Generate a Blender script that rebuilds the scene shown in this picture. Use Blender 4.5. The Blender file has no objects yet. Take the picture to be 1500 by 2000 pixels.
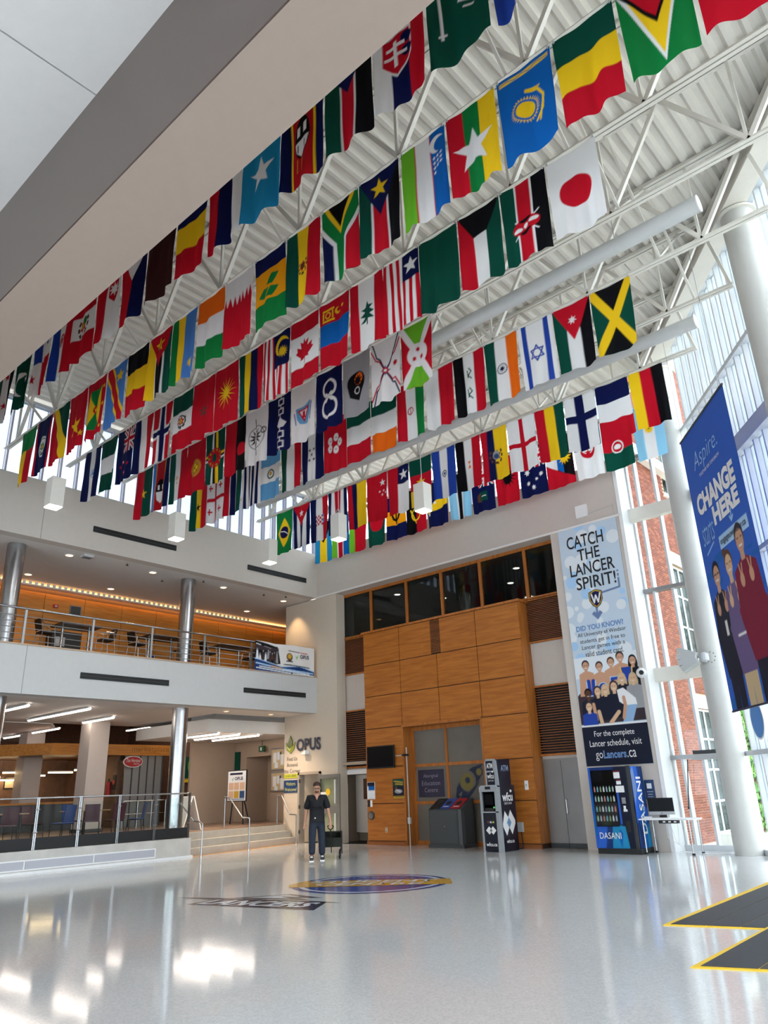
import bpy, bmesh, math, random
import numpy as np
from mathutils import Vector, Matrix
random.seed(7)
rng = np.random.default_rng(7)
SC = bpy.context.scene
COL = SC.collection

# ------------------------------------------------------------------ camera, world, exposure
YAW, PITCH, ROLL, FPX = 0.72128976, 0.3609784, -0.03692441, 1439.64
_f = Vector((-math.sin(YAW)*math.cos(PITCH), math.cos(YAW)*math.cos(PITCH), math.sin(PITCH)))
_r = Vector((math.cos(YAW), math.sin(YAW), 0))
_u = _r.cross(_f)
_r2 = _r*math.cos(ROLL)+_u*math.sin(ROLL)
_u2 = -_r*math.sin(ROLL)+_u*math.cos(ROLL)
cam = bpy.data.objects.new('camera', bpy.data.cameras.new('camera'))
COL.objects.link(cam)
cam.matrix_world = Matrix(((_r2.x, _u2.x, -_f.x, 0), (_r2.y, _u2.y, -_f.y, 0), (_r2.z, _u2.z, -_f.z, 1.6), (0, 0, 0, 1)))
cam.data.sensor_fit = 'VERTICAL'
cam.data.sensor_height = 36.0
cam.data.lens = FPX/2000*36.0
cam.data.clip_end = 500
SC.camera = cam

world = bpy.data.worlds.new('overcast_sky')
SC.world = world
world.use_nodes = True
_nt = world.node_tree
_bg = _nt.nodes['Background']
_tc = _nt.nodes.new('ShaderNodeTexCoord')
_mp = _nt.nodes.new('ShaderNodeMapping')
_mp.inputs['Scale'].default_value = (1.6, 1.6, 3.0)
_nz = _nt.nodes.new('ShaderNodeTexNoise')
_nz.inputs['Scale'].default_value = 1.4
_nz.inputs['Detail'].default_value = 5
_cr = _nt.nodes.new('ShaderNodeValToRGB')
_cr.color_ramp.elements[0].position = 0.35
_cr.color_ramp.elements[0].color = (0.74, 0.86, 1.0, 1)
_cr.color_ramp.elements[1].position = 0.62
_cr.color_ramp.elements[1].color = (1.0, 0.99, 0.97, 1)
_nt.links.new(_tc.outputs['Generated'], _mp.inputs['Vector'])
_nt.links.new(_mp.outputs['Vector'], _nz.inputs['Vector'])
_nt.links.new(_nz.outputs['Fac'], _cr.inputs['Fac'])
_nt.links.new(_cr.outputs['Color'], _bg.inputs['Color'])
_bg.inputs['Strength'].default_value = 3.2

SC.view_settings.view_transform = 'Standard'
SC.view_settings.look = 'None'
SC.view_settings.gamma = 1.0
SC.view_settings.use_curve_mapping = False
SC.view_settings.exposure = 0.95
SC.cycles.max_bounces = 6
SC.cycles.diffuse_bounces = 3
SC.cycles.glossy_bounces = 3
SC.cycles.transparent_max_bounces = 16
SC.cycles.sample_clamp_indirect = 6.0
SC.cycles.caustics_reflective = False
SC.cycles.caustics_refractive = False
SC.cycles.use_denoising = True
SC.cycles.use_light_tree = False
SC.cycles.use_adaptive_sampling = True
SC.cycles.adaptive_threshold = 0.055

# ------------------------------------------------------------------ helpers
OFF = {}

def lin(h):
    h = h.lstrip('#')
    v = [int(h[i:i+2], 16)/255 for i in (0, 2, 4)]
    return tuple((c/12.92 if c <= 0.04045 else ((c+0.055)/1.055)**2.4) for c in v)

MATS = {}

def mat(name, col, rough=0.6, metal=0.0, var=0.015, scale=6.0, spec=0.5, emit=None, estr=0.0, bump=0.0, bscale=60.0):
    """procedural principled material: a noise gently varies the colour, optional fine bump"""
    if name in MATS:
        return MATS[name]
    m = bpy.data.materials.new(name)
    m.use_nodes = True
    nt = m.node_tree
    b = nt.nodes['Principled BSDF']
    c = lin(col) if isinstance(col, str) else col
    b.inputs['Roughness'].default_value = rough
    b.inputs['Metallic'].default_value = metal
    b.inputs['Specular IOR Level'].default_value = spec
    tc = nt.nodes.new('ShaderNodeTexCoord')
    nz = nt.nodes.new('ShaderNodeTexNoise')
    nz.inputs['Scale'].default_value = scale
    nz.inputs['Detail'].default_value = 4
    nt.links.new(tc.outputs['Object'], nz.inputs['Vector'])
    cr = nt.nodes.new('ShaderNodeValToRGB')
    cr.color_ramp.elements[0].position = 0.3
    cr.color_ramp.elements[1].position = 0.7
    cr.color_ramp.elements[0].color = tuple(x*(1-var) for x in c)+(1,)
    cr.color_ramp.elements[1].color = tuple(min(1, x*(1+var)) for x in c)+(1,)
    nt.links.new(nz.outputs['Fac'], cr.inputs['Fac'])
    nt.links.new(cr.outputs['Color'], b.inputs['Base Color'])
    if emit:
        b.inputs['Emission Color'].default_value = lin(emit)+(1,)
        b.inputs['Emission Strength'].default_value = estr
    if bump:
        n2 = nt.nodes.new('ShaderNodeTexNoise')
        n2.inputs['Scale'].default_value = bscale
        n2.inputs['Detail'].default_value = 3
        nt.links.new(tc.outputs['Object'], n2.inputs['Vector'])
        bp = nt.nodes.new('ShaderNodeBump')
        bp.inputs['Strength'].default_value = bump
        bp.inputs['Distance'].default_value = 0.01
        nt.links.new(n2.outputs['Fac'], bp.inputs['Height'])
        nt.links.new(bp.outputs['Normal'], b.inputs['Normal'])
    MATS[name] = m
    return m

def glass(name, tint=(0.92, 0.97, 0.98), refl=1.0):
    if name in MATS:
        return MATS[name]
    m = bpy.data.materials.new(name)
    m.use_nodes = True
    nt = m.node_tree
    nt.nodes.remove(nt.nodes['Principled BSDF'])
    out = nt.nodes['Material Output']
    tr = nt.nodes.new('ShaderNodeBsdfTransparent')
    tr.inputs['Color'].default_value = tint+(1,)
    gl = nt.nodes.new('ShaderNodeBsdfGlossy')
    gl.inputs['Roughness'].default_value = 0.02
    fr = nt.nodes.new('ShaderNodeFresnel')
    fr.inputs['IOR'].default_value = 1.45
    mu = nt.nodes.new('ShaderNodeMath')
    mu.operation = 'MULTIPLY'
    mu.inputs[1].default_value = refl
    mx = nt.nodes.new('ShaderNodeMixShader')
    geo = nt.nodes.new('ShaderNodeNewGeometry')
    inv = nt.nodes.new('ShaderNodeMath')          # the far face of a pane only transmits
    inv.operation = 'SUBTRACT'
    inv.inputs[0].default_value = 1.0
    nt.links.new(geo.outputs['Backfacing'], inv.inputs[1])
    m2 = nt.nodes.new('ShaderNodeMath')
    m2.operation = 'MULTIPLY'
    nt.links.new(fr.outputs['Fac'], mu.inputs[0])
    nt.links.new(mu.outputs[0], m2.inputs[0])
    nt.links.new(inv.outputs[0], m2.inputs[1])
    nt.links.new(m2.outputs[0], mx.inputs['Fac'])
    nt.links.new(tr.outputs[0], mx.inputs[1])
    nt.links.new(gl.outputs[0], mx.inputs[2])
    nt.links.new(mx.outputs[0], out.inputs['Surface'])
    MATS[name] = m
    return m

def wood(name, c1, c2, rough=0.42, along='X', scale=1.0):
    if name in MATS:
        return MATS[name]
    m = bpy.data.materials.new(name)
    m.use_nodes = True
    nt = m.node_tree
    b = nt.nodes['Principled BSDF']
    b.inputs['Roughness'].default_value = rough
    b.inputs['Specular IOR Level'].default_value = 0.35
    tc = nt.nodes.new('ShaderNodeTexCoord')
    mp = nt.nodes.new('ShaderNodeMapping')
    s = {'X': (0.5, 6, 6), 'Y': (6, 0.5, 6), 'Z': (6, 6, 0.5)}[along]
    mp.inputs['Scale'].default_value = tuple(v*scale for v in s)
    geo = nt.nodes.new('ShaderNodeNewGeometry')
    nz = nt.nodes.new('ShaderNodeTexNoise')
    nz.inputs['Scale'].default_value = 2.2
    nz.inputs['Detail'].default_value = 6
    nz.inputs['Distortion'].default_value = 0.6
    cr = nt.nodes.new('ShaderNodeValToRGB')
    cr.color_ramp.elements[0].position = 0.32
    cr.color_ramp.elements[1].position = 0.7
    cr.color_ramp.elements[0].color = lin(c1)+(1,)
    cr.color_ramp.elements[1].color = lin(c2)+(1,)
    nt.links.new(geo.outputs['Position'], mp.inputs['Vector'])
    nt.links.new(mp.outputs['Vector'], nz.inputs['Vector'])
    nt.links.new(nz.outputs['Fac'], cr.inputs['Fac'])
    nt.links.new(cr.outputs['Color'], b.inputs['Base Color'])
    MATS[name] = m
    return m

def lamp_mat(name, col, strength):
    if name in MATS:
        return MATS[name]
    m = mat(name, '#ffffff', 0.5, emit=col, estr=strength, var=0.01)
    return m

def px_of(q):
    d = Vector(q)-Vector((0, 0, 1.6))
    return 750+FPX*d.dot(_r2)/d.dot(_f)

def by_place(pts):
    """words that tell look-alikes apart by their place, left to right"""
    names = ['leftmost', 'second from left', 'third from left', 'fourth from left', 'fifth from left', 'sixth from left', 'seventh from left', 'eighth from left']
    order = sorted(range(len(pts)), key=lambda i: px_of(pts[i]))
    out = [None]*len(pts)
    for r_, i in enumerate(order):
        out[i] = 'rightmost' if r_ == len(pts)-1 else names[r_]
    return out

class MB:
    """collects shapes; build() links them as ONE mesh object"""
    def __init__(s):
        s.v = []
        s.f = []
    def quad(s, *p):
        n = len(s.v)
        s.v += [tuple(q) for q in p]
        s.f.append(tuple(range(n, n+len(p))))
        return s
    def box(s, x0, y0, z0, x1, y1, z1):
        n = len(s.v)
        s.v += [(x0, y0, z0), (x1, y0, z0), (x1, y1, z0), (x0, y1, z0), (x0, y0, z1), (x1, y0, z1), (x1, y1, z1), (x0, y1, z1)]
        s.f += [(n, n+3, n+2, n+1), (n+4, n+5, n+6, n+7), (n, n+1, n+5, n+4), (n+1, n+2, n+6, n+5), (n+2, n+3, n+7, n+6), (n+3, n, n+4, n+7)]
        return s
    def prism(s, poly, a, b, axis='z'):
        """extrude a 2D polygon between a and b along axis (z: xy poly, y: xz poly, x: yz poly)"""
        n = len(s.v)
        k = len(poly)
        def P(p, t):
            return (p[0], p[1], t) if axis == 'z' else ((p[0], t, p[1]) if axis == 'y' else (t, p[0], p[1]))
        s.v += [P(p, a) for p in poly]+[P(p, b) for p in poly]
        s.f.append(tuple(range(n+k-1, n-1, -1)))
        s.f.append(tuple(range(n+k, n+2*k)))
        for i in range(k):
            j = (i+1) % k
            s.f.append((n+i, n+j, n+k+j, n+k+i))
        return s
    def bar(s, p, q, w, h=None, up=(0, 0, 1)):
        """square bar from p to q"""
        h = h or w
        p = Vector(p); q = Vector(q)
        d = (q-p).normalized()
        u = Vector(up)
        if abs(d.dot(u)) > 0.98:
            u = Vector((0, 1, 0))
        a = d.cross(u).normalized()*(w/2)
        b = a.cross(d).normalized()*(h/2)
        n = len(s.v)
        for e in (p, q):
            s.v += [tuple(e-a-b), tuple(e+a-b), tuple(e+a+b), tuple(e-a+b)]
        s.f += [(n, n+3, n+2, n+1), (n+4, n+5, n+6, n+7)]
        for i in range(4):
            j = (i+1) % 4
            s.f.append((n+i, n+j, n+4+j, n+4+i))
        return s
    def cyl(s, p, q, r, seg=12, r2=None, caps=True):
        p = Vector(p); q = Vector(q)
        r2 = r if r2 is None else r2
        d = (q-p).normalized()
        u = Vector((0, 0, 1)) if abs(d.z) < 0.95 else Vector((1, 0, 0))
        a = d.cross(u).normalized()
        b = d.cross(a).normalized()
        n = len(s.v)
        for e, rr in ((p, r), (q, r2)):
            for i in range(seg):
                t = 2*math.pi*i/seg
                s.v.append(tuple(e+a*(rr*math.cos(t))+b*(rr*math.sin(t))))
        for i in range(seg):
            j = (i+1) % seg
            s.f.append((n+i, n+j, n+seg+j, n+seg+i))
        if caps:
            s.f.append(tuple(range(n+seg-1, n-1, -1)))
            s.f.append(tuple(range(n+seg, n+2*seg)))
        return s
    def tube(s, pts, r, seg=8):
        for a, b in zip(pts[:-1], pts[1:]):
            s.cyl(a, b, r, seg)
        for p in pts[1:-1]:
            s.ball(p, r, 6, 4)
        return s
    def ball(s, c, r, seg=10, rings=6, sc=(1, 1, 1)):
        n = len(s.v)
        for i in range(rings+1):
            ph = math.pi*i/rings
            for j in range(seg):
                t = 2*math.pi*j/seg
                s.v.append((c[0]+sc[0]*r*math.sin(ph)*math.cos(t), c[1]+sc[1]*r*math.sin(ph)*math.sin(t), c[2]+sc[2]*r*math.cos(ph)))
        for i in range(rings):
            for j in range(seg):
                k = (j+1) % seg
                s.f.append((n+i*seg+j, n+(i+1)*seg+j, n+(i+1)*seg+k, n+i*seg+k))
        return s
    def lathe(s, c, prof, seg=20):
        """profile of (radius, z) about a vertical axis at c"""
        n = len(s.v)
        for r, z in prof:
            for j in range(seg):
                t = 2*math.pi*j/seg
                s.v.append((c[0]+r*math.cos(t), c[1]+r*math.sin(t), c[2]+z))
        for i in range(len(prof)-1):
            for j in range(seg):
                k = (j+1) % seg
                s.f.append((n+i*seg+j, n+i*seg+k, n+(i+1)*seg+k, n+(i+1)*seg+j))
        return s
    def mesh(s, name, off=(0, 0, 0)):
        me = bpy.data.meshes.new(name)
        me.from_pydata([(a-off[0], b-off[1], c-off[2]) for a, b, c in s.v], [], s.f)
        me.update()
        return me
    def build(s, name, m, parent=None, smooth=False, fix=False):
        off = OFF.get(parent.name, (0, 0, 0)) if parent else (0, 0, 0)
        me = s.mesh(name, off)
        if fix:
            bm = bmesh.new(); bm.from_mesh(me)
            bmesh.ops.recalc_face_normals(bm, faces=bm.faces)
            bm.to_mesh(me); bm.free()
        return link(name, me, m, parent, smooth)

def link(name, me, m, parent=None, smooth=False):
    if m is not None:
        me.materials.append(m)
    if smooth:
        me.polygons.foreach_set('use_smooth', [True]*len(me.polygons))
        try:
            me.set_sharp_from_angle(angle=0.7)
        except Exception:
            pass
    o = bpy.data.objects.new(name, me)
    COL.objects.link(o)
    if parent is not None:
        o.parent = parent
        OFF[o.name] = OFF.get(parent.name, (0, 0, 0))
    return o

def tag(o, label=None, cat=None, group=None, kind=None):
    if label:
        o['label'] = label
    if cat:
        o['category'] = cat
    if group:
        o['group'] = group
    if kind:
        o['kind'] = kind
    return o

def thing(name, label, cat, loc=(0, 0, 0), group=None, world=True):
    """an Empty at the thing's base; its parts are given in world coordinates when world=True"""
    o = bpy.data.objects.new(name, None)
    o.empty_display_size = 0.2
    COL.objects.link(o)
    o.location = loc
    if world:
        OFF[o.name] = tuple(loc)
    return tag(o, label, cat, group)

def copy_tree(o, parent=None):
    c = o.copy()
    COL.objects.link(c)
    c.parent = parent
    for ch in list(o.children):
        copy_tree(ch, c)
    return c

def struct(name, mb, m, label, cat=None, smooth=False):
    o = mb.build(name, m, None, smooth)
    return tag(o, label, cat, None, 'structure')

def inst(src, name, parent, loc):
    """another piece that shares src's mesh"""
    o = bpy.data.objects.new(name, src.data)
    COL.objects.link(o)
    o.parent = parent
    off = OFF.get(parent.name, (0, 0, 0)) if parent else (0, 0, 0)
    o.location = loc
    OFF[o.name] = off
    return o

def text(name, s, m, parent, origin, w, h=None, right=(1, 0, 0), up=(0, 0, 1), depth=0.004, bold=0.0, anchor='l', shear=0.0, line=1.0):
    """flat lettering fitted into a box w wide (h high) whose lower-left (or lower-centre) corner is origin"""
    cu = bpy.data.curves.new('lettering', 'FONT')
    cu.body = s
    cu.size = 1.0
    cu.offset = bold
    cu.space_line = line
    cu.align_x = 'CENTER' if anchor == 'c' else 'LEFT'
    cu.resolution_u = 3
    cu.shear = shear
    ob = bpy.data.objects.new('lettering_tmp', cu)
    me = bpy.data.meshes.new_from_object(ob)
    bpy.data.objects.remove(ob)
    bpy.data.curves.remove(cu)
    n = len(me.vertices)
    co = np.zeros(n*3, dtype=np.float32)
    me.vertices.foreach_get('co', co)
    co = co.reshape(-1, 3)
    mn = co.min(0); mx = co.max(0)
    sx = w/(mx[0]-mn[0]) if w else None
    sy = h/(mx[1]-mn[1]) if h else sx
    if sx is None:
        sx = sy
    cx = mn[0] if anchor == 'l' else (mn[0]+mx[0])/2
    R = np.array(Vector(right).normalized()); U = np.array(Vector(up).normalized())
    N = np.cross(R, U)
    off = OFF.get(parent.name, (0, 0, 0)) if parent else (0, 0, 0)
    base = np.array(origin)-np.array(off)
    p = base+np.outer((co[:, 0]-cx)*sx, R)+np.outer((co[:, 1]-mn[1])*sy, U)+N*depth
    me.vertices.foreach_set('co', p.astype(np.float32).ravel())
    me.update()
    me.name = name
    me.materials.clear()
    return link(name, me, m, parent)

# ------------------------------------------------------------------ flat print rasteriser (colour per vertex of a grid)
PAL = {'R': '#c01026', 'C': '#b01420', 'W': '#e9e9ea', 'K': '#0d0d12', 'G': '#0f7a3a', 'D': '#06483a', 'Y': '#f4c81e', 'B': '#1f3f9a',
       'N': '#0c1547', 'I': '#2443a0', 'O': '#ee6a14', 'o': '#f0a010', 'S': '#5f9fd0', 's': '#8cc8e8', 'T': '#0d5fb0', 't': '#2088b8', 'J': '#4a7fc8', 'L': '#6cb82c',
       'M': '#3a1c1c', 'A': '#9a9a9e', 'P': '#7a3a78', 'g': '#c9a13a', 'b': '#2a5fc0', 'c': '#a9cdee', 'k': '#c99a7d', 'h': '#5a3a28', 'j': '#6b5a86', 'm': '#7d1836', 'n': '#161b2e',
       'l': '#c7b08a', 'z': '#c3d3e2', 'y': '#dfe6ec', 'd': '#35507a', 'q': '#6a7fa8', 'v': '#e5e2df', 'x': '#8fb0d6', 'w': '#3b3036', 'f': '#d9b391', 'u': '#16346f', 'p': '#67625b', 'i': '#2c3448', 'e': '#746a3c'}
PALL = {k: np.array(lin(v)) for k, v in PAL.items()}

def inpoly(X, Y, pts):
    ins = np.zeros(X.shape, bool)
    n = len(pts)
    for i in range(n):
        x0, y0 = pts[i]; x1, y1 = pts[(i+1) % n]
        if y0 == y1:
            continue
        c = ((y0 > Y) != (y1 > Y)) & (X < (x1-x0)*(Y-y0)/(y1-y0)+x0)
        ins ^= c
    return ins

def starpts(cx, cy, r, n, inner, rot):
    return [(cx+(r if i % 2 == 0 else r*inner)*math.sin(math.radians(rot)+math.pi*i/n), cy-(r if i % 2 == 0 else r*inner)*math.cos(math.radians(rot)+math.pi*i/n)) for i in range(2*n)]

def raster(spec, X, Y, W=3.0, H=5.0):
    img = np.zeros(X.shape+(3,))
    def put(mask, c):
        img[mask] = PALL[c]
    for op in spec.split(';'):
        t = op.split()
        if not t:
            continue
        k = t[0]
        if k in 'hv':
            toks = []
            s = t[1]
            i = 0
            while i < len(s):
                c = s[i]; i += 1
                num = ''
                while i < len(s) and (s[i].isdigit() or s[i] == '.'):
                    num += s[i]; i += 1
                toks.append((c, float(num) if num else 1.0))
            tot = sum(b for _, b in toks)
            a = 0
            for c, b in toks:
                lo, hi = a/tot, (a+b)/tot
                q = (Y/H) if k == 'h' else (X/W)
                put((q >= lo-1e-6) & (q <= hi+1e-6), c)
                a += b
            continue
        c = t[1]
        a = [float(q) for q in (t[1:] if k == 'u' else t[2:])]
        if k == 'f':
            img[:] = PALL[c]
        elif k == 'r':
            put((X >= a[0]) & (X <= a[2]) & (Y >= a[1]) & (Y <= a[3]), c)
        elif k == 'p':
            put(inpoly(X, Y, list(zip(a[::2], a[1::2]))), c)
        elif k == 'c':
            put((X-a[0])**2+(Y-a[1])**2 <= a[2]**2, c)
        elif k == 'e':
            put(((X-a[0])/a[2])**2+((Y-a[1])/a[3])**2 <= 1, c)
        elif k == 'i':      # ring
            d = np.hypot(X-a[0], Y-a[1])
            put((d <= a[2]) & (d >= a[2]-a[3]), c)
        elif k == 's':
            n = int(a[3]) if len(a) > 3 else 5
            put(inpoly(X, Y, starpts(a[0], a[1], a[2], n, a[4] if len(a) > 4 else 0.4, a[5] if len(a) > 5 else 0)), c)
        elif k == 'm':      # crescent: disc minus disc shifted by dx dy
            put(((X-a[0])**2+(Y-a[1])**2 <= a[2]**2) & ((X-a[0]-a[3])**2+(Y-a[1]-a[4])**2 > (a[2]*0.82)**2), c)
        elif k == 'l':
            w = a[0]/2
            pts = list(zip(a[1::2], a[2::2]))
            for (x0, y0), (x1, y1) in zip(pts[:-1], pts[1:]):
                dx, dy = x1-x0, y1-y0
                L2 = dx*dx+dy*dy+1e-9
                u = np.clip(((X-x0)*dx+(Y-y0)*dy)/L2, 0, 1)
                put((X-x0-u*dx)**2+(Y-y0-u*dy)**2 <= w*w, c)
        elif k == 'x':      # a small coat of arms: dark wreath, coloured heart
            cx, cy, r = a[:3]
            d = np.hypot(X-cx, (Y-cy)*0.85)
            ang = np.arctan2(Y-cy, X-cx)
            put((d < r) & (d > r*0.72) & (np.sin(ang*9) > -0.5) & (Y > cy-r*0.75), 'h')
            put(inpoly(X, Y, starpts(cx, cy, r*0.75, 6, 0.6, 12)), c)
            put(d < r*0.3, 'g')
        elif k == 'u':      # union flag in the box
            x0, y0, x1, y1 = a
            put((X >= x0) & (X <= x1) & (Y >= y0) & (Y <= y1), 'N')
            u = (X-x0)/(x1-x0); v = (Y-y0)/(y1-y0)
            box = (u >= 0) & (u <= 1) & (v >= 0) & (v <= 1)
            for wd, cc in ((0.13, 'W'), (0.05, 'R')):
                put(box & ((np.abs(u-v) < wd) | (np.abs(u+v-1) < wd)), cc)
            for wd, cc in ((0.17, 'W'), (0.1, 'R')):
                put(box & ((np.abs(u-0.5) < wd) | (np.abs(v-0.5) < wd*0.8)), cc)
        elif k == 'z':      # zigzag lower edge
            y0, amp, n = a
            put(Y < y0+amp*np.abs(((X/W*n) % 1)*2-1), c)
        elif k == 'g':      # checker
            x0, y0, x1, y1, n = a
            b = (X >= x0) & (X <= x1) & (Y >= y0) & (Y <= y1)
            q = (np.floor((X-x0)/(x1-x0)*n)+np.floor((Y-y0)/(y1-y0)*n)) % 2 == 0
            put(b, 'W'); put(b & q, c)
    return img

def print_grid(spec, W, H, nx, ny, ss=3):
    """vertex colours of an (nx+1) x (ny+1) grid, anti-aliased by ss x ss samples; row 0 is the top"""
    sx = (np.arange((nx+1)*ss)+0.5)/ss-0.5
    sy = (np.arange((ny+1)*ss)+0.5)/ss-0.5
    X, Y = np.meshgrid(np.clip(sx/nx, 0, 1)*W, np.clip(sy/ny, 0, 1)*H)
    im = raster(spec, X, Y, W, H)
    return im.reshape(ny+1, ss, nx+1, ss, 3).mean((1, 3))

def print_material(name, rough=0.75, transl=0.0):
    if name in MATS:
        return MATS[name]
    m = bpy.data.materials.new(name)
    m.use_nodes = True
    nt = m.node_tree
    b = nt.nodes['Principled BSDF']
    out = nt.nodes['Material Output']
    b.inputs['Roughness'].default_value = rough
    b.inputs['Specular IOR Level'].default_value = 0.2
    at = nt.nodes.new('ShaderNodeVertexColor')
    at.layer_name = 'print'
    tc = nt.nodes.new('ShaderNodeTexCoord')
    nz = nt.nodes.new('ShaderNodeTexNoise')
    nz.inputs['Scale'].default_value = 220.0
    bp = nt.nodes.new('ShaderNodeBump')
    bp.inputs['Strength'].default_value = 0.05
    bp.inputs['Distance'].default_value = 0.002
    nt.links.new(tc.outputs['Object'], nz.inputs['Vector'])
    nt.links.new(nz.outputs['Fac'], bp.inputs['Height'])
    nt.links.new(bp.outputs['Normal'], b.inputs['Normal'])
    nt.links.new(at.outputs['Color'], b.inputs['Base Color'])
    if transl:
        tr = nt.nodes.new('ShaderNodeBsdfTranslucent')
        nt.links.new(at.outputs['Color'], tr.inputs['Color'])
        mx = nt.nodes.new('ShaderNodeMixShader')
        mx.inputs['Fac'].default_value = transl
        nt.links.new(b.outputs[0], mx.inputs[1])
        nt.links.new(tr.outputs[0], mx.inputs[2])
        nt.links.new(mx.outputs[0], out.inputs['Surface'])
    MATS[name] = m
    return m

def grid_mesh(name, P, col):
    """P: (ny+1, nx+1, 3) positions, col: same shape colours -> mesh with a colour attribute"""
    ny, nx = P.shape[0]-1, P.shape[1]-1
    me = bpy.data.meshes.new(name)
    nv = (nx+1)*(ny+1)
    me.vertices.add(nv)
    me.vertices.foreach_set('co', P.reshape(-1, 3).astype(np.float32).ravel())
    idx = np.arange(nv).reshape(ny+1, nx+1)
    q = np.stack([idx[1:, :-1], idx[1:, 1:], idx[:-1, 1:], idx[:-1, :-1]], -1).reshape(-1, 4)
    nf = len(q)
    me.loops.add(nf*4)
    me.loops.foreach_set('vertex_index', q.ravel().astype(np.int32))
    me.polygons.add(nf)
    me.polygons.foreach_set('loop_start', np.arange(0, nf*4, 4, dtype=np.int32))
    me.polygons.foreach_set('loop_total', np.full(nf, 4, dtype=np.int32))
    me.update(calc_edges=True)
    ca = me.color_attributes.new('print', 'FLOAT_COLOR', 'POINT')
    c4 = np.ones((nv, 4), np.float32)
    c4[:, :3] = col.reshape(-1, 3)
    ca.data.foreach_set('color', c4.ravel())
    me.polygons.foreach_set('use_smooth', np.ones(nf, bool))
    return me

def flat_print(name, spec, W, H, nx, ny, origin, right, up, m, parent=None, thick=0.0):
    """a flat printed sheet, origin at its top-left corner"""
    u = np.linspace(0, 1, nx+1); v = np.linspace(0, 1, ny+1)
    U, V = np.meshgrid(u, v)
    off = OFF.get(parent.name, (0, 0, 0)) if parent else (0, 0, 0)
    o = np.array(origin)-np.array(off)
    P = o+U[..., None]*W*np.array(Vector(right).normalized())-V[..., None]*H*np.array(Vector(up).normalized())
    return link(name, grid_mesh(name, P, print_grid(spec, W, H, nx, ny)), m, parent)
# ------------------------------------------------------------------ materials
def terrazzo():
    m = bpy.data.materials.new('polished_terrazzo')
    m.use_nodes = True
    nt = m.node_tree
    b = nt.nodes['Principled BSDF']
    tc = nt.nodes.new('ShaderNodeTexCoord')
    v = nt.nodes.new('ShaderNodeTexVoronoi')
    v.inputs['Scale'].default_value = 55
    n = nt.nodes.new('ShaderNodeTexNoise')
    n.inputs['Scale'].default_value = 90
    n.inputs['Detail'].default_value = 3
    n2 = nt.nodes.new('ShaderNodeTexNoise')
    n2.inputs['Scale'].default_value = 0.6
    cr = nt.nodes.new('ShaderNodeValToRGB')
    cr.color_ramp.elements[0].position = 0.25
    cr.color_ramp.elements[0].color = (0.50, 0.515, 0.52, 1)
    cr.color_ramp.elements[1].position = 0.75
    cr.color_ramp.elements[1].color = (0.78, 0.785, 0.78, 1)
    mx = nt.nodes.new('ShaderNodeMix')
    mx.data_type = 'RGBA'
    mx.inputs[0].default_value = 0.45
    nt.links.new(tc.outputs['Object'], v.inputs['Vector'])
    nt.links.new(tc.outputs['Object'], n.inputs['Vector'])
    nt.links.new(tc.outputs['Object'], n2.inputs['Vector'])
    nt.links.new(n.outputs['Fac'], cr.inputs['Fac'])
    sep = nt.nodes.new('ShaderNodeMapRange')
    sep.inputs['To Min'].default_value = 0.54
    sep.inputs['To Max'].default_value = 0.78
    sx = nt.nodes.new('ShaderNodeSeparateColor')
    nt.links.new(v.outputs['Color'], sx.inputs[0])
    nt.links.new(sx.outputs[0], sep.inputs['Value'])
    nt.links.new(cr.outputs['Color'], mx.inputs[6])
    cb = nt.nodes.new('ShaderNodeCombineColor')
    for i in range(3):
        nt.links.new(sep.outputs[0], cb.inputs[i])
    nt.links.new(cb.outputs[0], mx.inputs[7])
    nt.links.new(mx.outputs[2], b.inputs['Base Color'])
    rr = nt.nodes.new('ShaderNodeMapRange')
    rr.inputs['To Min'].default_value = 0.05
    rr.inputs['To Max'].default_value = 0.12
    nt.links.new(n2.outputs['Fac'], rr.inputs['Value'])
    nt.links.new(rr.outputs[0], b.inputs['Roughness'])
    n3 = nt.nodes.new('ShaderNodeTexNoise')
    n3.inputs['Scale'].default_value = 1.7
    n3.inputs['Detail'].default_value = 2
    bp = nt.nodes.new('ShaderNodeBump')
    bp.inputs['Strength'].default_value = 0.05
    bp.inputs['Distance'].default_value = 0.02
    nt.links.new(tc.outputs['Object'], n3.inputs['Vector'])
    nt.links.new(n3.outputs['Fac'], bp.inputs['Height'])
    nt.links.new(bp.outputs['Normal'], b.inputs['Normal'])
    b.inputs['Specular IOR Level'].default_value = 0.62
    MATS['terrazzo'] = m
    return m
TERR = terrazzo()
WHITE = mat('white_paint', '#e4e1dc', 0.6, bump=0.03, bscale=120)
CREAM = mat('cream_paint', '#cdc1b0', 0.6, bump=0.03, bscale=120)
CEIL = mat('ceiling_paint', '#e2dfdc', 0.7)
GREIGE = mat('warm_grey_paint', '#a8978b', 0.5)
STEELW = mat('white_steel', '#e6e2d8', 0.45, spec=0.4)
DECK = mat('white_roof_deck', '#ece8de', 0.5)
STAIN = mat('stainless_steel', '#a9aaac', 0.25, metal=1.0, var=0.08)
ALU = mat('anodised_aluminium', '#9a9c9e', 0.4, metal=0.7)
MULL = mat('light_grey_mullion', '#c8ccd0', 0.4, metal=0.15)
BLACK = mat('black_matte', '#111214', 0.6)
DARK = mat('dark_charcoal', '#1c1d20', 0.7)
DGREY = mat('dark_grey', '#3c3f42', 0.55)
MGREY = mat('mid_grey', '#7c7f82', 0.55)
LGREY = mat('light_grey', '#b9bbbc', 0.5)
PUREW = mat('clean_white', '#ececec', 0.5)
WOODP = wood('maple_veneer', '#9c5a20', '#bb7430', 0.4, 'X')
WOODF = wood('maple_frame', '#9a5c26', '#b87236', 0.4, 'Z')
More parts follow.
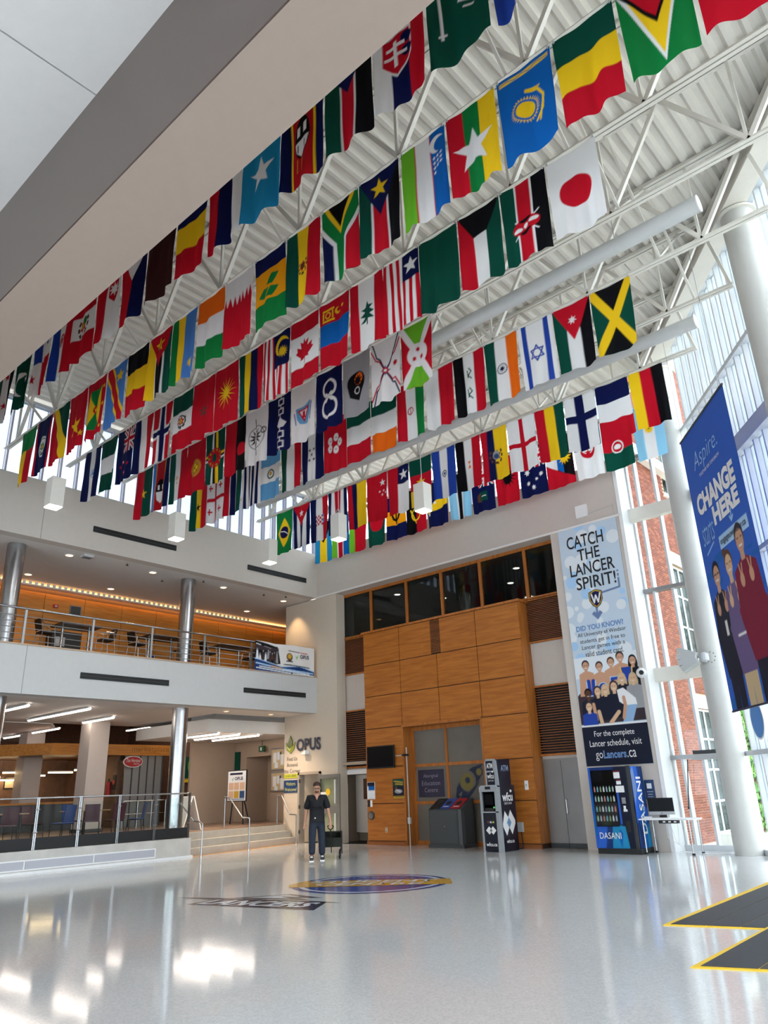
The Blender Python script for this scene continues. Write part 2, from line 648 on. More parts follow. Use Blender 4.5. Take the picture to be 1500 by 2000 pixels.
WOODS = wood('slat_wood', '#7c4722', '#96592e', 0.5, 'X')
WOODO = wood('orange_veneer', '#b2702a', '#cf8b3d', 0.45, 'Y')
GLASS = glass('clear_glass')
GLASSC = glass('curtain_glass', (0.95, 0.985, 1.0), 0.35)
GLASSD = glass('tinted_glass', (0.62, 0.66, 0.66), 1.2)
FROST = mat('frosted_glass', '#8d8a82', 0.35)
CONC = mat('polished_concrete', '#b9b4aa', 0.5, var=0.08, scale=3)
NAVY = mat('navy_print', '#0f1838', 0.5)
RED = mat('red_plastic', '#b01a22', 0.5)
GOLD = mat('gold_print', '#d9a21f', 0.4)
BLUEP = mat('royal_blue_print', '#1f3f8f', 0.35)
YEL = mat('yellow_edge', '#f2c522', 0.5)
PRINT = print_material('printed_sheet', 0.6)
CLOTH = print_material('printed_flag_cloth', 0.85, 0.38)
NYW = (0.789, 0.614)          # outward normal of the slanted glass wall
UYW = (0.614, -0.789)         # its run, towards the camera side
CW = 7.0                      # plane  n.p = CW

def wpt(t, c=CW):
    """point on the slanted glass wall line, t metres from the far corner"""
    y0 = 19.4
    x0 = (c-NYW[1]*y0)/NYW[0]
    return (x0+UYW[0]*t, y0+UYW[1]*t)
TEND = 34.6
GE = wpt(TEND)

# ------------------------------------------------------------------ floor, ground
g0 = wpt(0)
fl = MB().prism([(-21.0, -8), (GE[0], -8), (GE[0], GE[1]), g0, (-20.0, 19.4), (-21.7, 18.7), (-21.7, 13.0), (-21.0, 13.0)], -0.2, 0.0)
floor = struct('floor', fl, TERR, 'polished pale grey terrazzo floor of the atrium')
gm = mat('paving', '#cdc5b8', 0.8, var=0.12, scale=3)
gr = MB().box(-60, 19.5, -0.42, 60, 90, -0.12).prism([(g0[0]+.3, 19.5), (60, 19.5), (60, -40), (GE[0]+.3, -40), (GE[0]+.3, GE[1])], -0.42, -0.13)
struct('ground', gr, gm, 'pale paving outside the glass wall')

# raised dining platform
RZ = 0.6
struct('platform_floor', MB().prism([(-19.95, -8), (-19.95, 13.5), (-21.0, 13.6), (-21.0, 13.9), (-21.65, 18.7), (-21.75, 22.5), (-36, 22.5), (-36, -8)], 0.0, RZ), mat('platform_tile', '#8d7461', 0.3, var=0.1, scale=2.0), 'raised brownish tiled floor of the dining area')

# steps up to the platform: each tread its own block
st = thing('steps', 'three pale concrete steps up to the dining area', 'steps', (-20.6, 16, 0))
for i in range(3):
    z1 = 0.2*(i+1)
    a = -20.0-0.36*i; b = -20.95-0.3*i
    zz = 0.002
    MB().prism([(a, 13.62), (b, 18.62), (b-0.5, 18.62), (a-0.5 if i < 2 else -21.05, 13.62)], 0.2*i+zz, z1).build('step', CONC, st, fix=True)
tag(MB().prism([(-19.86, 13.62), (-20.80, 18.62), (-20.92, 18.62), (-19.97, 13.62)], 0.0, 0.004).build('warning_strip', mat('amber_strip', '#d9951e', 0.5), None, fix=True), 'amber warning strip on the floor along the foot of the steps', 'strip')

# ------------------------------------------------------------------ back wall
YW = 18.7; YR = 19.2
wb = MB()
wb.box(-20.0, YW, 8.47, -7.8, 19.5, 10.2)           # upper white wall
wb.box(-9.96, YW, 0, -7.8, 19.5, 8.47)              # wall behind the tall banner
wb.box(-19.36, YR, 4.25, -17.64, 19.5, 5.5)         # white panels between the louvres
wb.box(-11.31, YR, 4.25, -9.96, 19.5, 5.5)
wb.box(-19.36, YR+.02, 2.2, -17.64, 19.5, 2.34)
wb.box(-11.31, YR+.02, 2.24, -9.96, 19.5, 2.34)
struct('wall_back', wb, mat('greige_wall', '#c9bfb6', 0.6, bump=0.03, bscale=120), 'white upper back wall above the wood panelling')
wo = MB()
wo.box(-21.75, YW, 0, -20.93, 18.9, 4.27).box(-20.93, YW, 2.28, -19.82, 18.9, 4.27).box(-19.82, YW, 0, -19.7, 18.9, 4.27).box(-19.7, YW, 0, -18.97, 18.9, 4.27)
wo.box(-21.75, YW, 4.27, -18.97, 18.9, 8.47).box(-19.36, 18.9, 0, -18.97, 19.14, 8.47)
struct('wall_lobby', wo, CREAM, 'cream wall with the sign lettering beside the steps')
struct('wall_leak_stop', MB().box(-17.6, 19.51, -0.2, -7.8, 19.6, 6.9), DARK, 'dark structural wall behind the panelling')  # added backing that keeps outdoor light from leaking past the doors and louvres
struct('trim_1', MB().box(-20.02, 18.66, 8.47, -7.76, 18.70, 8.53), WHITE, 'thin white edge along the foot of the upper wall')

# clerestory over the back wall and the left wall: mullions and panes
CZ0, CZ1 = 10.22, 12.62
win = tag(bpy.data.objects.new('window_1', None), 'clerestory window band along the top of the back wall', None, None, 'structure'); COL.objects.link(win)
sill = MB().box(-20.2, 18.95, 10.2, -7.8, 19.15, 10.28).build('window_sill', MULL, win)
MB().box(-20.2, 18.95, 12.55, -7.8, 19.15, 12.65).build('window_head', MULL, win)
mm = MB().box(-0.03, 18.95, 10.28, 0.03, 19.15, 12.55).mesh('mullion'); mm.materials.append(MULL)
x = -20.0
k = 0
while x < -7.7:
    o = bpy.data.objects.new('mullion', mm); COL.objects.link(o); o.parent = win; o.location = (x, 0, 0)
    if x+0.9 < -7.6:
        MB().box(x+0.03, 19.04, 10.28, x+0.86, 19.06, 12.55).build('pane', GLASSC, win)
    x += 0.89; k += 1
win2 = tag(bpy.data.objects.new('window_2', None), 'clerestory window band along the top of the left wall', None, None, 'structure'); COL.objects.link(win2)
MB().box(-20.35, 3.9, 10.2, -20.15, 19.1, 10.28).build('window_sill', MULL, win2)
MB().box(-20.35, 3.9, 12.55, -20.15, 19.1, 12.65).build('window_head', MULL, win2)
mm2 = MB().box(-20.35, -0.02, 10.28, -20.15, 0.02, 12.55).mesh('mullion'); mm2.materials.append(mat('violet_grey_mullion', '#b9b6c6', 0.4))
y = 4.0
while y < 19.0:
    o = bpy.data.objects.new('mullion', mm2); COL.objects.link(o); o.parent = win2; o.location = (0, y, 0)
    MB().box(-20.26, y+0.03, 10.28, -20.24, y+0.48, 12.55).build('pane', glass('clerestory_tinted', (0.43, 0.465, 0.50), 0.35), win2)
    y += 0.51

# ------------------------------------------------------------------ wood panelling
wp = tag(bpy.data.objects.new('wall_panelling', None), 'tall block of honey maple panels on the back wall', None, None, 'structure')
COL.objects.link(wp)
core = MB().box(-17.60, 18.74, 0.0, -16.02, 19.3, 6.70).box(-12.93, 18.74, 0.0, -11.33, 19.3, 6.70).box(-16.02, 18.74, 3.5, -12.93, 19.3, 6.70)
core.build('core', mat('panel_joint', '#3a2010', 0.7), wp)
xs = [-17.64, -16.0, -14.45, -12.88, -11.31]
zs = [6.73, 5.62, 4.57, 3.52]
G = 0.012
for i in range(4):
    for j in range(3):
        x0, x1 = xs[i]+G, xs[i+1]-G
        z1, z0 = zs[j]-G, zs[j+1]+G
        if j == 0 and i == 1:
            x1 = -14.66
        if j == 0 and i == 2:
            x0 = -14.27
        MB().box(x0, 18.70, z0, x1, 18.74, z1).build('panel', WOODP, wp)
for (x0, x1) in ((-17.64, -16.0), (-12.95, -11.31)):
    for (z0, z1) in ((2.31, 3.52), (1.21, 2.31), (0.12, 1.21)):
        MB().box(x0+G, 18.70, z0+G, x1-G, 18.74, z1-G).build('panel', WOODP, wp)
MB().box(-17.72, 18.66, 6.73, -11.24, 19.2, 6.80).build('cornice', WOODF, wp)
MB().box(-11.33, 18.74, 0.12, -11.305, 19.2, 6.73).build('side_panel', WOODF, wp)
MB().box(-17.645, 18.74, 0.12, -17.62, 19.2, 6.73).build('side_panel', WOODF, wp)
MB().box(-17.66, 18.68, 0, -16.0, 18.74, 0.11).box(-12.95, 18.68, 0, -11.29, 18.74, 0.11).build('plinth', WOODS, wp)
# alcove reveals
MB().box(-16.03, 18.69, 0, -15.98, 19.2, 3.52).build('alcove_jamb', WOODF, wp)
MB().box(-12.97, 18.69, 0, -12.92, 19.2, 3.52).build('alcove_jamb', WOODF, wp)
MB().box(-16.03, 18.68, 3.48, -12.92, 19.2, 3.55).build('alcove_head', WOODF, wp)
# slot louvre
sl = MB().box(-14.64, 18.705, -0.012, -14.29, 18.735, 0.012).build('slat', WOODS, wp)
sl.location = (0, 0, 5.68)
for i in range(1, 22):
    inst(sl, 'slat', wp, (0, 0, 5.68+i*0.048))

def louvre(name, label, x0, x1, z0, z1, n):
    e = tag(bpy.data.objects.new(name, None), label, None, None, 'structure'); COL.objects.link(e)
    MB().box(x0, 19.26, z0, x1, 19.3, z1).build('backing', DARK, e)
    MB().box(x0, 19.12, z1-0.03, x1, 19.26, z1+0.02).build('head_rail', WOODF, e)
    MB().box(x0, 19.12, z0-0.02, x1, 19.26, z0+0.03).build('sill_rail', WOODF, e)
    s = MB().prism([(19.15, -0.016), (19.25, 0.004), (19.25, 0.02), (19.15, 0.004)], x0+0.01, x1-0.01, 'x').build('slat', WOODS, e, fix=True)
    p = (z1-z0-0.06)/n
    s.location = (0, 0, z0+0.04)
    for i in range(1, n):
        inst(s, 'slat', e, (0, 0, z0+0.04+i*p))
louvre('louvre_1', 'upper slatted wood louvre on the narrow bay beside the cream wall', -19.34, -17.65, 5.52, 6.80, 24)
louvre('louvre_2', 'lower slatted wood louvre above the open doorway', -19.34, -17.65, 2.36, 4.25, 26)
louvre('louvre_3', 'upper slatted wood louvre on the bay beside the tall banner', -11.30, -9.97, 5.52, 6.80, 24)
louvre('louvre_4', 'lower slatted wood louvre above the steel double doors', -11.30, -9.97, 2.36, 4.25, 26)

# upper window band with wooden mullions
w3 = tag(bpy.data.objects.new('window_3', None), 'dark interior window band with maple mullions above the panelling', None, None, 'structure'); COL.objects.link(w3)
MB().box(-19.3, 19.12, 8.37, -9.96, 19.24, 8.47).build('window_head', WOODF, w3)
MB().box(-19.3, 19.12, 6.80, -9.96, 19.24, 6.88).build('window_sill', WOODF, w3)
mx_ = [-19.24, -17.62, -15.95, -14.41, -12.84, -11.17, -9.98]
for a in mx_:
    MB().box(a-0.05, 19.12, 6.88, a+0.05, 19.24, 8.37).build('mullion', WOODF, w3)
for a, b in zip(mx_[:-1], mx_[1:]):
    MB().box(a+0.05, 19.17, 6.88, b-0.05, 19.19, 8.37).build('pane', GLASSD, w3)
# the room behind that window band
rm = MB()
rm.box(-19.4, 26.0, 5.4, -9.9, 26.2, 8.6).box(-19.5, 19.3, 5.4, -19.36, 26.2, 8.6).box(-9.94, 19.51, 5.4, -9.8, 26.2, 8.6)
struct('wall_far_room', rm, mat('far_room_wall', '#8b8780', 0.7), 'grey walls of the upstairs room behind the window band')
struct('ceiling_far_room', MB().box(-19.5, 19.51, 8.5, -9.8, 26.2, 8.6), mat('far_room_ceiling', '#9a9996', 0.7), 'grey ceiling of the upstairs room')
struct('floor_far_room', MB().box(-19.5, 19.51, 5.52, -9.8, 26.2, 5.6), mat('far_room_floor', '#565049', 0.7), 'dark floor of the upstairs room')
cf = thing('steel_column', 'round steel column inside the upstairs room behind the window band', 'column', (-15.2, 21.6, 5.6))
MB().cyl((-15.2, 21.6, 5.6), (-15.2, 21.6, 8.5), 0.22, 20).build('shaft', STAIN, cf, smooth=True)
MB().cyl((-15.2, 21.6, 5.6), (-15.2, 21.6, 5.66), 0.27, 20).build('collar', STAIN, cf)
DLW = lamp_mat('warm_downlight_lens', '#ffc890', 2.6)

def downlight(x, y, z, label, group, lens=DLW, r=0.11):
    t = thing('ceiling_downlight', label, 'downlight', (x, y, z), group)
    MB().lathe((x, y, z), [(r*1.0, -0.001), (r*1.3, -0.006), (r*1.35, -0.02), (r*1.0, -0.024), (r*0.95, -0.006)], 20).build('trim_ring', PUREW, t, smooth=True)
    MB().cyl((x, y, z-0.012), (x, y, z-0.004), r*0.95, 16).build('lens', lens, t)
    return t
UPD = [(-16.8, 22.4), (-13.8, 22.5), (-12.6, 21.0), (-12.0, 23.4), (-11.0, 21.2), (-17.6, 20.6)]
for (x, y), w_ in zip(UPD, by_place([(x, y, 8.5) for x, y in UPD])):
    downlight(x, y, 8.5, 'lit round downlight in the dim ceiling behind the window band, '+w_, 'downlights of the upstairs room', lamp_mat('cool_downlight_lens', '#fff2d8', 6.0))

# alcove window
w4 = tag(bpy.data.objects.new('window_4', None), 'frosted window of six panes in the panelled alcove', None, None, 'structure'); COL.objects.link(w4)
for xm, w in ((-15.93, .1), (-14.6, .09), (-13.02, .1)):
    MB().box(xm-w/2, 19.10, 0.0, xm+w/2, 19.2, 3.48).build('stile', WOODF, w4)
for zm, h in ((3.42, .12), (2.30, .09), (1.20, .09), (0.06, .12)):
    MB().box(-15.98, 19.105, zm-h/2, -12.97, 19.195, zm+h/2).build('rail', WOODF, w4)
for (a, b) in ((-15.88, -14.645), (-14.555, -13.07)):
    for (c, d) in ((2.345, 3.36), (1.245, 2.255), (0.12, 1.155)):
        MB().box(a, 19.14, c, b, 19.16, d).build('pane', mat('frosted_pane', '#6f6a62', 0.3, var=0.12, scale=1.2), w4)
MB().box(-15.98, 19.2, 0, -12.97, 19.3, 3.5).build('blind', mat('dim_room', '#5d574e', 0.8), w4)
# steel double doors
d1 = tag(bpy.data.objects.new('door_1', None), 'brushed steel double doors beside the vending machine', None, None, 'structure'); COL.objects.link(d1)
BRU = mat('brushed_steel', '#8b8785', 0.35, metal=0.6, var=0.06, scale=2)
MB().box(-11.30, 19.16, 2.2, -9.96, 19.24, 2.26).build('door_frame', BRU, d1)
for a, b, hx in ((-11.29, -10.735, -10.80), (-10.725, -9.97, -10.66)):
    dd = MB().box(a, 19.17, 0.12, b, 19.21, 2.2).build('leaf', BRU, d1)
    MB().box(a, 19.165, 0.01, b, 19.215, 0.12).build('kick_plate', DGREY, dd)
    if hx == -10.66:
        MB().tube([(hx, 19.17, 0.86), (hx, 19.11, 0.86), (hx, 19.11, 1.2), (hx, 19.17, 1.2)], 0.012).build('handle', STAIN, dd)

# ------------------------------------------------------------------ left side: fascias, balcony, ceilings
struct('wall_left', MB().box(-20.35, -8, 8.5, -20.0, 18.7, 10.2), mat('fascia_upper', '#cbc4bc', 0.6), 'white upper fascia band of the left side under the clerestory')
fa = MB().box(-20.4, -8, 4.27, -20.0, 18.7, 5.52)
struct('balcony_fascia', fa, mat('fascia_lower', '#c3c4c4', 0.6), 'white front band of the balcony')
struct('trim_2', MB().box(-20.42, -8, 5.52, -19.97, 18.7, 5.56), mat('tan_cap', '#b59a80', 0.5), 'tan cap along the top of the balcony band')
struct('ceiling_balcony', MB().box(-24.8, -8, 8.5, -20.35, 21.5, 8.6), CEIL, 'white ceiling over the balcony')
struct('floor_balcony', MB().box(-24.8, -8, 5.4, -20.4, 21.5, 5.53), mat('balcony_carpet', '#4b4440', 0.9), 'dark floor of the balcony')
struct('ceiling_dining', MB().box(-27.2, -8, 4.27, -20.4, 18.6, 5.39), CEIL, 'white ceiling over the dining area')
bw = tag(bpy.data.objects.new('wall_balcony', None), 'honey veneer panelled wall at the back of the balcony', None, None, 'structure'); COL.objects.link(bw)
MB().box(-24.95, -8, 5.53, -24.76, 21.5, 8.5).build('core', mat('panel_joint', '#3a2010'), bw)
y = -7.9
while y < 21.3:
    MB().box(-24.76, y+0.008, 7.35, -24.72, y+1.412, 8.25).build('panel', WOODO, bw)
    MB().box(-24.76, y+0.008, 5.55, -24.72, y+1.412, 7.33).build('panel', WOODO, bw)
    y += 1.42
struct('wall_balcony_end', MB().box(-24.8, 21.4, 5.4, -21.7, 21.5, 8.5).box(-21.75, 18.9, 4.27, -21.6, 21.5, 8.5), CREAM, 'cream end wall of the balcony')
# perforated cove light along the balcony wall
cv = thing('cove_light', 'long slotted cove light along the top of the honey veneer balcony wall', 'light', (-24.4, 10, 8.3))
MB().box(-24.62, -7.9, 8.36, -24.34, 21.3, 8.40).build('tray', PUREW, cv)
MB().box(-24.74, -7.9, 8.40, -24.64, 21.3, 8.42).build('diffuser', lamp_mat('cove_tube', '#ffb766', 7.0), cv)
lv = MB().box(-24.34, 0, 8.40, -24.32, 0.10, 8.48).build('lamella', PUREW, cv)
lm = lv.data
for i in range(80):
    if i:
        inst(lv, 'lamella', cv, (0, 0, 0)).location = (lv.location[0], i*0.2+3.0, lv.location[2])
lv.location.y = 3.0

# fascia slots
for i, (a, b, z0, z1, lab) in enumerate([(9.69, 12.52, 9.06, 9.22, 'long black air slot in the upper fascia, nearer the front'), (15.4, 18.16, 9.0, 9.16, 'long black air slot in the upper fascia, next to the back wall'),
                                       (9.78, 12.58, 4.79, 4.94, 'long black air slot in the balcony band, nearer the front'), (15.4, 18.15, 4.79, 4.93, 'long black air slot in the balcony band, next to the back wall')]):
    t = thing('air_slot', lab, 'vent', (-20.0, (a+b)/2, z0))
    MB().box(-20.0, a, z0, -19.985, b, z1).build('backing', BLACK, t)
    MB().box(-19.986, a, z0-0.012, -19.975, b, z0).box(-19.986, a, z1, -19.975, b, z1+0.012).build('frame', DGREY, t)
    MB().box(-19.986, a, (z0+z1)/2-.006, -19.978, b, (z0+z1)/2+.006).build('blade', DGREY, t)
for y, z0, z1 in ((8.2, 8.5, 10.2), (8.25, 4.27, 5.52)):
    tag(MB().box(-20.0, y-0.006, z0, -19.996, y+0.006, z1).build('joint', MGREY, None), None, None, None, 'structure').name = 'trim_joint'

# ------------------------------------------------------------------ near ceiling and bulkhead above the camera
cp = tag(bpy.data.objects.new('ceiling', None), 'smooth white ceiling panels above the near side', None, None, 'structure'); COL.objects.link(cp)
px = [-21, -12.6, -7.64, -2.7, 2.3, 7.2, 13.6]
for a, b in zip(px[:-1], px[1:]):
    MB().box(a+0.012, -8, 10.6, b-0.012, 3.08, 10.66).build('ceiling_panel', CEIL, cp)
MB().box(-21, -8, 10.67, 13.6, 3.08, 10.75).build('backing', DARK, cp)
struct('bulkhead', MB().box(-21, 3.08, 8.48, 4.9, 4.0, 12.9), GREIGE, 'warm grey bulkhead beam over the near side of the atrium')
struct('trim_3', MB().box(-21, 3.062, 8.485, 4.9, 3.08, 10.598), mat('brown_satin', '#544640', 0.3), 'brown satin cladding on the near face of the bulkhead')

# ------------------------------------------------------------------ roof deck and girders
dz, rib = 12.76, 0.076
dk = MB()
x = -20.4
while x < 5.6:
    ym = min(19.3, (CW+0.1-NYW[0]*(x+0.3))/NYW[1])
    if ym > 4.1:
        pf = [(x, dz), (x+0.06, dz+rib), (x+0.16, dz+rib), (x+0.22, dz), (x+0.30, dz)]
        n = len(dk.v)
        for yy in (4.0, ym):
            dk.v += [(a, yy, b) for a, b in pf]
        for i in range(4):
            dk.f.append((n+i, n+i+1, n+5+i+1, n+5+i))
    x += 0.30
roof = struct('ceiling_deck', dk, DECK, 'white corrugated metal roof deck')
struct('roof_top', MB().prism([(-20.5, 3.9), (5.2, 3.9), (g0[0]+.1, 19.3), (-20.5, 19.3)], 12.86, 12.95), DARK, 'roof covering above the deck')
gA = wpt(0.55, 6.45); gB = wpt(20.0, 6.45)
gd = thing('edge_girder', 'heavy white steel girder carrying the roof along the slanted glass wall', 'girder', (gA[0], gA[1], 12.2))
MB().bar((gA[0], gA[1], 12.225), (gB[0], gB[1], 12.225), 0.42, 0.05).build('bottom_flange', STEELW, gd)
MB().bar((gA[0], gA[1], 12.72), (gB[0], gB[1], 12.72), 0.42, 0.05).build('top_flange', STEELW, gd)
MB().bar((gA[0], gA[1], 12.47), (gB[0], gB[1], 12.47), 0.05, 0.48).build('web', STEELW, gd)

# trusses every 1.77 m
TY = [5.25, 7.0, 8.77, 10.55, 12.32, 14.1, 15.9, 17.67]
ords = ['nearest the bulkhead', 'second from the bulkhead', 'third from the bulkhead', 'fourth from the bulkhead', 'fourth from the back wall', 'third from the back wall', 'second from the back wall', 'nearest the back wall']
for i, ty in enumerate(TY):
    xe = (6.35-NYW[1]*ty)/NYW[0]+0.15
    t = thing('roof_truss', 'white steel roof truss, '+ords[i], 'truss', (-20, ty, 10.9), 'white roof trusses')
    MB().box(-20.15, ty-0.075, 10.90, xe, ty-0.012, 10.915).box(-20.15, ty-0.025, 10.915, xe, ty-0.012, 10.985).box(-20.15, ty+0.012, 10.90, xe, ty+0.075, 10.915).box(-20.15, ty+0.012, 10.915, xe, ty+0.025, 10.985).build('bottom_chord', STEELW, t)
    MB().box(-20.15, ty-0.08, 12.68, xe-0.1, ty-0.012, 12.75).box(-20.15, ty+0.012, 12.68, xe-0.1, ty+0.08, 12.75).build('top_chord', STEELW, t)
    MB().bar((xe-0.04, ty, 10.93), (xe-0.28, ty, 12.2), 0.06).build('web', STEELW, t)
    xb = xe-1.35
    while xb > -19.6:
        for dx in (-1.15, 1.1):
            if xb+dx < xe-0.1 and xb+dx > -20.1:
                MB().bar((xb, ty, 10.94), (xb+dx, ty, 12.70), 0.075).build('web', STEELW, t)
        MB().bar((xb-0.03, ty, 10.94), (xb-0.03, ty, 12.70), 0.05).build('web', STEELW, t)
        xb -= 2.32
# cross bridging between the trusses
for j, xb in enumerate((-3.6, -8.4, -13.2, -18.0)):
    t = thing('bridging_run', ['run of white bridging braces between trusses near the glass wall', 'run of white bridging braces between trusses right of the middle', 'run of white bridging braces between trusses left of the middle', 'run of white bridging braces between trusses near the left wall'][j], 'brace', (xb, 5.25, 10.95))
    for a, b in zip(TY[:-1], TY[1:]):
        if xb > (6.2-NYW[1]*b)/NYW[0]:
            continue
        MB().bar((xb, a, 10.96), (xb, b, 12.68), 0.045).build('brace', STEELW, t)
        MB().bar((xb+0.06, a, 12.68), (xb+0.06, b, 10.96), 0.045).build('brace', STEELW, t)
# long white tubes under the trusses
for (y, x0, x1, lab) in ((11.37, -19.5, -2.45, 'long white round tube hung under the roof in the middle of the atrium'), (14.88, -18.8, -3.8, 'long white round tube hung under the roof nearer the back wall')):
    t = thing('suspended_tube', lab, 'tube', ((x0+x1)/2, y, 10.9))
    MB().cyl((x0, y, 10.95), (x1, y, 10.95), 0.15, 24, caps=False).build('shell', mat('tube_white', '#cdd0d0', 0.5), t, smooth=True)
    MB().cyl((x0, y, 10.95), (x0+0.02, y, 10.95), 0.155, 24).build('end_cap', PUREW, t)
    MB().cyl((x1-0.02, y, 10.95), (x1, y, 10.95), 0.155, 24).build('end_cap', PUREW, t)
    xx = x0+1.0
    while xx < x1:
        MB().cyl((xx, y, 11.1), (xx, y, 12.76), 0.006, 5).build('hanger_rod', ALU, t)
        xx += 2.9

# ------------------------------------------------------------------ glass walls on the right
gw = tag(bpy.data.objects.new('window_5', None), 'tall glazed bay between the banner wall and the round column', None, None, 'structure'); COL.objects.link(gw)
YG = 19.4
MB().box(-7.8, 18.68, 0, -7.70, 19.5, 12.6).build('jamb', PUREW, gw)
MB().box(-7.70, 19.36, 0, -7.66, 19.5, 12.6).build('jamb', PUREW, gw)
for xm in (-7.42, -6.91, -6.42, -5.93):
    MB().box(xm-0.03, 19.28, 0.12, xm+0.03, 19.5, 12.6).build('mullion', MULL, gw)
for z, h in ((2.12, .10), (6.40, .10), (10.3, .1), (0.06, .12), (12.62, .1)):
    MB().box(-7.70, 19.27, z-h/2, -5.85, 19.5, z+h/2).build('transom', ALU if z > 1 else MULL, gw)
for z, h in ((8.55, .36), (4.15, .34)):
    MB().box(-7.75, 19.10, z-h/2, -5.9, 19.32, z+h/2).build('beam', STEELW, gw)
for a, b in ((-7.66, -7.45), (-7.39, -6.94), (-6.88, -6.45), (-6.39, -5.96)):
    for c, d in ((0.12, 2.07), (2.17, 6.35), (6.45, 10.25), (10.35, 12.57)):
        MB().box(a, 19.41, c, b, 19.43, d).build('pane', GLASS, gw)
sg = tag(bpy.data.objects.new('window_6', None), 'slanted curtain wall of glass with deep white vertical fins', None, None, 'structure'); COL.objects.link(sg)
def wall_bar(t0, t1, z0, z1, c0, c1):
    a = wpt(t0, c0); b = wpt(t1, c0); c = wpt(t1, c1); d = wpt(t0, c1)
    return MB().prism([a, b, c, d], z0, z1)
FIN = mat('white_fin', '#e9eef2', 0.5)
t = 1.45
k = 0
for c, d in ((0.12, 2.05), (2.15, 6.0), (6.1, 8.2), (8.55, 10.2), (10.3, 12.6)):
    wall_bar(0.06, 1.42, c, d, CW, CW+0.02).build('pane', GLASSC, sg, fix=True)
while t < TEND:
    wall_bar(t-0.03, t+0.03, 0.0, 12.7, CW-0.08, CW+0.14).build('fin', FIN, sg, fix=True)
    t1 = min(t+0.47, TEND)
    if t < 14:
        for c, d in ((0.12, 2.05), (2.15, 6.0), (6.1, 8.2), (8.55, 10.2), (10.3, 12.6)):
            wall_bar(t+0.03, t1-0.03, c, d, CW+0.0, CW+0.02).build('pane', GLASSC, sg, fix=True)
    else:
        if k % 4 == 0:
            a = wpt(t); b = wpt(min(t+4*0.47, TEND))
            MB().quad((a[0], a[1], 0.12), (b[0], b[1], 0.12), (b[0], b[1], 12.6), (a[0], a[1], 12.6)).build('pane', GLASSC, sg)
        k += 1
    t += 0.47
for z0, z1, c0 in ((0.0, 0.12, CW-.12), (2.05, 2.15, CW-.1), (6.0, 6.1, CW-.12), (8.2, 8.55, CW-.2), (10.2, 10.3, CW-.14), (12.6, 12.76, CW-.3)):
    wall_bar(0, TEND, z0, z1, c0, CW+0.05).build('transom', MULL, sg, fix=True)

# round columns along the slanted wall
def round_column(cx, cy, r, z0, z1, label, m=PUREW, ring=True):
    t = thing('round_column', label, 'column', (cx, cy, z0))
    MB().cyl((cx, cy, z0), (cx, cy, z1), r, 40).build('shaft', m, t, smooth=True)
    if ring:
        for z in (4.02, 6.2):
            MB().cyl((cx, cy, z), (cx, cy, z+0.012), r+0.003, 40).build('joint_ring', LGREY, t, smooth=True)
    MB().cyl((cx, cy, z1-0.04), (cx, cy, z1), r+0.06, 40).build('cap_plate', STEELW, t)
    return t
COLM = mat('column_white', '#c4c3be', 0.4)
round_column(-5.98, 18.52, 0.31, 0, 12.18, 'tall white round column at the corner, behind the blue banner', COLM)
c2 = wpt(5.9+0.55, 6.55)
round_column(-2.35, 13.75, 0.31, 0, 12.18, 'tall white round column cut off by the right edge of the picture', COLM)

# behind the camera; the unseen glazed front is added for extra daylight
struct('wall_rear', MB().box(-36, -8.2, 4.5, 24, -8, 12.9).box(-36, -8.2, 0, -19.9, -8, 4.5), WHITE, 'plain upper wall behind the viewer')
w7 = tag(bpy.data.objects.new('window_added_daylight', None), 'glazed entrance front behind the viewer', None, None, 'structure'); COL.objects.link(w7)
x = -19.9
while x < GE[0]-0.2:
    MB().box(x-0.04, -8.2, 0, x+0.04, -8.0, 4.5).build('mullion', MULL, w7)
    x1 = min(x+2.2, GE[0])
    MB().quad((x+0.04, -8.1, 0.1), (x1-0.04, -8.1, 0.1), (x1-0.04, -8.1, 4.45), (x+0.04, -8.1, 4.45)).build('pane', GLASSC, w7)
    x += 2.2
for z in (0.05, 2.6, 4.45):
    MB().box(-19.9, -8.2, z-0.05, GE[0], -8.0, z+0.05).build('transom', MULL, w7)
# ------------------------------------------------------------------ steel columns of the left side
for (x, y, z0, z1, lab) in ((-20.95, 7.97, 5.53, 8.5, 'round steel column on the balcony at the left edge'), (-20.95, 13.67, 5.53, 8.5, 'round steel column on the balcony between two high tables'),
                           (-20.95, 13.67, RZ, 4.27, 'round steel column of the dining area behind the end of the glass railing'), (-20.8, 7.97, RZ, 4.27, 'round steel column of the dining area at the left edge')):
    t = thing('steel_column', lab, 'column', (x, y, z0))
    MB().cyl((x, y, z0), (x, y, z1), 0.245, 32).build('shaft', STAIN, t, smooth=True)
    MB().cyl((x, y, z0), (x, y, z0+0.03), 0.27, 32).build('collar', STAIN, t, smooth=True)
    MB().box(x-0.006, y-0.2455, z0+0.05, x+0.006, y-0.243, z1).build('seam', DGREY, t)

# ------------------------------------------------------------------ balcony railing
bys = [6.25, 8.16, 10.08, 11.98, 13.89, 15.8, 18.5]
rl = thing('balcony_railing', 'steel balcony railing with thin horizontal bars', 'railing', (-20.15, 12, 5.56))
for y in bys:
    MB().box(-20.17, y-0.03, 5.56, -20.13, y+0.03, 6.5).build('post', ALU, rl)
MB().cyl((-20.15, -7.9, 6.53), (-20.15, 18.68, 6.53), 0.03, 10).build('top_rail', STAIN, rl, smooth=True)
for i in range(5):
    z = 5.68+i*0.16
    MB().cyl((-20.15, -7.9, z), (-20.15, 18.68, z), 0.012, 6).build('bar', ALU, rl)
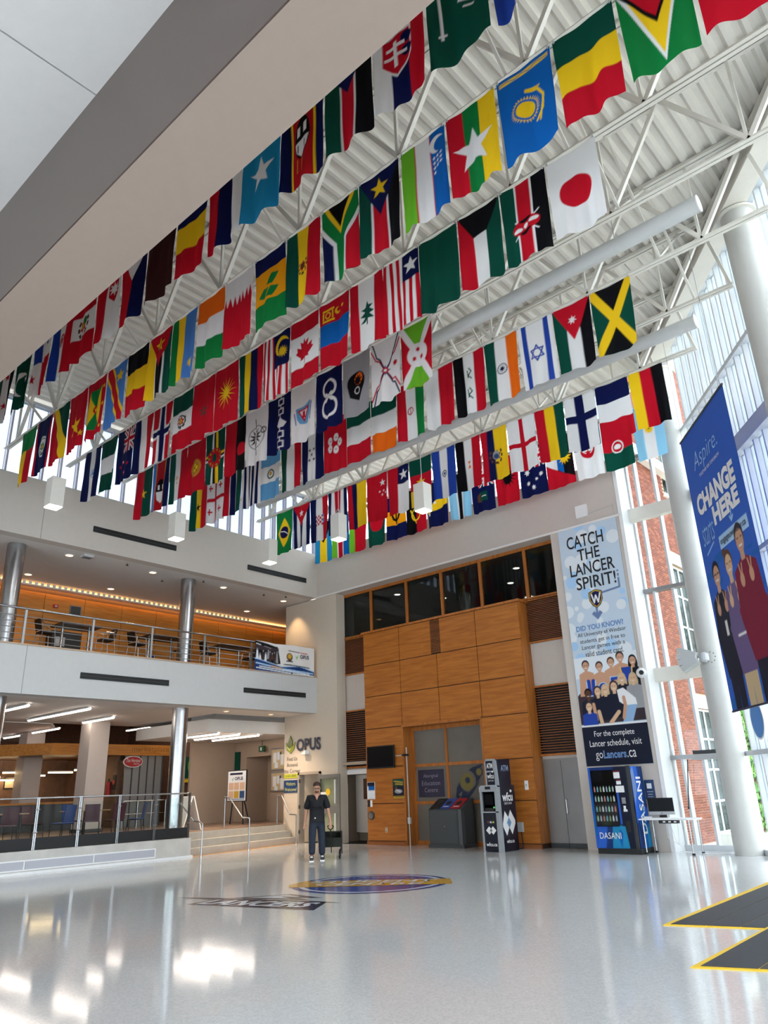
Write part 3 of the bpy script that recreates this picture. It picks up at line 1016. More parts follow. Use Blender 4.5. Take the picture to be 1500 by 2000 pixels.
# cloth banner tied to the railing
bspec = 'f v;p K 0 .0 1.0 .1 1.15 .7 0 .85;r w 0 .15 1.05 .3;l y .03 .05 .1 .25 .13;l A .02 .4 .16 .7 .2;p y 0.07 0.32 0.13 0.32 0.16 0.66 0.04 0.66;e A 0.10 0.28 .025 .045;e K 0.10 0.24 .025 .02;p v 0.19 0.48 0.25 0.48 0.28 0.66 0.16 0.66;e A 0.22 0.44 .025 .045;e K 0.22 0.40 .025 .02;p w 0.33 0.36 0.39 0.36 0.42 0.62 0.30 0.62;e A 0.36 0.32 .025 .045;e K 0.36 0.28 .025 .02;p y 0.44 0.42 0.50 0.42 0.53 0.76 0.41 0.76;e A 0.47 0.38 .025 .045;e K 0.47 0.34 .025 .02;p A 0.55 0.32 0.61 0.32 0.64 0.58 0.52 0.58;e A 0.58 0.28 .025 .045;e K 0.58 0.24 .025 .02;p w 0.63 0.36 0.69 0.36 0.72 0.66 0.60 0.66;e A 0.66 0.32 .025 .045;e K 0.66 0.28 .025 .02;p h 0.73 0.40 0.79 0.40 0.82 0.58 0.70 0.58;e A 0.76 0.36 .025 .045;e K 0.76 0.32 .025 .02;p w 0.83 0.36 0.89 0.36 0.92 0.70 0.80 0.70;e A 0.86 0.32 .025 .045;e K 0.86 0.28 .025 .02;p A 0.94 0.34 1.00 0.34 1.03 0.68 0.91 0.68;e A 0.97 0.30 .025 .045;e K 0.97 0.26 .025 .02;c h 1.55 .42 .14;c g 1.55 .40 .09;r K 1.4 .55 1.7 .6;p L 1.8 .32 1.88 .4 1.96 .3 1.9 .5;p u 0 .62 .5 .68 1.2 .8 2.0 .72 2.73 .85 2.73 1.02 0 1.02;p c 0 .60 .5 .66 1.2 .78 2.0 .70 2.73 .83 2.73 .86 2.0 .73 1.2 .81 .5 .69 0 .63;l c .05 .06 .76 .7 .81;l f .05 .72 .81 1.2 .86;l c .05 1.24 .87 2.66 .92;l y .035 .2 .86 2.5 .97;l y .035 .08 .92 1.6 .99;l y .03 1.7 .99 2.68 1.0;l K .035 1.3 .70 1.95 .71;l n .035 2.0 .71 2.5 .74;l h .03 1.5 .2 2.0 .23;l R .03 2.05 .23 2.4 .24'
bn = thing('railing_banner', 'white and blue printed cloth banner tied to the balcony railing at the back wall', 'banner', (-20.0, 15.8, 5.55))
nb = flat_print('cloth', bspec, 2.73, 1.02, 110, 44, (-19.96, 15.8, 6.56), (0, 1, 0), (0, 0, 1), PRINT, bn)
vv = np.zeros(len(nb.data.vertices)*3, np.float32); nb.data.vertices.foreach_get('co', vv); vv = vv.reshape(-1, 3)
vv[:, 0] += 0.012*np.sin(vv[:, 1]*9)*np.sin(vv[:, 2]*5)
vv[:, 2] -= 0.06*np.clip(1-np.abs(vv[:, 1]-0.9)/0.7, 0, 1)*(vv[:, 2]+0.0)/1.0*0.6
nb.data.vertices.foreach_set('co', vv.ravel()); nb.data.update()
text('lettering', 'OPUS', NAVY, bn, (-19.945, 17.82, 6.12), 0.42, 0.14, (0, 1, 0), depth=0.02, bold=0.02)

# ------------------------------------------------------------------ balcony: high tables and bar stools
TTOP = mat('dark_table_top', '#2a1614', 0.3)
STOOLC = mat('stool_black', '#17181b', 0.5)
def high_table(y, lab):
    t = thing('high_table', lab, 'table', (-21.75, y, 5.53), 'high tables on the balcony')
    MB().box(-22.15, y-0.62, 6.55, -21.35, y+0.62, 6.60).build('table_top', TTOP, t)
    for dy in (-0.42, 0.42):
        MB().cyl((-21.75, y+dy, 5.53), (-21.75, y+dy, 6.55), 0.04, 12).build('leg', STAIN, t, smooth=True)
        MB().box(-22.05, y+dy-0.04, 5.53, -21.45, y+dy+0.04, 5.56).build('foot', STAIN, t)
    return t
high_table(10.35, 'dark high table on the balcony, nearest the left edge')
high_table(13.25, 'dark high table on the balcony beside the steel column')
high_table(16.05, 'dark high table on the balcony nearest the printed banner')
def bar_stool(label):
    t = thing('bar_stool', label, 'stool', (0, 0, 0), 'bar stools on the balcony', world=False)
    MB().prism([(-0.2, -0.2), (0.2, -0.2), (0.22, 0.1), (0.16, 0.22), (-0.16, 0.22), (-0.22, 0.1)], 0.72, 0.76).build('seat', STOOLC, t, fix=True)
    MB().prism([(0.19, 0.80), (0.215, 0.80), (0.29, 1.12), (0.265, 1.13)], -0.2, 0.2, 'y').build('backrest', STOOLC, t, fix=True)
    for a in (-1, 1):
        MB().tube([(-0.24, a*0.24, 0.0), (-0.17, a*0.2, 0.92), (-0.10, a*0.2, 0.97), (0.16, a*0.2, 0.97)], 0.012, 6).build('leg', STAIN, t)
        MB().tube([(0.26, a*0.24, 0.0), (0.16, a*0.2, 0.97), (0.22, a*0.17, 1.05)], 0.012, 6).build('leg', STAIN, t)
    MB().tube([(-0.22, -0.225, 0.28), (-0.22, 0.225, 0.28)], 0.01, 6).tube([(0.23, -0.23, 0.28), (0.23, 0.23, 0.28)], 0.01, 6).build('foot_rest', STAIN, t)
    return t
stools = [(-21.7, 9.42, 90, 'black bar stool at the near end of the leftmost high table'), (-21.7, 11.3, -90, 'black bar stool at the far end of the leftmost high table'),
          (-21.7, 12.4, 95, 'black bar stool at the near end of the high table beside the steel column'), (-21.9, 14.15, -90, 'black bar stool behind the steel column at the far end of its table'),
          (-21.7, 15.15, 90, 'black bar stool at the near end of the table next to the printed banner'), (-21.8, 17.0, -85, 'black bar stool at the far end of the table next to the printed banner')]
s0 = bar_stool(stools[0][3])
for i, (x, y, a, lab) in enumerate(stools):
    o = s0 if i == 0 else copy_tree(s0)
    o.location = (x, y, 5.53)
    o.rotation_euler = (0, 0, math.radians(a+180))
    o['label'] = lab
# balcony details
t = thing('newspaper_rack', 'black newspaper rack against the balcony wall behind the leftmost table', 'rack', (-24.3, 11.2, 5.53))
MB().box(-24.7, 10.75, 5.53, -24.25, 11.75, 6.95).build('body', STOOLC, t)
for i, (y, z) in enumerate(((10.85, 6.45), (10.85, 6.05), (10.85, 5.65), (11.25, 5.65), (11.25, 6.05))):
    MB().box(-24.25, y, z, -24.235, y+0.34, z+0.3).build('newspaper', LGREY, t)
t = thing('alarm_strobe', 'small red fire alarm box on the balcony wall', 'alarm', (-24.7, 10.93, 7.85))
MB().box(-24.72, 10.86, 7.8, -24.66, 11.02, 7.92).build('body', RED, t)
MB().box(-24.66, 10.9, 7.83, -24.64, 10.98, 7.89).build('lens', LGREY, t)
t = thing('wall_speaker', 'square grey speaker grille on the balcony wall', 'speaker', (-24.7, 11.6, 7.7))
MB().box(-24.72, 11.45, 7.62, -24.68, 11.85, 7.98).build('frame', MGREY, t)
MB().box(-24.68, 11.48, 7.65, -24.675, 11.82, 7.95).build('grille', DGREY, t)
t = thing('notice_holder', 'small blue and white notice holder on the balcony wall', 'notice', (-24.7, 14.6, 6.3))
MB().box(-24.72, 14.5, 6.15, -24.69, 14.85, 6.6).build('board', PUREW, t)
MB().box(-24.69, 14.52, 6.38, -24.685, 14.83, 6.58).build('header', BLUEP, t)
t = thing('shelf_unit', 'low shelf with pale folders against the balcony wall by the banner', 'shelf', (-24.4, 18, 5.53))
MB().box(-24.7, 17.0, 5.95, -24.3, 19.6, 5.99).box(-24.7, 17.0, 5.53, -24.3, 17.04, 5.95).box(-24.7, 19.56, 5.53, -24.3, 19.6, 5.95).build('shelf', mat('yellow_wood', '#c29a3a', 0.5), t)
for i in range(9):
    MB().box(-24.6, 17.15+i*0.26, 5.99, -24.35, 17.28+i*0.26, 6.25).build('folder', CREAM, t)

# downlights under the balcony ceiling
dls = [(-20.9, 9.48), (-20.9, 12.28), (-20.95, 15.11), (-21.1, 18.0), (-23.6, 12.3), (-23.65, 9.47), (-23.3, 17.98)]
dn = ['front row, nearest the left column', 'front row, before the right column', 'front row, past the right column', 'front row, beside the cream wall', 'rear row, between the columns', 'rear row, behind the left column', 'rear row, beside the cream wall']
for (x, y), d in zip(dls, dn):
    downlight(x, y, 8.5, 'warm round downlight in the balcony ceiling, '+d, 'balcony ceiling downlights')
    L = bpy.data.lights.new('downlight_beam', 'SPOT'); L.energy = 45; L.color = (1, 0.72, 0.42); L.spot_size = 1.9; L.spot_blend = 0.8; L.shadow_soft_size = 0.08
    lo = bpy.data.objects.new('downlight_beam', L); COL.objects.link(lo); lo.location = (x, y, 8.46)
L = bpy.data.lights.new('tilted_extra_beam', 'SPOT'); L.energy = 40; L.color = (1, 0.62, 0.30); L.spot_size = 1.2; L.spot_blend = 0.7; L.shadow_soft_size = 0.05  # extra spot without a fixture of its own, tilted toward the cream wall
lo = bpy.data.objects.new('tilted_extra_beam', L); COL.objects.link(lo); lo.location = (-21.1, 18.06, 8.45); lo.rotation_euler = (math.radians(20), 0, 0)
t = thing('ceiling_sensor', 'small grey ceiling sensor above the balcony edge', 'sensor', (-20.6, 9.9, 8.45))
MB().box(-20.75, 9.75, 8.44, -20.5, 10.05, 8.5).build('body', LGREY, t)
MB().box(-20.72, 9.78, 8.425, -20.53, 10.02, 8.44).build('lens', MGREY, t)
SPK = [(-20.6, 11.2), (-21.5, 13.0), (-20.7, 14.1), (-20.8, 16.8), (-20.5, 17.6)]
for (x, y), w_ in zip(SPK, by_place([(x, y, 8.5) for x, y in SPK])):
    t = thing('sprinkler_head', 'tiny dark sprinkler head under the balcony ceiling, '+w_, 'sprinkler', (x, y, 8.5), 'balcony sprinklers')
    MB().cyl((x, y, 8.5), (x, y, 8.45), 0.02, 8).build('stem', DGREY, t)
    MB().cyl((x, y, 8.45), (x, y, 8.44), 0.045, 10).build('deflector', DGREY, t)

# ------------------------------------------------------------------ planter wall and glass railing of the dining area
pw = tag(bpy.data.objects.new('wall_planter', None), 'low pale concrete wall with vent panels along the dining platform', None, None, 'structure'); COL.objects.link(pw)
MB().box(-19.95, -8, 0, -19.75, 13.5, 0.52).box(-20.9, 13.3, 0, -19.95, 13.5, 0.52).build('wall_body', mat('pale_concrete', '#c4c1bb', 0.5, var=0.1, scale=2.5), pw)
MB().box(-19.76, -8, 0, -19.70, 13.55, 0.055).build('base_strip', PUREW, pw)
y = 12.33
while y > -4:
    MB().box(-19.752, y-1.74, 0.11, -19.742, y, 0.29).build('vent_panel', mat('vent_grey', '#b4b5bd', 0.4), pw)
    MB().box(-19.752, y-1.77, 0.08, -19.735, y+0.03, 0.11).box(-19.752, y-1.77, 0.29, -19.735, y+0.03, 0.32).box(-19.752, y, 0.11, -19.735, y+0.03, 0.29).build('vent_frame', PUREW, pw)
    y -= 1.79
gr_ = thing('glass_railing', 'glass railing with steel posts and black base along the dining platform', 'railing', (-19.85, 10, 0.52))
pys = [13.42-1.115*i for i in range(12)]
for i, y in enumerate(pys):
    MB().box(-19.83, y-0.035, 0.52, -19.80, y-0.008, 1.74).box(-19.83, y+0.008, 0.52, -19.80, y+0.035, 1.74).build('post', STAIN, gr_)
    MB().cyl((-19.80, y-0.06, 1.45), (-19.80, y+0.06, 1.45), 0.014, 8).cyl((-19.80, y-0.06, 0.92), (-19.80, y+0.06, 0.92), 0.014, 8).build('clamp', STAIN, gr_)
    if i:
        MB().box(-19.86, y+0.06, 0.84, -19.848, y+1.115-0.06, 1.6).build('glass_pane', glass('railing_glass', (0.93, 0.97, 0.96), 0.2), gr_)
        MB().box(-19.90, y+0.04, 0.53, -19.82, y+1.115-0.04, 0.80).build('base_panel', BLACK, gr_)
MB().cyl((-19.82, pys[-1], 1.72), (-19.82, 13.5, 1.72), 0.022, 10).build('top_rail', STAIN, gr_, smooth=True)
# step handrails
def handrail(name_lab, x0, y0, x1, z1, kind):
    t = thing('step_handrail', name_lab, 'handrail', (x0, y0, 0))
    if kind == 'long':
        MB().tube([(x0, y0, 0), (x0, y0, 0.92), (x0-0.35, y0, 0.94), (x1, y0+0.1, z1), (x1-0.3, y0+0.12, z1+0.02)], 0.022, 8).build('rail', STAIN, t, smooth=True)
        MB().cyl((x1-0.28, y0+0.12, RZ), (x1-0.28, y0+0.12, z1), 0.022, 8).build('post', STAIN, t, smooth=True)
        MB().cyl((x0, y0, 0), (x0, y0, 0.012), 0.05, 12).build('base_flange', STAIN, t)
    else:
        MB().tube([(x0, y0, 0), (x0, y0, 0.85), (x0-0.06, y0-0.06, 0.92), (x0-0.25, y0-0.15, 0.95), (x0-0.3, y0-0.2, 1.05), (x0-0.9, y0-0.2, 1.45)], 0.022, 8).build('rail', STAIN, t, smooth=True)
        MB().cyl((x0, y0, 0), (x0, y0, 0.012), 0.05, 12).build('base_flange', STAIN, t)
    return t
handrail('steel handrail at the left end of the steps beside the glass railing', -19.72, 13.85, 0, 0, 'short')
handrail('steel handrail in the middle of the steps', -20.2, 15.95, -21.4, 1.55, 'long')
handrail('steel handrail at the right end of the steps by the cream wall', -20.62, 18.3, -21.5, 1.55, 'long')

# ------------------------------------------------------------------ dining area
for (x, y, lab) in ((-26.1, 13.55, 'square grey column of the dining area, nearer one'), (-31.3, 13.6, 'square grey column of the dining area, farther one at the left')):
    t = thing('square_column', lab, 'column', (x, y, RZ), 'square columns of the dining area')
    MB().box(x-0.36, y-0.36, RZ, x+0.36, y+0.36, 4.3).build('shaft', mat('column_grey', '#b9aea6', 0.5), t)
    MB().box(x-0.38, y-0.38, RZ, x+0.38, y+0.38, RZ+0.12).build('base', DGREY, t)
struct('wall_dining', MB().box(-36.2, -8, 0.6, -36, 24, 5.4).box(-36, 20.5, 0.6, -27.0, 20.7, 5.4), mat('brown_brick_wall', '#6d4c3c', 0.8, var=0.2, scale=8), 'dim brown walls at the back of the dining area')
struct('ceiling_open', MB().box(-36, -8, 5.3, -27.2, 24, 5.4).box(-27.2, 18.6, 5.3, -20.4, 24, 5.4), BLACK, 'black open ceiling over the food counters')
struct('ceiling_slab', MB().prism([(-36, -8), (-27.2, -8), (-27.2, 12.4), (-29, 13.4), (-36, 15.2)], 4.25, 4.35), CEIL, 'white lower ceiling slab at the far left of the dining area')
struct('bulkhead_entry', MB().box(-27.0, 15.7, 3.72, -22.3, 20.4, 4.15), WHITE, 'white dropped ceiling box above the top of the steps')
struct('ceiling_entry', MB().box(-23.2, 15.6, 4.15, -21.8, 20.5, 4.27), MGREY, 'grey recess above the dropped ceiling box')
we = MB().box(-27.0, 20.45, RZ, -26.2, 20.6, 5.3).box(-24.6, 20.45, RZ, -21.7, 20.6, 5.3).box(-26.2, 20.45, 3.1, -24.6, 20.6, 5.3).box(-26.3, 21.6, RZ, -24.5, 21.7, 3.3).box(-26.25, 20.6, RZ, -26.2, 21.6, 3.1).box(-24.6, 20.6, RZ, -24.55, 21.6, 3.1).box(-26.3, 20.6, 3.1, -24.5, 21.7, 3.2)
struct('wall_corridor', we, mat('taupe_paint', '#b09a86', 0.6), 'taupe wall with a doorway at the top of the steps')
struct('wall_entry_left', MB().box(-27.05, 18.2, RZ, -26.95, 20.6, 5.3), mat('taupe_paint', '#b09a86'), 'taupe wall end beside the food counters')
LED = lamp_mat('led_tube', '#fff0e2', 14.0)
leds = [((-26.0, 11.1), (-21.85, 11.1), 4.215, 'long lit linear light in the middle of the dining ceiling'), ((-25.97, 13.0), (-23.89, 13.0), 4.215, 'short lit linear light in front of the nearer square column'), ((-23.6, 9.28), (-21.89, 9.28), 4.215, 'short lit linear light beside the left steel column'),
        ((-30.4, 13.2), (-28.2, 13.2), 4.2, 'lit linear light above the farther square column'), ((-33.3, 13.3), (-31.4, 13.3), 4.2, 'lit linear light at the far left of the dining ceiling'), ((-34.0, 10.3), (-32.0, 10.3), 4.2, 'lit linear light near the left edge beyond the steel column')]
for i, (dz_, lab) in enumerate(((0, 'lit linear light under the dropped ceiling box, nearest the steel column'), (0.75, 'middle lit linear light under the dropped ceiling box'), (1.5, 'lit linear light under the dropped ceiling box, nearest the cream wall'))):
    leds.append(((-25.1-0.15*i, 16.25+dz_*1.25), (-22.45-0.05*i, 16.25+dz_*1.25), 3.685, lab))
for i, (x, y, l) in enumerate(((-30.0, 16.2, 2.2), (-28.6, 17.6, 2.2), (-31.5, 18.4, 2.0), (-29.5, 19.3, 1.8))):
    leds.append(((x-l/2, y), (x+l/2, y), 4.6, ['lit linear light hung in the black ceiling behind the nearer square column', 'lit linear light hung in the black ceiling above the shutter', 'lit linear light hung deep in the black ceiling', 'lit linear light hung in the black ceiling near the dropped box'][i]))
for a, b, z, lab in leds:
    t = thing('linear_light', lab, 'light', (a[0], a[1], z), 'linear lights of the dining area')
    MB().bar((a[0], a[1], z+0.02), (b[0], b[1], z+0.02), 0.14, 0.04).build('housing', PUREW, t)
    MB().cyl((a[0], a[1], z-0.005), (b[0], b[1], z-0.005), 0.035, 10).build('diffuser', LED, t, smooth=True)
    if z > 4.5:
        for q in (a, b):
            MB().cyl((q[0], q[1], z+0.04), (q[0], q[1], 5.3), 0.006, 5).build('hanger_rod', ALU, t)
# food kiosk with wooden canopy
t = thing('kiosk_canopy', 'honey wood canopy band lettered marketplace over the food kiosk', 'canopy', (-28.5, 15.5, 3.27))
MB().box(-28.55, 13.1, 3.27, -28.35, 18.2, 3.68).build('front_board', WOODO, t)
MB().prism([(-28.55, 13.1), (-28.35, 13.1), (-30.6, 11.2), (-30.8, 11.2)], 3.27, 3.68).build('side_board', WOODO, t, fix=True)
MB().prism([(-28.6, 13.1), (-28.6, 18.2), (-33, 18.2), (-33, 11.2), (-30.8, 11.2)], 3.30, 3.36).build('soffit', mat('kiosk_soffit', '#6b4a36', 0.4), t, fix=True)
text('lettering', 'marketplace', mat('canopy_letters', '#8a5a20', 0.5), t, (-28.34, 16.35, 3.36), 1.7, 0.25, (0, 1, 0), depth=0.01)
t = thing('rolling_shutter', 'closed pale grey rolling shutter of the food kiosk', 'shutter', (-28.6, 17, RZ))
for i in range(5):
    MB().box(-28.65, 16.25+i*0.34, RZ, -28.6, 16.25+i*0.34+0.3, 3.27).build('leaf', mat('shutter_grey', '#8c8e90', 0.4, metal=0.4), t)
    MB().box(-28.64, 16.25+i*0.34+0.3, RZ, -28.57, 16.25+i*0.34+0.34, 3.27).build('guide_post', DGREY, t)
t = thing('oval_sign', 'red oval shop sign with white script under the wooden canopy', 'sign', (-28.3, 16.4, 2.95))
MB().prism([(16.4+0.42*math.cos(a*math.pi/16), 3.02+0.22*math.sin(a*math.pi/16)) for a in range(32)], -28.32, -28.26, 'x').build('plate', PUREW, t, fix=True)
MB().prism([(16.4+0.39*math.cos(a*math.pi/16), 3.02+0.19*math.sin(a*math.pi/16)) for a in range(32)], -28.30, -28.25, 'x').build('face', RED, t, fix=True)
text('lettering', 'Tim Hortons', PUREW, t, (-28.245, 16.09, 3.0), 0.62, 0.14, (0, 1, 0), shear=0.2)
text('lettering', 'express', PUREW, t, (-28.245, 16.42, 2.9), 0.25, 0.06, (0, 1, 0))
t = thing('kiosk_counter', 'pale wood serving counter inside the food kiosk', 'counter', (-30.5, 14, RZ))
MB().box(-30.88, 11.5, 1.55, -30.1, 15.4, 1.62).build('worktop', WOODO, t)
MB().box(-30.85, 11.6, RZ, -30.15, 15.3, 1.55).build('body', DGREY, t)
struct('wall_kiosk', MB().box(-33.4, 11, RZ, -33.2, 19.5, 3.3).box(-33.2, 16.1, RZ, -28.9, 16.2, 3.28), mat('kiosk_wall', '#6f5445', 0.7, var=0.15, scale=5), 'brown back wall of the food kiosk')
GLW = lamp_mat('kiosk_lamp', '#ffd9a0', 7.0)
GLP = [(-31.5, 13.4, 2.75), (-32.2, 14.4, 2.65), (-32.0, 12.5, 2.6), (-30.8, 14.9, 2.72), (-32.6, 13.3, 2.5), (-29.4, 15.3, 2.75)]
for (x, y, z), w_ in zip(GLP, by_place(GLP)):
    t = thing('grille_light', 'warm lit louvred strip light hanging inside the food kiosk, '+w_, 'light', (x, y, z), 'strip lights of the food kiosk')
    MB().box(x-0.5, y-0.5, z+0.06, x-0.4, y+0.5, z+0.10).build('housing', MGREY, t)
    MB().box(x-0.5, y-0.5, z, x-0.4, y+0.5, z+0.05).build('diffuser', GLW, t)
    MB().cyl((x-0.45, y, z+0.1), (x-0.45, y, 3.298), 0.008, 5).build('hanger_rod', DGREY, t)
for (y, z, w, h, c, lab) in ((12.6, 2.2, .35, .4, '#8a2a20', 'small framed red notice on the kiosk wall'), (13.5, 2.2, .4, .45, '#c7b59a', 'pale framed notice on the kiosk wall'), (14.6, 2.1, .3, .8, '#c8bca8', 'tall pale poster on the kiosk wall')):
    t = thing('kiosk_notice', lab, 'notice', (-33.15, y, z))
    MB().box(-33.2, y, z, -33.16, y+w, z+h).build('frame', DARK, t)
    MB().box(-33.16, y+0.03, z+0.03, -33.15, y+w-0.03, z+h-0.03).build('sheet', mat('notice'+c, c), t)
t = thing('fire_extinguisher', 'red fire extinguisher on the wall beside the shutter', 'extinguisher', (-29.3, 16.0, 1.6))
MB().cyl((-29.3, 16.0, 1.75), (-29.3, 16.0, 2.3), 0.08, 14).build('cylinder', RED, t, smooth=True)
MB().cyl((-29.3, 16.0, 2.3), (-29.3, 16.0, 2.42), 0.03, 8).build('valve', BLACK, t)
t = thing('red_cup_sign', 'small black and red hanging cup sign beside the shutter', 'sign', (-29.0, 16.0, 2.0))
MB().box(-29.1, 16.05, 2.0, -28.9, 16.1, 2.55).build('plate', BLACK, t)
MB().cyl((-29.0, 16.05, 2.28), (-29.0, 16.03, 2.28), 0.09, 16).build('badge', RED, t)
t = thing('menu_screen', 'dark menu screen at the left edge of the dining area', 'screen', (-33, 11.9, 1.5))
MB().box(-33.1, 10.4, 1.6, -33.0, 12.4, 2.5).build('frame', BLACK, t)
MB().box(-33.0, 10.45, 1.65, -32.99, 12.35, 2.45).build('panel', DARK, t)
# far counter with green mural and globe lamps
t = thing('food_mural', 'green mural board over the far counter behind the steel column', 'mural', (-30, 19.5, 2.2))
flat_print('board', 'f D;c L .5 .4 .3;c D .5 .4 .22;c L 1.5 .6 .35;c D 1.5 .6 .28;l L .06 2 .2 2.6 .8 3.2 .3;c G 2.5 .4 .2;r Y 0 .95 4 1.1', 4.0, 1.1, 70, 24, (-30.6, 20.4, 3.35), (1, 0, 0), (0, 0, 1), PRINT, t)
MB().box(-30.6, 20.41, 2.25, -26.6, 20.44, 3.35).build('backing', DARK, t)
GLB = lamp_mat('globe_bulb', '#ffedc8', 10.0)
GLO = [(-29.3+0.45*i, 19.4+0.25*(i % 2), 3.2+0.12*(i % 2)) for i in range(6)]
for (x, y, z), w_ in zip(GLO, by_place(GLO)):
    t = thing('globe_lamp', 'small lit globe lamp in the cluster behind the steel column, '+w_, 'lamp', (x, y, z), 'globe lamps by the far counter')
    MB().ball((x, y, z), 0.085, 12, 8).build('globe', GLB, t, smooth=True)
    MB().cyl((x, y, z+0.08), (x, y, 5.3), 0.006, 5).build('cord', BLACK, t)
t = thing('food_counter', 'brown serving counter at the back behind the steel column', 'counter', (-29, 20, RZ))
MB().box(-30.6, 19.6, RZ, -27.2, 20.3, 1.75).build('body', mat('counter_brown', '#4b2e22', 0.6), t)
MB().box(-30.7, 19.5, 1.75, -27.1, 20.3, 1.81).build('worktop', DGREY, t)
tag(flat_print('yellow_poster', 'f Y;r o .05 .1 .35 .5;c R .2 .3 .1;r D .05 .8 .35 .86;r D .05 .95 .3 1', 0.4, 1.1, 16, 40, (-27.6, 19.58, 2.3), (1, 0, 0), (0, 0, 1), PRINT), 'upright yellow poster beside the steel column', 'poster')

# dining tables and chairs
CH_M = mat('chair_plum', '#4a2430', 0.4); CH_B = mat('chair_blue', '#1f3f78', 0.4)
CHF = mat('chair_frame', '#232427', 0.4, metal=0.5)
def shell_chair(kind, label):
    t = thing('shell_chair', label, 'chair', (0, 0, 0), 'dining chairs by the glass railing', world=False)
    m = CH_M if kind == 'm' else CH_B
    MB().prism([(-0.22, 0.43), (0.2, 0.44), (0.22, 0.46), (-0.22, 0.455)], -0.21, 0.21, 'y').build('seat', m, t, fix=True)
    MB().prism([(-0.20, 0.46), (-0.225, 0.46), (-0.30, 0.92), (-0.275, 0.92)], -0.21, 0.21, 'y').build('backrest', m, t, fix=True)
    for a in (-1, 1):
        MB().tube([(0.24, a*0.22, 0), (0.2, a*0.2, 0.43)], 0.011, 6).build('leg', CHF, t)
        MB().tube([(-0.26, a*0.22, 0), (-0.2, a*0.2, 0.43)], 0.011, 6).build('leg', CHF, t)
        MB().tube([(0.2, a*0.2, 0.42), (-0.2, a*0.2, 0.42)], 0.011, 6).build('side_rail', CHF, t)
    return t
cb = shell_chair('b', 'x'); cm = shell_chair('m', 'x')
chairs = [(-22.4, 9.35, 170, 'm', 'plum shell chair near the left edge behind the glass railing'), (-23.2, 10.4, 20, 'm', 'plum shell chair turned away at the second table'), (-22.1, 10.75, 200, 'b', 'blue shell chair between two plum chairs behind the railing'),
          (-22.2, 11.7, 150, 'm', 'plum shell chair left of the nearer square column'), (-22.3, 12.45, 185, 'm', 'plum shell chair in front of the nearer square column'), (-22.6, 13.35, 250, 'b', 'bright blue shell chair nearest the shutter'),
          (-24.0, 9.6, 15, 'm', 'plum shell chair on the far side of the leftmost dining table'), (-24.0, 12.0, 10, 'b', 'blue shell chair on the far side of the right dining table')]
used = set()
for x, y, a, k, lab in chairs:
    src = cb if k == 'b' else cm
    o = src if k not in used else copy_tree(src)
    used.add(k)
    o.location = (x, y, RZ); o.rotation_euler = (0, 0, math.radians(a)); o['label'] = lab
for y, lab in ((9.5, 'pale dining table behind the glass railing, leftmost'), (12.0, 'pale dining table behind the glass railing, by the nearer square column')):
    t = thing('dining_table', lab, 'table', (-23.2, y, RZ), 'dining tables by the railing')
    MB().box(-23.7, y-0.6, RZ+0.72, -22.8, y+0.6, RZ+0.75).build('table_top', mat('table_tan', '#a5825c', 0.4), t)
    MB().cyl((-23.25, y, RZ), (-23.25, y, RZ+0.72), 0.04, 10).build('pedestal', CHF, t)
    MB().cyl((-23.25, y, RZ), (-23.25, y, RZ+0.03), 0.3, 20).build('base', CHF, t)
t = thing('steel_gate', 'low steel rail fence in front of the shutter', 'fence', (-27.0, 16.5, RZ))
for i in range(5):
    MB().cyl((-27.0, 15.4+i*0.6, RZ), (-27.0, 15.4+i*0.6, RZ+0.95), 0.02, 8).build('post', STAIN, t)
MB().tube([(-27.0, 15.4, RZ+0.95), (-27.0, 17.8, RZ+0.95)], 0.02, 8).tube([(-27.0, 15.4, RZ+0.5), (-27.0, 17.8, RZ+0.5)], 0.012, 8).build('rail', STAIN, t)

# A-board and easel sign at the top of the steps
t = thing('folding_sign', 'white folding A-board standing at the top of the steps', 'sign', (-22.4, 15.1, RZ))
for s, nm in ((1, 'front_leaf'), (-1, 'rear_leaf')):
    MB().prism([(15.15, RZ+1.05), (15.15+s*0.04, RZ+1.05), (15.15+s*0.38, RZ), (15.15+s*0.34, RZ)], -22.75, -22.15, 'x').build(nm, PUREW, t, fix=True)
t = thing('easel_sign', 'easel holding a printed menu poster headed OPUS in front of the taupe wall', 'sign', (-24.2, 18.5, RZ))
MB().box(-24.78, 18.46, 1.40, -23.62, 18.50, 2.52).build('frame', DARK, t)
flat_print('poster', 'f W;r n .12 .06 .9 .14;p L .2 .22 .28 .3 .36 .2 .3 .36;' + ';'.join('r %s %.2f %.2f %.2f %.2f' % (c, x, y, x+.3, y+.26) for c, x, y in (('f', .06, .42), ('f', .4, .42), ('f', .74, .42), ('f', .06, .71), ('g', .4, .71), ('d', .74, .71))) + ';r q .06 .99 1.04 1.03', 1.1, 1.06, 44, 42, (-24.75, 18.455, 2.49), (1, 0, 0), (0, 0, 1), PRINT, t)
text('lettering', 'OPUS', NAVY, t, (-24.32, 18.45, 2.16), 0.5, 0.12, depth=0.004, bold=0.02)
for q in ((-24.6, 18.5), (-23.8, 18.5), (-24.2, 19.1)):
    MB().bar((q[0], q[1], RZ), (-24.2 if q[1] > 18.6 else q[0]*0.5-12.1, 18.55, 2.3), 0.035).build('leg', DARK, t)
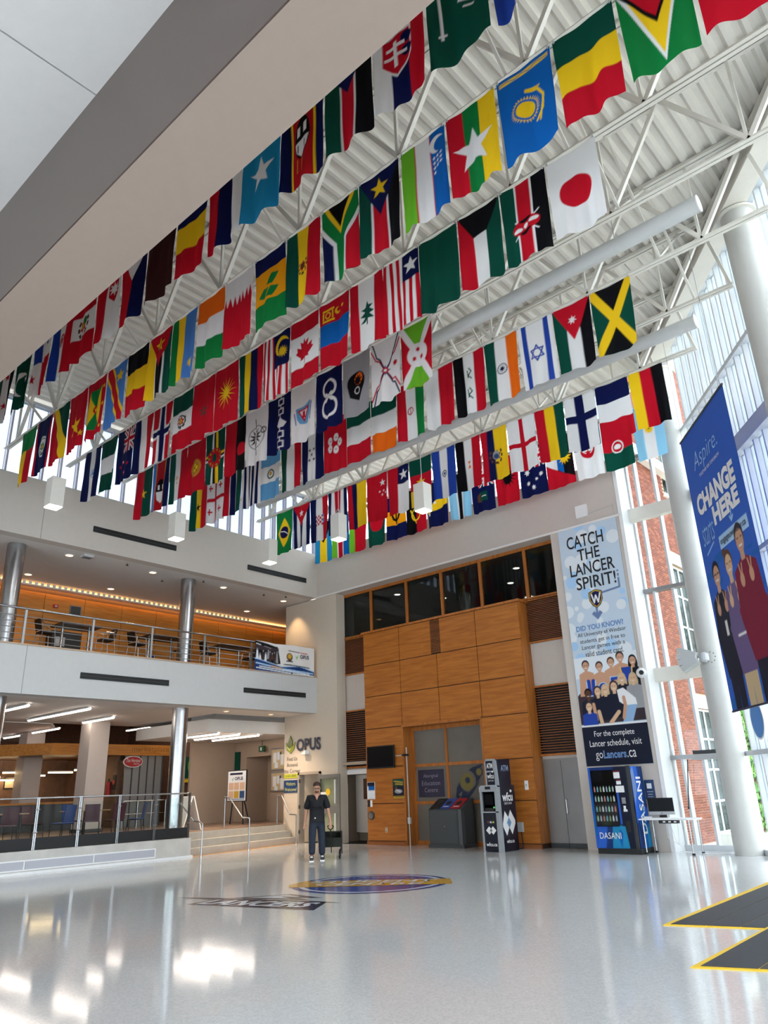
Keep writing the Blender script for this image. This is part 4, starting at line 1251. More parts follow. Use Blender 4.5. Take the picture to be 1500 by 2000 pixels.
# notice boards and fittings on the taupe wall
for z0, z1, lab in ((2.5, 3.35, 'upper framed cork notice board on the taupe wall'), (1.7, 2.45, 'lower framed cork notice board on the taupe wall')):
    t = thing('notice_board', lab, 'board', (-24.1, 20.4, z0))
    MB().box(-24.55, 20.40, z0, -23.5, 20.45, z1).build('frame', ALU, t)
    flat_print('cork', 'f l;r W .1 .12 .3 .5;r y .34 .1 .5 .4;r W .55 .2 .75 .6;r y .2 .5 .4 .7;r K .5 .1 .6 .2', 0.95, z1-z0-.1, 30, 24, (-24.5, 20.395, z1-.05), (1, 0, 0), (0, 0, 1), PRINT, t)
t = thing('exit_sign', 'small green exit sign hanging by the top of the steps', 'sign', (-24.8, 20.2, 3.2))
MB().box(-25.1, 20.2, 3.25, -24.75, 20.25, 3.48).build('case', mat('exit_green', '#14532c', 0.4), t)
MB().box(-25.0, 20.19, 3.3, -24.9, 20.2, 3.43).build('pictogram', PUREW, t)
MB().cyl((-24.92, 20.22, 3.48), (-24.92, 20.22, 3.72), 0.012, 6).build('hanger_rod', DGREY, t)
t = thing('wall_phone', 'grey telephone box on the taupe wall', 'phone', (-25.6, 21.5, 1.7))
MB().box(-25.75, 21.5, 1.5, -25.35, 21.6, 2.3).build('back_plate', MGREY, t)
MB().box(-25.65, 21.45, 1.7, -25.5, 21.5, 2.15).build('handset', BLACK, t)
t = thing('card_reader', 'small dark card reader on the taupe wall', 'reader', (-26.6, 20.4, 1.8))
MB().box(-26.7, 20.4, 1.7, -26.5, 20.45, 2.1).build('body', BLACK, t)
MB().box(-26.67, 20.395, 1.95, -26.53, 20.4, 2.05).build('display', DGREY, t)

for (x, y), w_ in zip(((-20.9, 15.4), (-21.0, 17.4)), ('nearer the steel column', 'nearer the cream wall')):  # lamps added to brighten the entry and the cream wall
    downlight(x, y, 4.27, 'warm round downlight in the ceiling above the steps, '+w_, 'downlights above the steps', r=0.08)
    L = bpy.data.lights.new('entry_fill_beam', 'SPOT'); L.energy = 260; L.color = (1, 0.76, 0.54); L.spot_size = 2.0; L.spot_blend = 0.8; L.shadow_soft_size = 0.08
    lo = bpy.data.objects.new('entry_fill_beam', L); COL.objects.link(lo); lo.location = (x, y, 4.23)
# ------------------------------------------------------------------ doors and lettering of the cream wall
d2 = tag(bpy.data.objects.new('door_2', None), 'open beige side door in the cream wall', None, None, 'structure'); COL.objects.link(d2)
FRM = mat('door_frame_beige', '#a59a8c', 0.5)
MB().box(-20.97, 18.66, 0, -20.88, 18.9, 2.3).build('jamb', FRM, d2)
MB().box(-19.88, 18.66, 0, -19.79, 18.9, 2.3).build('jamb', FRM, d2)
MB().box(-20.97, 18.66, 2.22, -19.79, 18.9, 2.31).build('head', FRM, d2)
lf = MB().prism([(-20.87, 18.9), (-20.82, 18.9), (-20.35, 19.8), (-20.40, 19.82)], 0.02, 2.2).build('leaf', mat('door_beige', '#c9b8a0', 0.5), d2, fix=True)
for z in (0.3, 1.1, 1.95):
    MB().box(-20.89, 18.64, z, -20.83, 18.67, z+0.12).build('hinge', DGREY, lf)
struct('wall_closet', MB().box(-21.7, 20.2, 0, -17.0, 20.3, 2.6).box(-19.5, 18.9, 0, -19.45, 20.2, 2.6).box(-21.7, 18.92, 2.45, -17.0, 20.2, 2.55).box(-17.64, 19.3, 0, -17.6, 20.2, 2.6), mat('closet_wall', '#a99a88', 0.7), 'plain walls of the small rooms behind the open doors')
struct('floor_closet', MB().box(-21.6, 18.9, -0.1, -17.0, 20.3, 0.004), mat('closet_floor', '#23201e', 0.6), 'dark floor of the small rooms behind the open doors')
# glazed aluminium door standing open
d3 = tag(bpy.data.objects.new('door_3', None), 'glazed grey aluminium door standing open against the wall', None, None, 'structure'); COL.objects.link(d3)
GD = mat('door_aluminium', '#7d7c7a', 0.45, metal=0.3)
y0, y1 = 18.58, 18.63
MB().box(-19.85, y0, 0.02, -19.73, y1, 2.18).build('stile', GD, d3)
MB().box(-18.93, y0, 0.02, -18.78, y1, 2.18).build('stile', GD, d3)
for a, b in ((2.05, 2.18), (0.95, 1.2), (0.02, 0.25)):
    MB().box(-19.73, y0, a, -18.93, y1, b).build('rail', GD, d3)
for a, b in ((1.2, 2.05), (0.25, 0.95)):
    MB().box(-19.73, y0+.015, a, -18.93, y0+.03, b).build('pane', glass('door_glass', (0.85, 0.9, 0.85)), d3)
MB().box(-19.0, y0-.03, 0.3, -18.97, y0, 0.95).box(-19.0, y0-.03, 1.25, -18.97, y0, 2.0).build('push_bar', PUREW, d3)
st_ = MB().box(-19.7, y0-.004, 1.5, -19.35, y0, 1.62).build('paper_notice', PUREW, d3)
MB().prism([(-19.33+0.11*math.cos(a*math.pi/4+.39), 1.62+0.11*math.sin(a*math.pi/4+.39)) for a in range(8)], y0-.006, y0-.001, 'y').build('yellow_sticker', YEL, d3, fix=True)
# doorway under the left louvre
d4 = tag(bpy.data.objects.new('door_4', None), 'doorway with a white inner door under the left louvre', None, None, 'structure'); COL.objects.link(d4)
MB().box(-19.36, 19.15, 0, -19.1, 19.3, 2.3).build('jamb', PUREW, d4)
MB().box(-17.78, 19.15, 0, -17.66, 19.3, 2.3).build('jamb', PUREW, d4)
MB().box(-19.2, 19.15, 2.15, -17.78, 19.3, 2.3).build('head', PUREW, d4)
lf = MB().prism([(-19.15, 19.75), (-17.75, 19.35), (-17.75, 19.39), (-19.15, 19.79)], 0.3, 2.14).build('leaf', mat('inner_door_white', '#cfc8c0', 0.5), d4, fix=True)
MB().box(-18.5, 19.45, 1.35, -18.05, 19.5, 2.0).build('window_light', mat('brown_glass', '#4a2d1e', 0.3), lf)
# wall lettering
OLET = mat('letter_grey', '#6d6f76', 0.4, metal=0.3)
OP = thing('wall_logo', 'dark OPUS letters with a green leaf emblem on the cream wall', 'sign', (-20.6, 18.7, 3.0))
text('lettering', 'OPUS', mat('letter_navy', '#23263f', 0.4), OP, (-21.05, 18.69, 3.03), 1.28, 0.42, depth=0.03, bold=0.03)
text('lettering', 'OPUS', OLET, OP, (-21.06, 18.69, 3.02), 1.28, 0.43, depth=0.012, bold=0.035)
LEAFG = mat('leaf_green', '#8a9420', 0.4)
MB().prism([(-21.63, 3.36), (-21.58, 3.1), (-21.38, 2.98), (-21.2, 3.1), (-21.12, 3.36), (-21.28, 3.2), (-21.38, 3.12), (-21.48, 3.2)], 18.66, 18.69, 'y').build('emblem_leaf', LEAFG, OP, fix=True)
MB().prism([(-21.5, 3.36), (-21.46, 3.2), (-21.38, 3.14), (-21.28, 3.22), (-21.27, 3.4), (-21.38, 3.6)], 18.655, 18.685, 'y').build('emblem_bud', mat('leaf_dark', '#5d6b20', 0.4), OP, fix=True)
MB().prism([(-21.6, 3.22), (-21.4, 3.06), (-21.2, 3.25), (-21.38, 3.13)], 18.65, 18.68, 'y').build('emblem_highlight', mat('leaf_pale', '#c9cf72', 0.4), OP, fix=True)
t = thing('wall_directions', 'small grey wall text pointing around the corner', 'sign', (-21.3, 18.7, 2.3))
for s, z in (('Find Us', 2.72), ('Around', 2.52), ('the Corner', 2.31)):
    text('lettering', s, mat('letter_taupe', '#5f5a55'), t, (-21.3, 18.69, z), None, 0.13, anchor='c')
t = thing('visitors_sign', 'blue and lime sign reading Visitors Welcome on the cream wall', 'sign', (-21.35, 18.7, 1.64))
MB().box(-21.73, 18.68, 1.64, -20.99, 18.70, 2.06).build('plate', mat('sign_blue', '#1d3c66', 0.4), t)
MB().box(-21.73, 18.685, 2.13, -20.99, 18.70, 2.27).build('lime_strip', mat('lime', '#b3b732', 0.5), t)
LET2 = mat('letter_lime', '#c9c97a')
text('lettering', 'Visitors', LET2, t, (-21.36, 18.68, 1.88), 0.5, 0.12, anchor='c')
text('lettering', 'Welcome!', LET2, t, (-21.36, 18.68, 1.69), 0.64, 0.12, anchor='c')
text('lettering', '< < <  OPUS', DGREY, t, (-21.34, 18.685, 2.165), 0.55, 0.075, anchor='c')
t = thing('wall_light', 'small white wedge wall light under the OPUS letters', 'light', (-20.5, 18.6, 2.85))
MB().prism([(-20.65, 2.90), (-20.4, 2.90), (-20.4, 3.04)], 18.5, 18.7, 'y').build('housing', PUREW, t, fix=True)
MB().box(-20.63, 18.52, 2.885, -20.42, 18.68, 2.9).build('lens', LGREY, t)

# ------------------------------------------------------------------ things on the maple panelling
t = thing('television', 'black flat television screen on the maple panelling', 'television', (-16.9, 18.65, 2.27))
MB().box(-17.5, 18.60, 2.27, -16.33, 18.66, 2.96).build('casing', BLACK, t)
MB().box(-17.47, 18.597, 2.31, -16.36, 18.60, 2.93).build('screen', mat('screen_black', '#04050a', 0.35, spec=0.15), t)
MB().box(-17.1, 18.66, 2.45, -16.7, 18.70, 2.8).build('bracket', DGREY, t)
t = thing('flip_notice', 'small blue and white notice sheet beside the open doorway', 'notice', (-17.45, 18.69, 1.35))
flat_print('sheet', 'f y;r n 0 0 .4 .12;r T .05 .12 .35 .25;r W 0 .25 .4 .3;r A .05 .5 .3 .52', 0.32, 0.50, 14, 22, (-17.6, 18.69, 1.86), (1, 0, 0), (0, 0, 1), PRINT, t)
MB().box(-17.61, 18.691, 1.35, -17.27, 18.70, 1.87).build('backing', PUREW, t)
t = thing('door_control', 'small black and white door control on the panelling', 'switch', (-17.5, 18.69, 1.1))
MB().box(-17.58, 18.67, 1.12, -17.48, 18.70, 1.32).build('black_half', BLACK, t)
MB().box(-17.48, 18.68, 1.12, -17.40, 18.70, 1.32).build('white_half', PUREW, t)
t = thing('gallery_poster', 'dark green and gold poster on the maple panelling', 'poster', (-16.25, 18.69, 1.35))
flat_print('sheet', 'f n;r D 0 0 .45 .2;l g .03 .05 .06 .4 .1;l g .03 .1 .14 .4 .16;e A .22 .36 .16 .06;l W .02 .1 .3 .3 .38;e h .12 .26 .06 .05;r g 0 .5 .45 .57;l K .02 .05 .53 .4 .53', 0.44, 0.57, 20, 26, (-16.48, 18.69, 1.92), (1, 0, 0), (0, 0, 1), PRINT, t)
MB().box(-16.49, 18.691, 1.34, -16.03, 18.70, 1.93).build('backing', DARK, t)
t = thing('push_plate', 'round metal door push plate low on the panelling', 'button', (-17.45, 18.66, 0.86))
MB().cyl((-17.45, 18.70, 0.86), (-17.45, 18.67, 0.86), 0.13, 24).build('plate', DGREY, t, smooth=True)
MB().cyl((-17.45, 18.67, 0.86), (-17.45, 18.655, 0.86), 0.1, 24).build('disc', STAIN, t, smooth=True)
t = thing('wall_outlet', 'pale wall outlet low on the panelling', 'outlet', (-16.83, 18.69, 0.44))
MB().box(-16.87, 18.69, 0.37, -16.79, 18.70, 0.51).build('plate', CREAM, t)
MB().box(-16.85, 18.687, 0.46, -16.81, 18.69, 0.49).box(-16.85, 18.687, 0.39, -16.81, 18.69, 0.42).build('socket', DGREY, t)
t = thing('light_switch', 'white switch plate on the panelling right of the cash machine', 'switch', (-11.6, 18.69, 1.55))
MB().box(-11.64, 18.68, 1.48, -11.53, 18.70, 1.72).build('plate', PUREW, t)
MB().box(-11.605, 18.672, 1.57, -11.565, 18.68, 1.63).build('toggle', LGREY, t)
t = thing('plug_box', 'pale power box with hanging cable low on the panelling', 'outlet', (-11.85, 18.66, 0.4))
MB().box(-11.98, 18.62, 0.42, -11.80, 18.70, 0.66).build('box', LGREY, t)
MB().tube([(-11.86, 18.64, 0.42), (-11.83, 18.62, 0.2), (-11.8, 18.58, 0.02), (-11.9, 18.5, 0.012), (-12.0, 18.35, 0.012)], 0.012, 6).build('cable', BLACK, t)
t = thing('door_operator_post', 'slim vertical conduit with a black cable coil beside the alcove', 'conduit', (-15.82, 18.64, 0))
MB().cyl((-15.84, 18.66, 0.0), (-15.84, 18.66, 2.85), 0.016, 8).build('tube', LGREY, t)
MB().cyl((-15.84, 18.66, 2.62), (-16.3, 18.66, 2.62), 0.014, 8).build('arm', LGREY, t)
MB().lathe((-15.84, 18.6, 2.62), [(0.10, -0.03), (0.13, 0), (0.10, 0.03), (0.07, 0), (0.10, -0.03)], 14).build('cable_coil', BLACK, t)
MB().box(-15.89, 18.64, 0.62, -15.79, 18.70, 0.8).build('junction_box', LGREY, t)
# signs inside the alcove window
t = thing('centre_sign', 'plum rectangular sign behind the alcove glass reading Aboriginal Education Centre', 'sign', (-15.25, 19.12, 1.35))
MB().box(-15.78, 19.115, 1.36, -14.78, 19.135, 2.16).build('plate', mat('sign_plum', '#2b2a40', 0.4), t)
for s, z in (('Aboriginal', 1.9), ('Education', 1.7), ('Centre', 1.5)):
    text('lettering', s, mat('letter_dim', '#8a8492'), t, (-15.28, 19.114, z), None, 0.13, anchor='c', depth=0.003)
tag(flat_print('eye_emblem', 'f p;p i .15 .95 .2 .7 .45 .35 .8 .15 1.2 .05 1.05 .3 1.1 .45 .85 .7 .6 .85 .4 1.05 .3 .95 .2 1.1;c p .62 .52 .3;c e .6 .54 .24;c i .62 .5 .09;c i 1.05 .28 .14;c e 1.05 .28 .1;p p .25 .9 .4 .8 .35 .95;p i .4 1.02 .75 .75 1.1 .5 .8 .85 .5 1.12', 1.3, 1.15, 56, 50, (-14.5, 19.128, 2.3), (1, 0, 0), (0, 0, 1), print_material('window_decal', 0.4)), 'blue and gold stylised eye emblem on the alcove glass', 'emblem')

# recycling station
t = thing('recycling_station', 'charcoal recycling station with black, blue and red sloped openings', 'bin', (-14.1, 18.6, 0))
x0, x1, y0, y1 = -14.78, -13.58, 18.30, 18.92
CHG = mat('charcoal_metal', '#3d4144', 0.5)
MB().box(x0-0.03, y0-0.03, 0, x1+0.05, y1, 0.09).build('base', CHG, t)
MB().prism([(x0, y0), (x1-0.12, y0), (x1-0.04, y0+0.04), (x1, y0+0.14), (x1, y1), (x0, y1)], 0.09, 1.02).build('body', CHG, t, fix=True)
MB().box(x0+0.05, y0-0.008, 0.13, x1-0.16, y0, 0.98).build('front_panel', mat('charcoal_panel', '#44484b', 0.5), t)
MB().cyl((-14.2, y0-0.008, 0.56), (-14.2, y0-0.02, 0.56), 0.025, 10).build('lock', STAIN, t)
MB().prism([(y0, 1.02), (y1, 1.02), (y1, 1.3), (y1-0.12, 1.3)], x0, x1, 'x').build('hood', CHG, t, fix=True)
for i, (c, nm) in enumerate((('#15171a', 'black_lid'), ('#24428a', 'blue_lid'), ('#8e1622', 'red_lid'))):
    a = x0+0.04+i*0.37; b = a+0.35
    sl = MB().prism([(y0+0.02, 1.035), (y1-0.14, 1.30), (y1-0.15, 1.312), (y0+0.01, 1.047)], a, b, 'x').build(nm, mat('lid'+c, c, 0.4), t, fix=True)
    cx, cy, cz = (a+b)/2, (y0+y1)/2-0.06, 1.188
    u = Vector((0, 0.46, 0.265)).normalized()
    n_ = Vector((0, -0.265, 0.46)).normalized()*0.004
    pts = [Vector((cx, cy, cz))+Vector((0.09*math.cos(q*math.pi/9), 0, 0))+u*(0.1*math.sin(q*math.pi/9))+n_*1.2 for q in range(18)]
    MB().quad(*pts).build('opening', BLACK, sl)
    if i:
        MB().quad(Vector((cx-0.1, cy, cz))-u*0.19+n_, Vector((cx+0.1, cy, cz))-u*0.19+n_, Vector((cx+0.1, cy, cz))-u*0.16+n_, Vector((cx-0.1, cy, cz))-u*0.16+n_).build('sticker', PUREW, sl)

# cash machine
t = thing('cash_machine', 'navy and grey cash machine with white diamond pattern', 'cash machine', (-12.0, 17.9, 0))
a, b, f, r = -12.33, -11.76, 17.50, 18.32
ATMG = mat('atm_grey', '#9a9ea2', 0.45); ATMN = mat('atm_navy', '#0b1024', 0.35)
MB().box(a+0.06, f+0.04, 0, b-0.0, r, 1.62).build('body', ATMN, t)
MB().box(a, f-0.01, 0, a+0.06, f+0.12, 1.58).build('side_post', ATMG, t)
MB().box(b-0.09, f-0.02, 0, b+0.004, f+0.12, 1.58).build('side_post', ATMG, t)
MB().box(a+0.06, f, 0.03, b-0.09, f+0.04, 0.95).build('lower_door', ATMN, t)
MB().box(a, f-0.02, 0.95, b, f+0.1, 0.98).build('shelf', ATMG, t)
MB().prism([(a, 1.47), (b, 1.47), (b, 1.58), (b-0.06, 1.63), (a+0.06, 1.63), (a, 1.58)], f-0.03, f+0.14, 'y').build('hood', ATMG, t, fix=True)
MB().box(a+0.2, f-0.035, 1.53, a+0.37, f-0.03, 1.6).build('camera_window', BLACK, t)
MB().box(a+0.1, f+0.04, 0.99, b-0.11, f+0.06, 1.46).build('recess', DGREY, t)
MB().box(a+0.14, f+0.02, 1.14, b-0.17, f+0.04, 1.42).build('screen', mat('screen_black', '#05060a'), t)
kp = MB().prism([(f-0.01, 0.98), (f+0.06, 0.98), (f+0.06, 1.1)], a+0.12, b-0.14, 'x').build('keypad', DARK, t, fix=True)
MB().box(b-0.17, f+0.0, 1.06, b-0.12, f+0.015, 1.1).build('card_slot', mat('led_green', '#5cb85c', emit='#5cff7c', estr=0.12), t)
MB().box(a+0.13, f-0.004, 0.78, b-0.16, f, 0.86).build('cash_slot', BLACK, t)
for i, c in enumerate(('#7a2b2b', '#d8d8e0', '#b9c24a')):
    MB().box(a+0.18+i*0.08, f-0.003, 0.70, a+0.23+i*0.08, f, 0.74).build('card_logo', mat('cardlogo'+c, c), t)
MB().box(a+0.22, f+0.16, 1.62, b-0.0, r-0.12, 2.28).build('topper', ATMN, t)
MB().prism([(a+0.16, 1.62), (b-0.02, 1.62), (b-0.06, 2.25), (b-0.14, 2.3), (a+0.2, 2.3), (a+0.15, 2.22)], f+0.1, f+0.2, 'y').build('topper_frame', ATMG, t, fix=True)
MB().box(a+0.2, f+0.092, 2.0, b-0.15, f+0.1, 2.25).build('topper_panel', ATMN, t)
MB().box(a+0.21, f+0.092, 1.64, b-0.12, f+0.1, 1.96).build('topper_panel', ATMN, t)
text('lettering', 'ATM', PUREW, t, (a+0.225, f+0.09, 2.06), 0.19, 0.13, bold=0.03)
text('lettering', 'wfcu', PUREW, t, (a+0.225, f+0.09, 1.8), 0.21, 0.13, bold=0.02)
text('lettering', 'CREDIT UNION', PUREW, t, (a+0.25, f+0.09, 1.73), 0.17, 0.03)
text('lettering', 'wfcu.ca', PUREW, t, (a+0.1, f-0.002, 0.14), 0.34, 0.09, bold=0.02)
R_ = (0, 1, 0)
text('lettering', 'ATM', mat('letter_steel', '#8fa3c0'), t, (b+0.001, f+0.24, 1.98), 0.36, 0.15, R_, bold=0.02)
text('lettering', 'wfcu', PUREW, t, (b+0.001, f+0.2, 1.22), 0.5, 0.22, R_, bold=0.03)
text('lettering', 'CREDIT UNION', PUREW, t, (b+0.001, f+0.27, 1.14), 0.36, 0.05, R_)
text('lettering', 'wfcu.ca', PUREW, t, (b+0.001, f+0.25, 0.2), 0.36, 0.09, R_, bold=0.02)
def dia(cy, cz, w, h):
    return [(cy, cz-h), (cy+w, cz), (cy, cz+h), (cy-w, cz)]
yc = f+0.43
MB().prism([(yc-0.29, .67), (yc-0.17, .98), (yc-0.02, .82), (yc+0.10, 1.0), (yc+0.3, .74), (yc+0.30, .66), (yc+0.12, .40), (yc, .58), (yc-0.14, .38), (yc-0.29, .60)], b, b+0.004, 'x').build('diamond_print', PUREW, t, fix=True)
MB().prism(dia(yc, 0.69, 0.105, 0.13), b+0.003, b+0.006, 'x').build('diamond_centre', mat('atm_blue', '#6f94b8'), t, fix=True)
xc = a+0.28
MB().prism([(xc-0.16, .52), (xc-0.06, .62), (xc+0.0, .56), (xc+0.06, .62), (xc+0.16, .52), (xc+0.06, .42), (xc, .48), (xc-0.06, .42)], f-0.004, f, 'y').build('diamond_print', PUREW, t, fix=True)
MB().prism(dia(xc, 0.52, 0.045, 0.045), f-0.006, f-0.003, 'y').build('diamond_centre', MGREY, t, fix=True)
MB().ball((b-0.17, f+0.09, 1.97), 0.02, 8, 6).build('logo_dot', PUREW, t)
MB().ball((b+0.002, f+0.62, 1.47), 0.035, 8, 6).build('logo_dot', PUREW, t)

# ------------------------------------------------------------------ tall banner on the back wall
def P(*a):
    return ' '.join('%.3f' % v for v in a)
lan = ['f z']
for i in range(46):
    lan.append('c %s %s' % ('y' if i % 3 else 'c', P(rng.uniform(0, 1.8), rng.uniform(0, 3.9), rng.uniform(.06, .2))))
lan += ['l q .055 1.62 1.78 1.62 2.02 .95 2.1', 'r q 1.60 1.55 1.65 1.60', 'r q 1.60 1.65 1.65 1.72', 'l q .06 .88 2.3 .88 2.62', 'p q .72 2.62 .8 2.55 .88 2.64 .96 2.55 1.04 2.62 .88 2.8',
        'p K .70 2.02 .9 1.95 1.1 2.02 1.1 2.25 1.02 2.4 .9 2.48 .78 2.4 .70 2.25', 'p g .72 2.04 .9 1.97 1.08 2.04 1.08 2.25 1.0 2.38 .9 2.46 .8 2.38 .72 2.25', 'p N .74 2.06 .9 2.0 1.06 2.06 1.06 2.24 .99 2.36 .9 2.43 .81 2.36 .74 2.24', 'l W .04 .78 2.08 .84 2.32 .9 2.12 .96 2.32 1.03 2.08']
lan += ['r y 0 3.75 1.8 4.3']
def pers(x, y, s, skin, hair, top, longh=False):
    o = []
    if longh:
        o.append('e %s %s' % (hair, P(x, y+.09*s, .13*s, .22*s)))
    o.append('p %s %s' % (top, P(x-.2*s, y+.2*s, x-.06*s, y+.14*s, x+.06*s, y+.14*s, x+.2*s, y+.2*s, x+.24*s, y+.75*s, x-.24*s, y+.75*s)))
    o.append('r %s %s' % (skin, P(x-.04*s, y+.08*s, x+.04*s, y+.18*s)))
    o.append('e %s %s' % (hair, P(x, y-.03*s, .105*s, .12*s)))
    o.append('e %s %s' % (skin, P(x, y+.01*s, .085*s, .11*s)))
    o.append('l w %s' % P(.012*s, x-.05*s, y-.01*s, x-.02*s, y-.01*s))
    o.append('l w %s' % P(.012*s, x+.02*s, y-.01*s, x+.05*s, y-.01*s))
    o.append('l W %s' % P(.014*s, x-.03*s, y+.06*s, x+.03*s, y+.06*s))
    return o
lan += ['p w 0 4.75 .3 4.5 1.4 4.5 1.8 4.2 1.8 5.5 0 5.5']
lan += pers(.33, 3.98, 1.05, 'k', 'w', 'k') + pers(.72, 4.05, 1.0, 'k', 'w', 'k') + pers(1.06, 3.98, 1.0, 'k', 'h', 'k') + pers(1.33, 3.88, 1.08, 'k', 'w', 'k') + pers(1.66, 4.0, 1.0, 'k', 'K', 'n', True)
lan += ['l I .11 .36 4.4 .37 4.72 .48 4.72 .5 4.4', 'l c .03 .30 4.4 .31 4.78 .54 4.78 .56 4.4', 'i I .76 4.6 .12 .07', 'i c .76 4.6 .14 .02', 'l I .08 1.02 4.7 1.04 4.4 1.2 4.4', 'l I .07 1.04 4.55 1.16 4.55', 'l c .02 .97 4.72 .99 4.35 1.24 4.35', 'p I 1.3 4.15 1.62 4.15 1.56 4.6 1.45 4.5 1.38 4.58', 'l Y .03 1.3 4.15 1.38 4.6', 'l Y .03 1.62 4.15 1.56 4.62']
lan += pers(1.30, 4.42, 1.0, 'f', 'l', 'n', True) + pers(1.60, 4.45, 1.0, 'f', 'l', 'A', True) + pers(.30, 4.72, 1.0, 'h', 'K', 'n') + pers(.58, 4.68, 1.0, 'f', 'w', 'n', True) + pers(.80, 4.66, 1.0, 'f', 'l', 'n', True) + pers(1.05, 4.60, 1.05, 'f', 'w', 'n', True)
lan += ['p W 1.12 4.7 1.3 4.66 1.6 4.95 1.62 5.12 1.35 5.14 1.15 5.0', 'p x 1.35 5.1 1.62 5.1 1.45 5.5 1.18 5.5', 'l k .09 1.28 4.9 1.3 5.1 1.22 5.4', 'l f .1 .55 5.2 .6 5.5', 'l f .1 1.1 5.25 .85 5.5', 'l k .09 .42 5.0 .46 5.4']
lan += pers(.28, 5.05, 1.0, 'f', 'w', 'I') + ['r W 0 5.52 1.8 5.56', 'r n 0 5.56 1.8 6.6']
t = thing('wall_banner', 'tall pale blue printed banner headed CATCH THE LANCER SPIRIT on the back wall', 'banner', (-8.8, 18.68, 2.0))
flat_print('sheet', ';'.join(lan), 1.80, 6.54, 150, 540, (-9.70, 18.675, 8.54), (1, 0, 0), (0, 0, 1), PRINT, t)
MB().box(-9.71, 18.68, 1.99, -7.89, 18.699, 8.55).build('backing_board', LGREY, t)
INK = mat('banner_ink', '#15171f', 0.6)
fy = 18.672
for s, z, x0, x1, h in (('CATCH', 7.86, -9.46, -8.34, .37), ('THE', 7.47, -9.17, -8.50, .33), ('LANCER', 7.05, -9.46, -8.12, .35), ('SPIRIT!', 6.64, -9.32, -8.14, .35)):
    text('lettering', s, INK, t, (x0, fy, z), x1-x0, h, depth=0.002, bold=0.012)
text('lettering', 'DID YOU KNOW?', mat('banner_blue', '#6a8fc4'), t, (-9.5, fy, 5.50), 1.38, .15, depth=0.002, bold=0.03)
for s, z, w in (('All University of Windsor', 5.31, 1.40), ('students get in free to', 5.13, 1.30), ('Lancer games with a', 4.96, 1.24), ('valid student card.', 4.79, 1.10)):
    text('lettering', s, INK, t, (-8.78, fy, z), w, .145, anchor='c', depth=0.002)
for s, z, w, h in (('For the complete', 2.68, 1.1, .18), ('Lancer schedule, visit', 2.45, 1.42, .18)):
    text('lettering', s, PUREW, t, (-8.82, fy, z), w, h, anchor='c', depth=0.002)
text('lettering', 'go', PUREW, t, (-9.4, fy, 2.12), .2, .2, depth=0.002)
text('lettering', 'Lancers', mat('banner_blue', '#6a8fc4'), t, (-9.18, fy, 2.17), .62, .2, depth=0.002, bold=0.03)
text('lettering', '.ca', PUREW, t, (-8.54, fy, 2.17), .24, .17, depth=0.002)
t = thing('wall_sensor', 'white square wireless panel on the wall above the tall banner', 'panel', (-8.87, 18.66, 8.7))
MB().box(-9.05, 18.64, 8.72, -8.70, 18.70, 9.08).build('plate', PUREW, t)
MB().tube([(-8.70, 18.68, 8.78), (-8.0, 18.68, 8.84), (-7.92, 18.68, 8.84), (-7.92, 18.68, 8.5)], 0.008, 6).build('cable', LGREY, t)

# ------------------------------------------------------------------ vending machine
t = thing('vending_machine', 'blue drinks vending machine with glass front and side lettering', 'vending machine', (-8.75, 18.2, 0))
a, b, f, r = -9.32, -8.12, 17.84, 18.62
VB = mat('vending_blue', '#123a86', 0.35); VK = mat('vending_black', '#16181c', 0.4)
MB().box(a+0.02, f+0.12, 0.12, b-0.1, r, 1.93).build('cabinet', VK, t)
MB().box(a+0.05, f+0.06, 0.0, b-0.06, r-0.02, 0.12).build('plinth', BLACK, t)
dsp = 'f u;r b 0 0 .05 1.83;p T 0 .4 .07 .5 .07 1.5 0 1.6;r K .08 .12 .68 1.30;r n .68 0 1.0 1.83;r b .69 .45 .74 1.3;p b .08 1.32 .35 1.32 .3 1.83 .05 1.83;p u .35 1.32 .5 1.3 .45 1.83 .25 1.83;p t .48 1.32 .66 1.32 .6 1.83 .42 1.83;p t .66 1.32 .8 1.35 .85 1.83 .6 1.83;p T .6 1.6 .66 1.4 .72 1.5 .66 1.83'
flat_print('front_print', dsp, 1.0, 1.83, 60, 110, (a+0.02, f+0.075, 1.95), (1, 0, 0), (0, 0, 1), PRINT, t)
dr = MB().box(a+0.02, f+0.08, 0.12, b-0.18, f+0.12, 1.95).build('door', VK, t)
# display window with shelves of bottles
for i, z in enumerate((0.72, 0.93, 1.16, 1.38)):
    MB().box(a+0.12, f+0.06, z-0.015, a+0.68, f+0.074, z).build('display_shelf', DGREY, dr)
    for j in range(7):
        c = ('#7fb08f', '#8f9aa0', '#a9605a', '#4f8f9a', '#6a7a58', '#b0b4b0', '#7a8a9a')[(i*3+j) % 7]
        MB().lathe((a+0.16+j*0.08, f+0.055, z), [(0.02, 0), (0.026, 0.01), (0.026, 0.09), (0.011, 0.125), (0.011, 0.14), (0.0, 0.142)], 8).build('bottle', mat('bottle'+c, c, 0.3), dr)
MB().box(a+0.12, f+0.06, 1.62, a+0.40, f+0.07, 1.86).build('price_sheet', MGREY, dr)
MB().box(a+0.26, f+0.05, 0.62, a+0.50, f+0.06, 0.84).build('green_notice', mat('notice_green', '#7ac04a'), dr)
MB().box(a+0.10, f+0.045, 0.6, a+0.70, f+0.049, 1.88).build('glass_front', glass('vending_glass', (0.32, 0.36, 0.4)), dr)
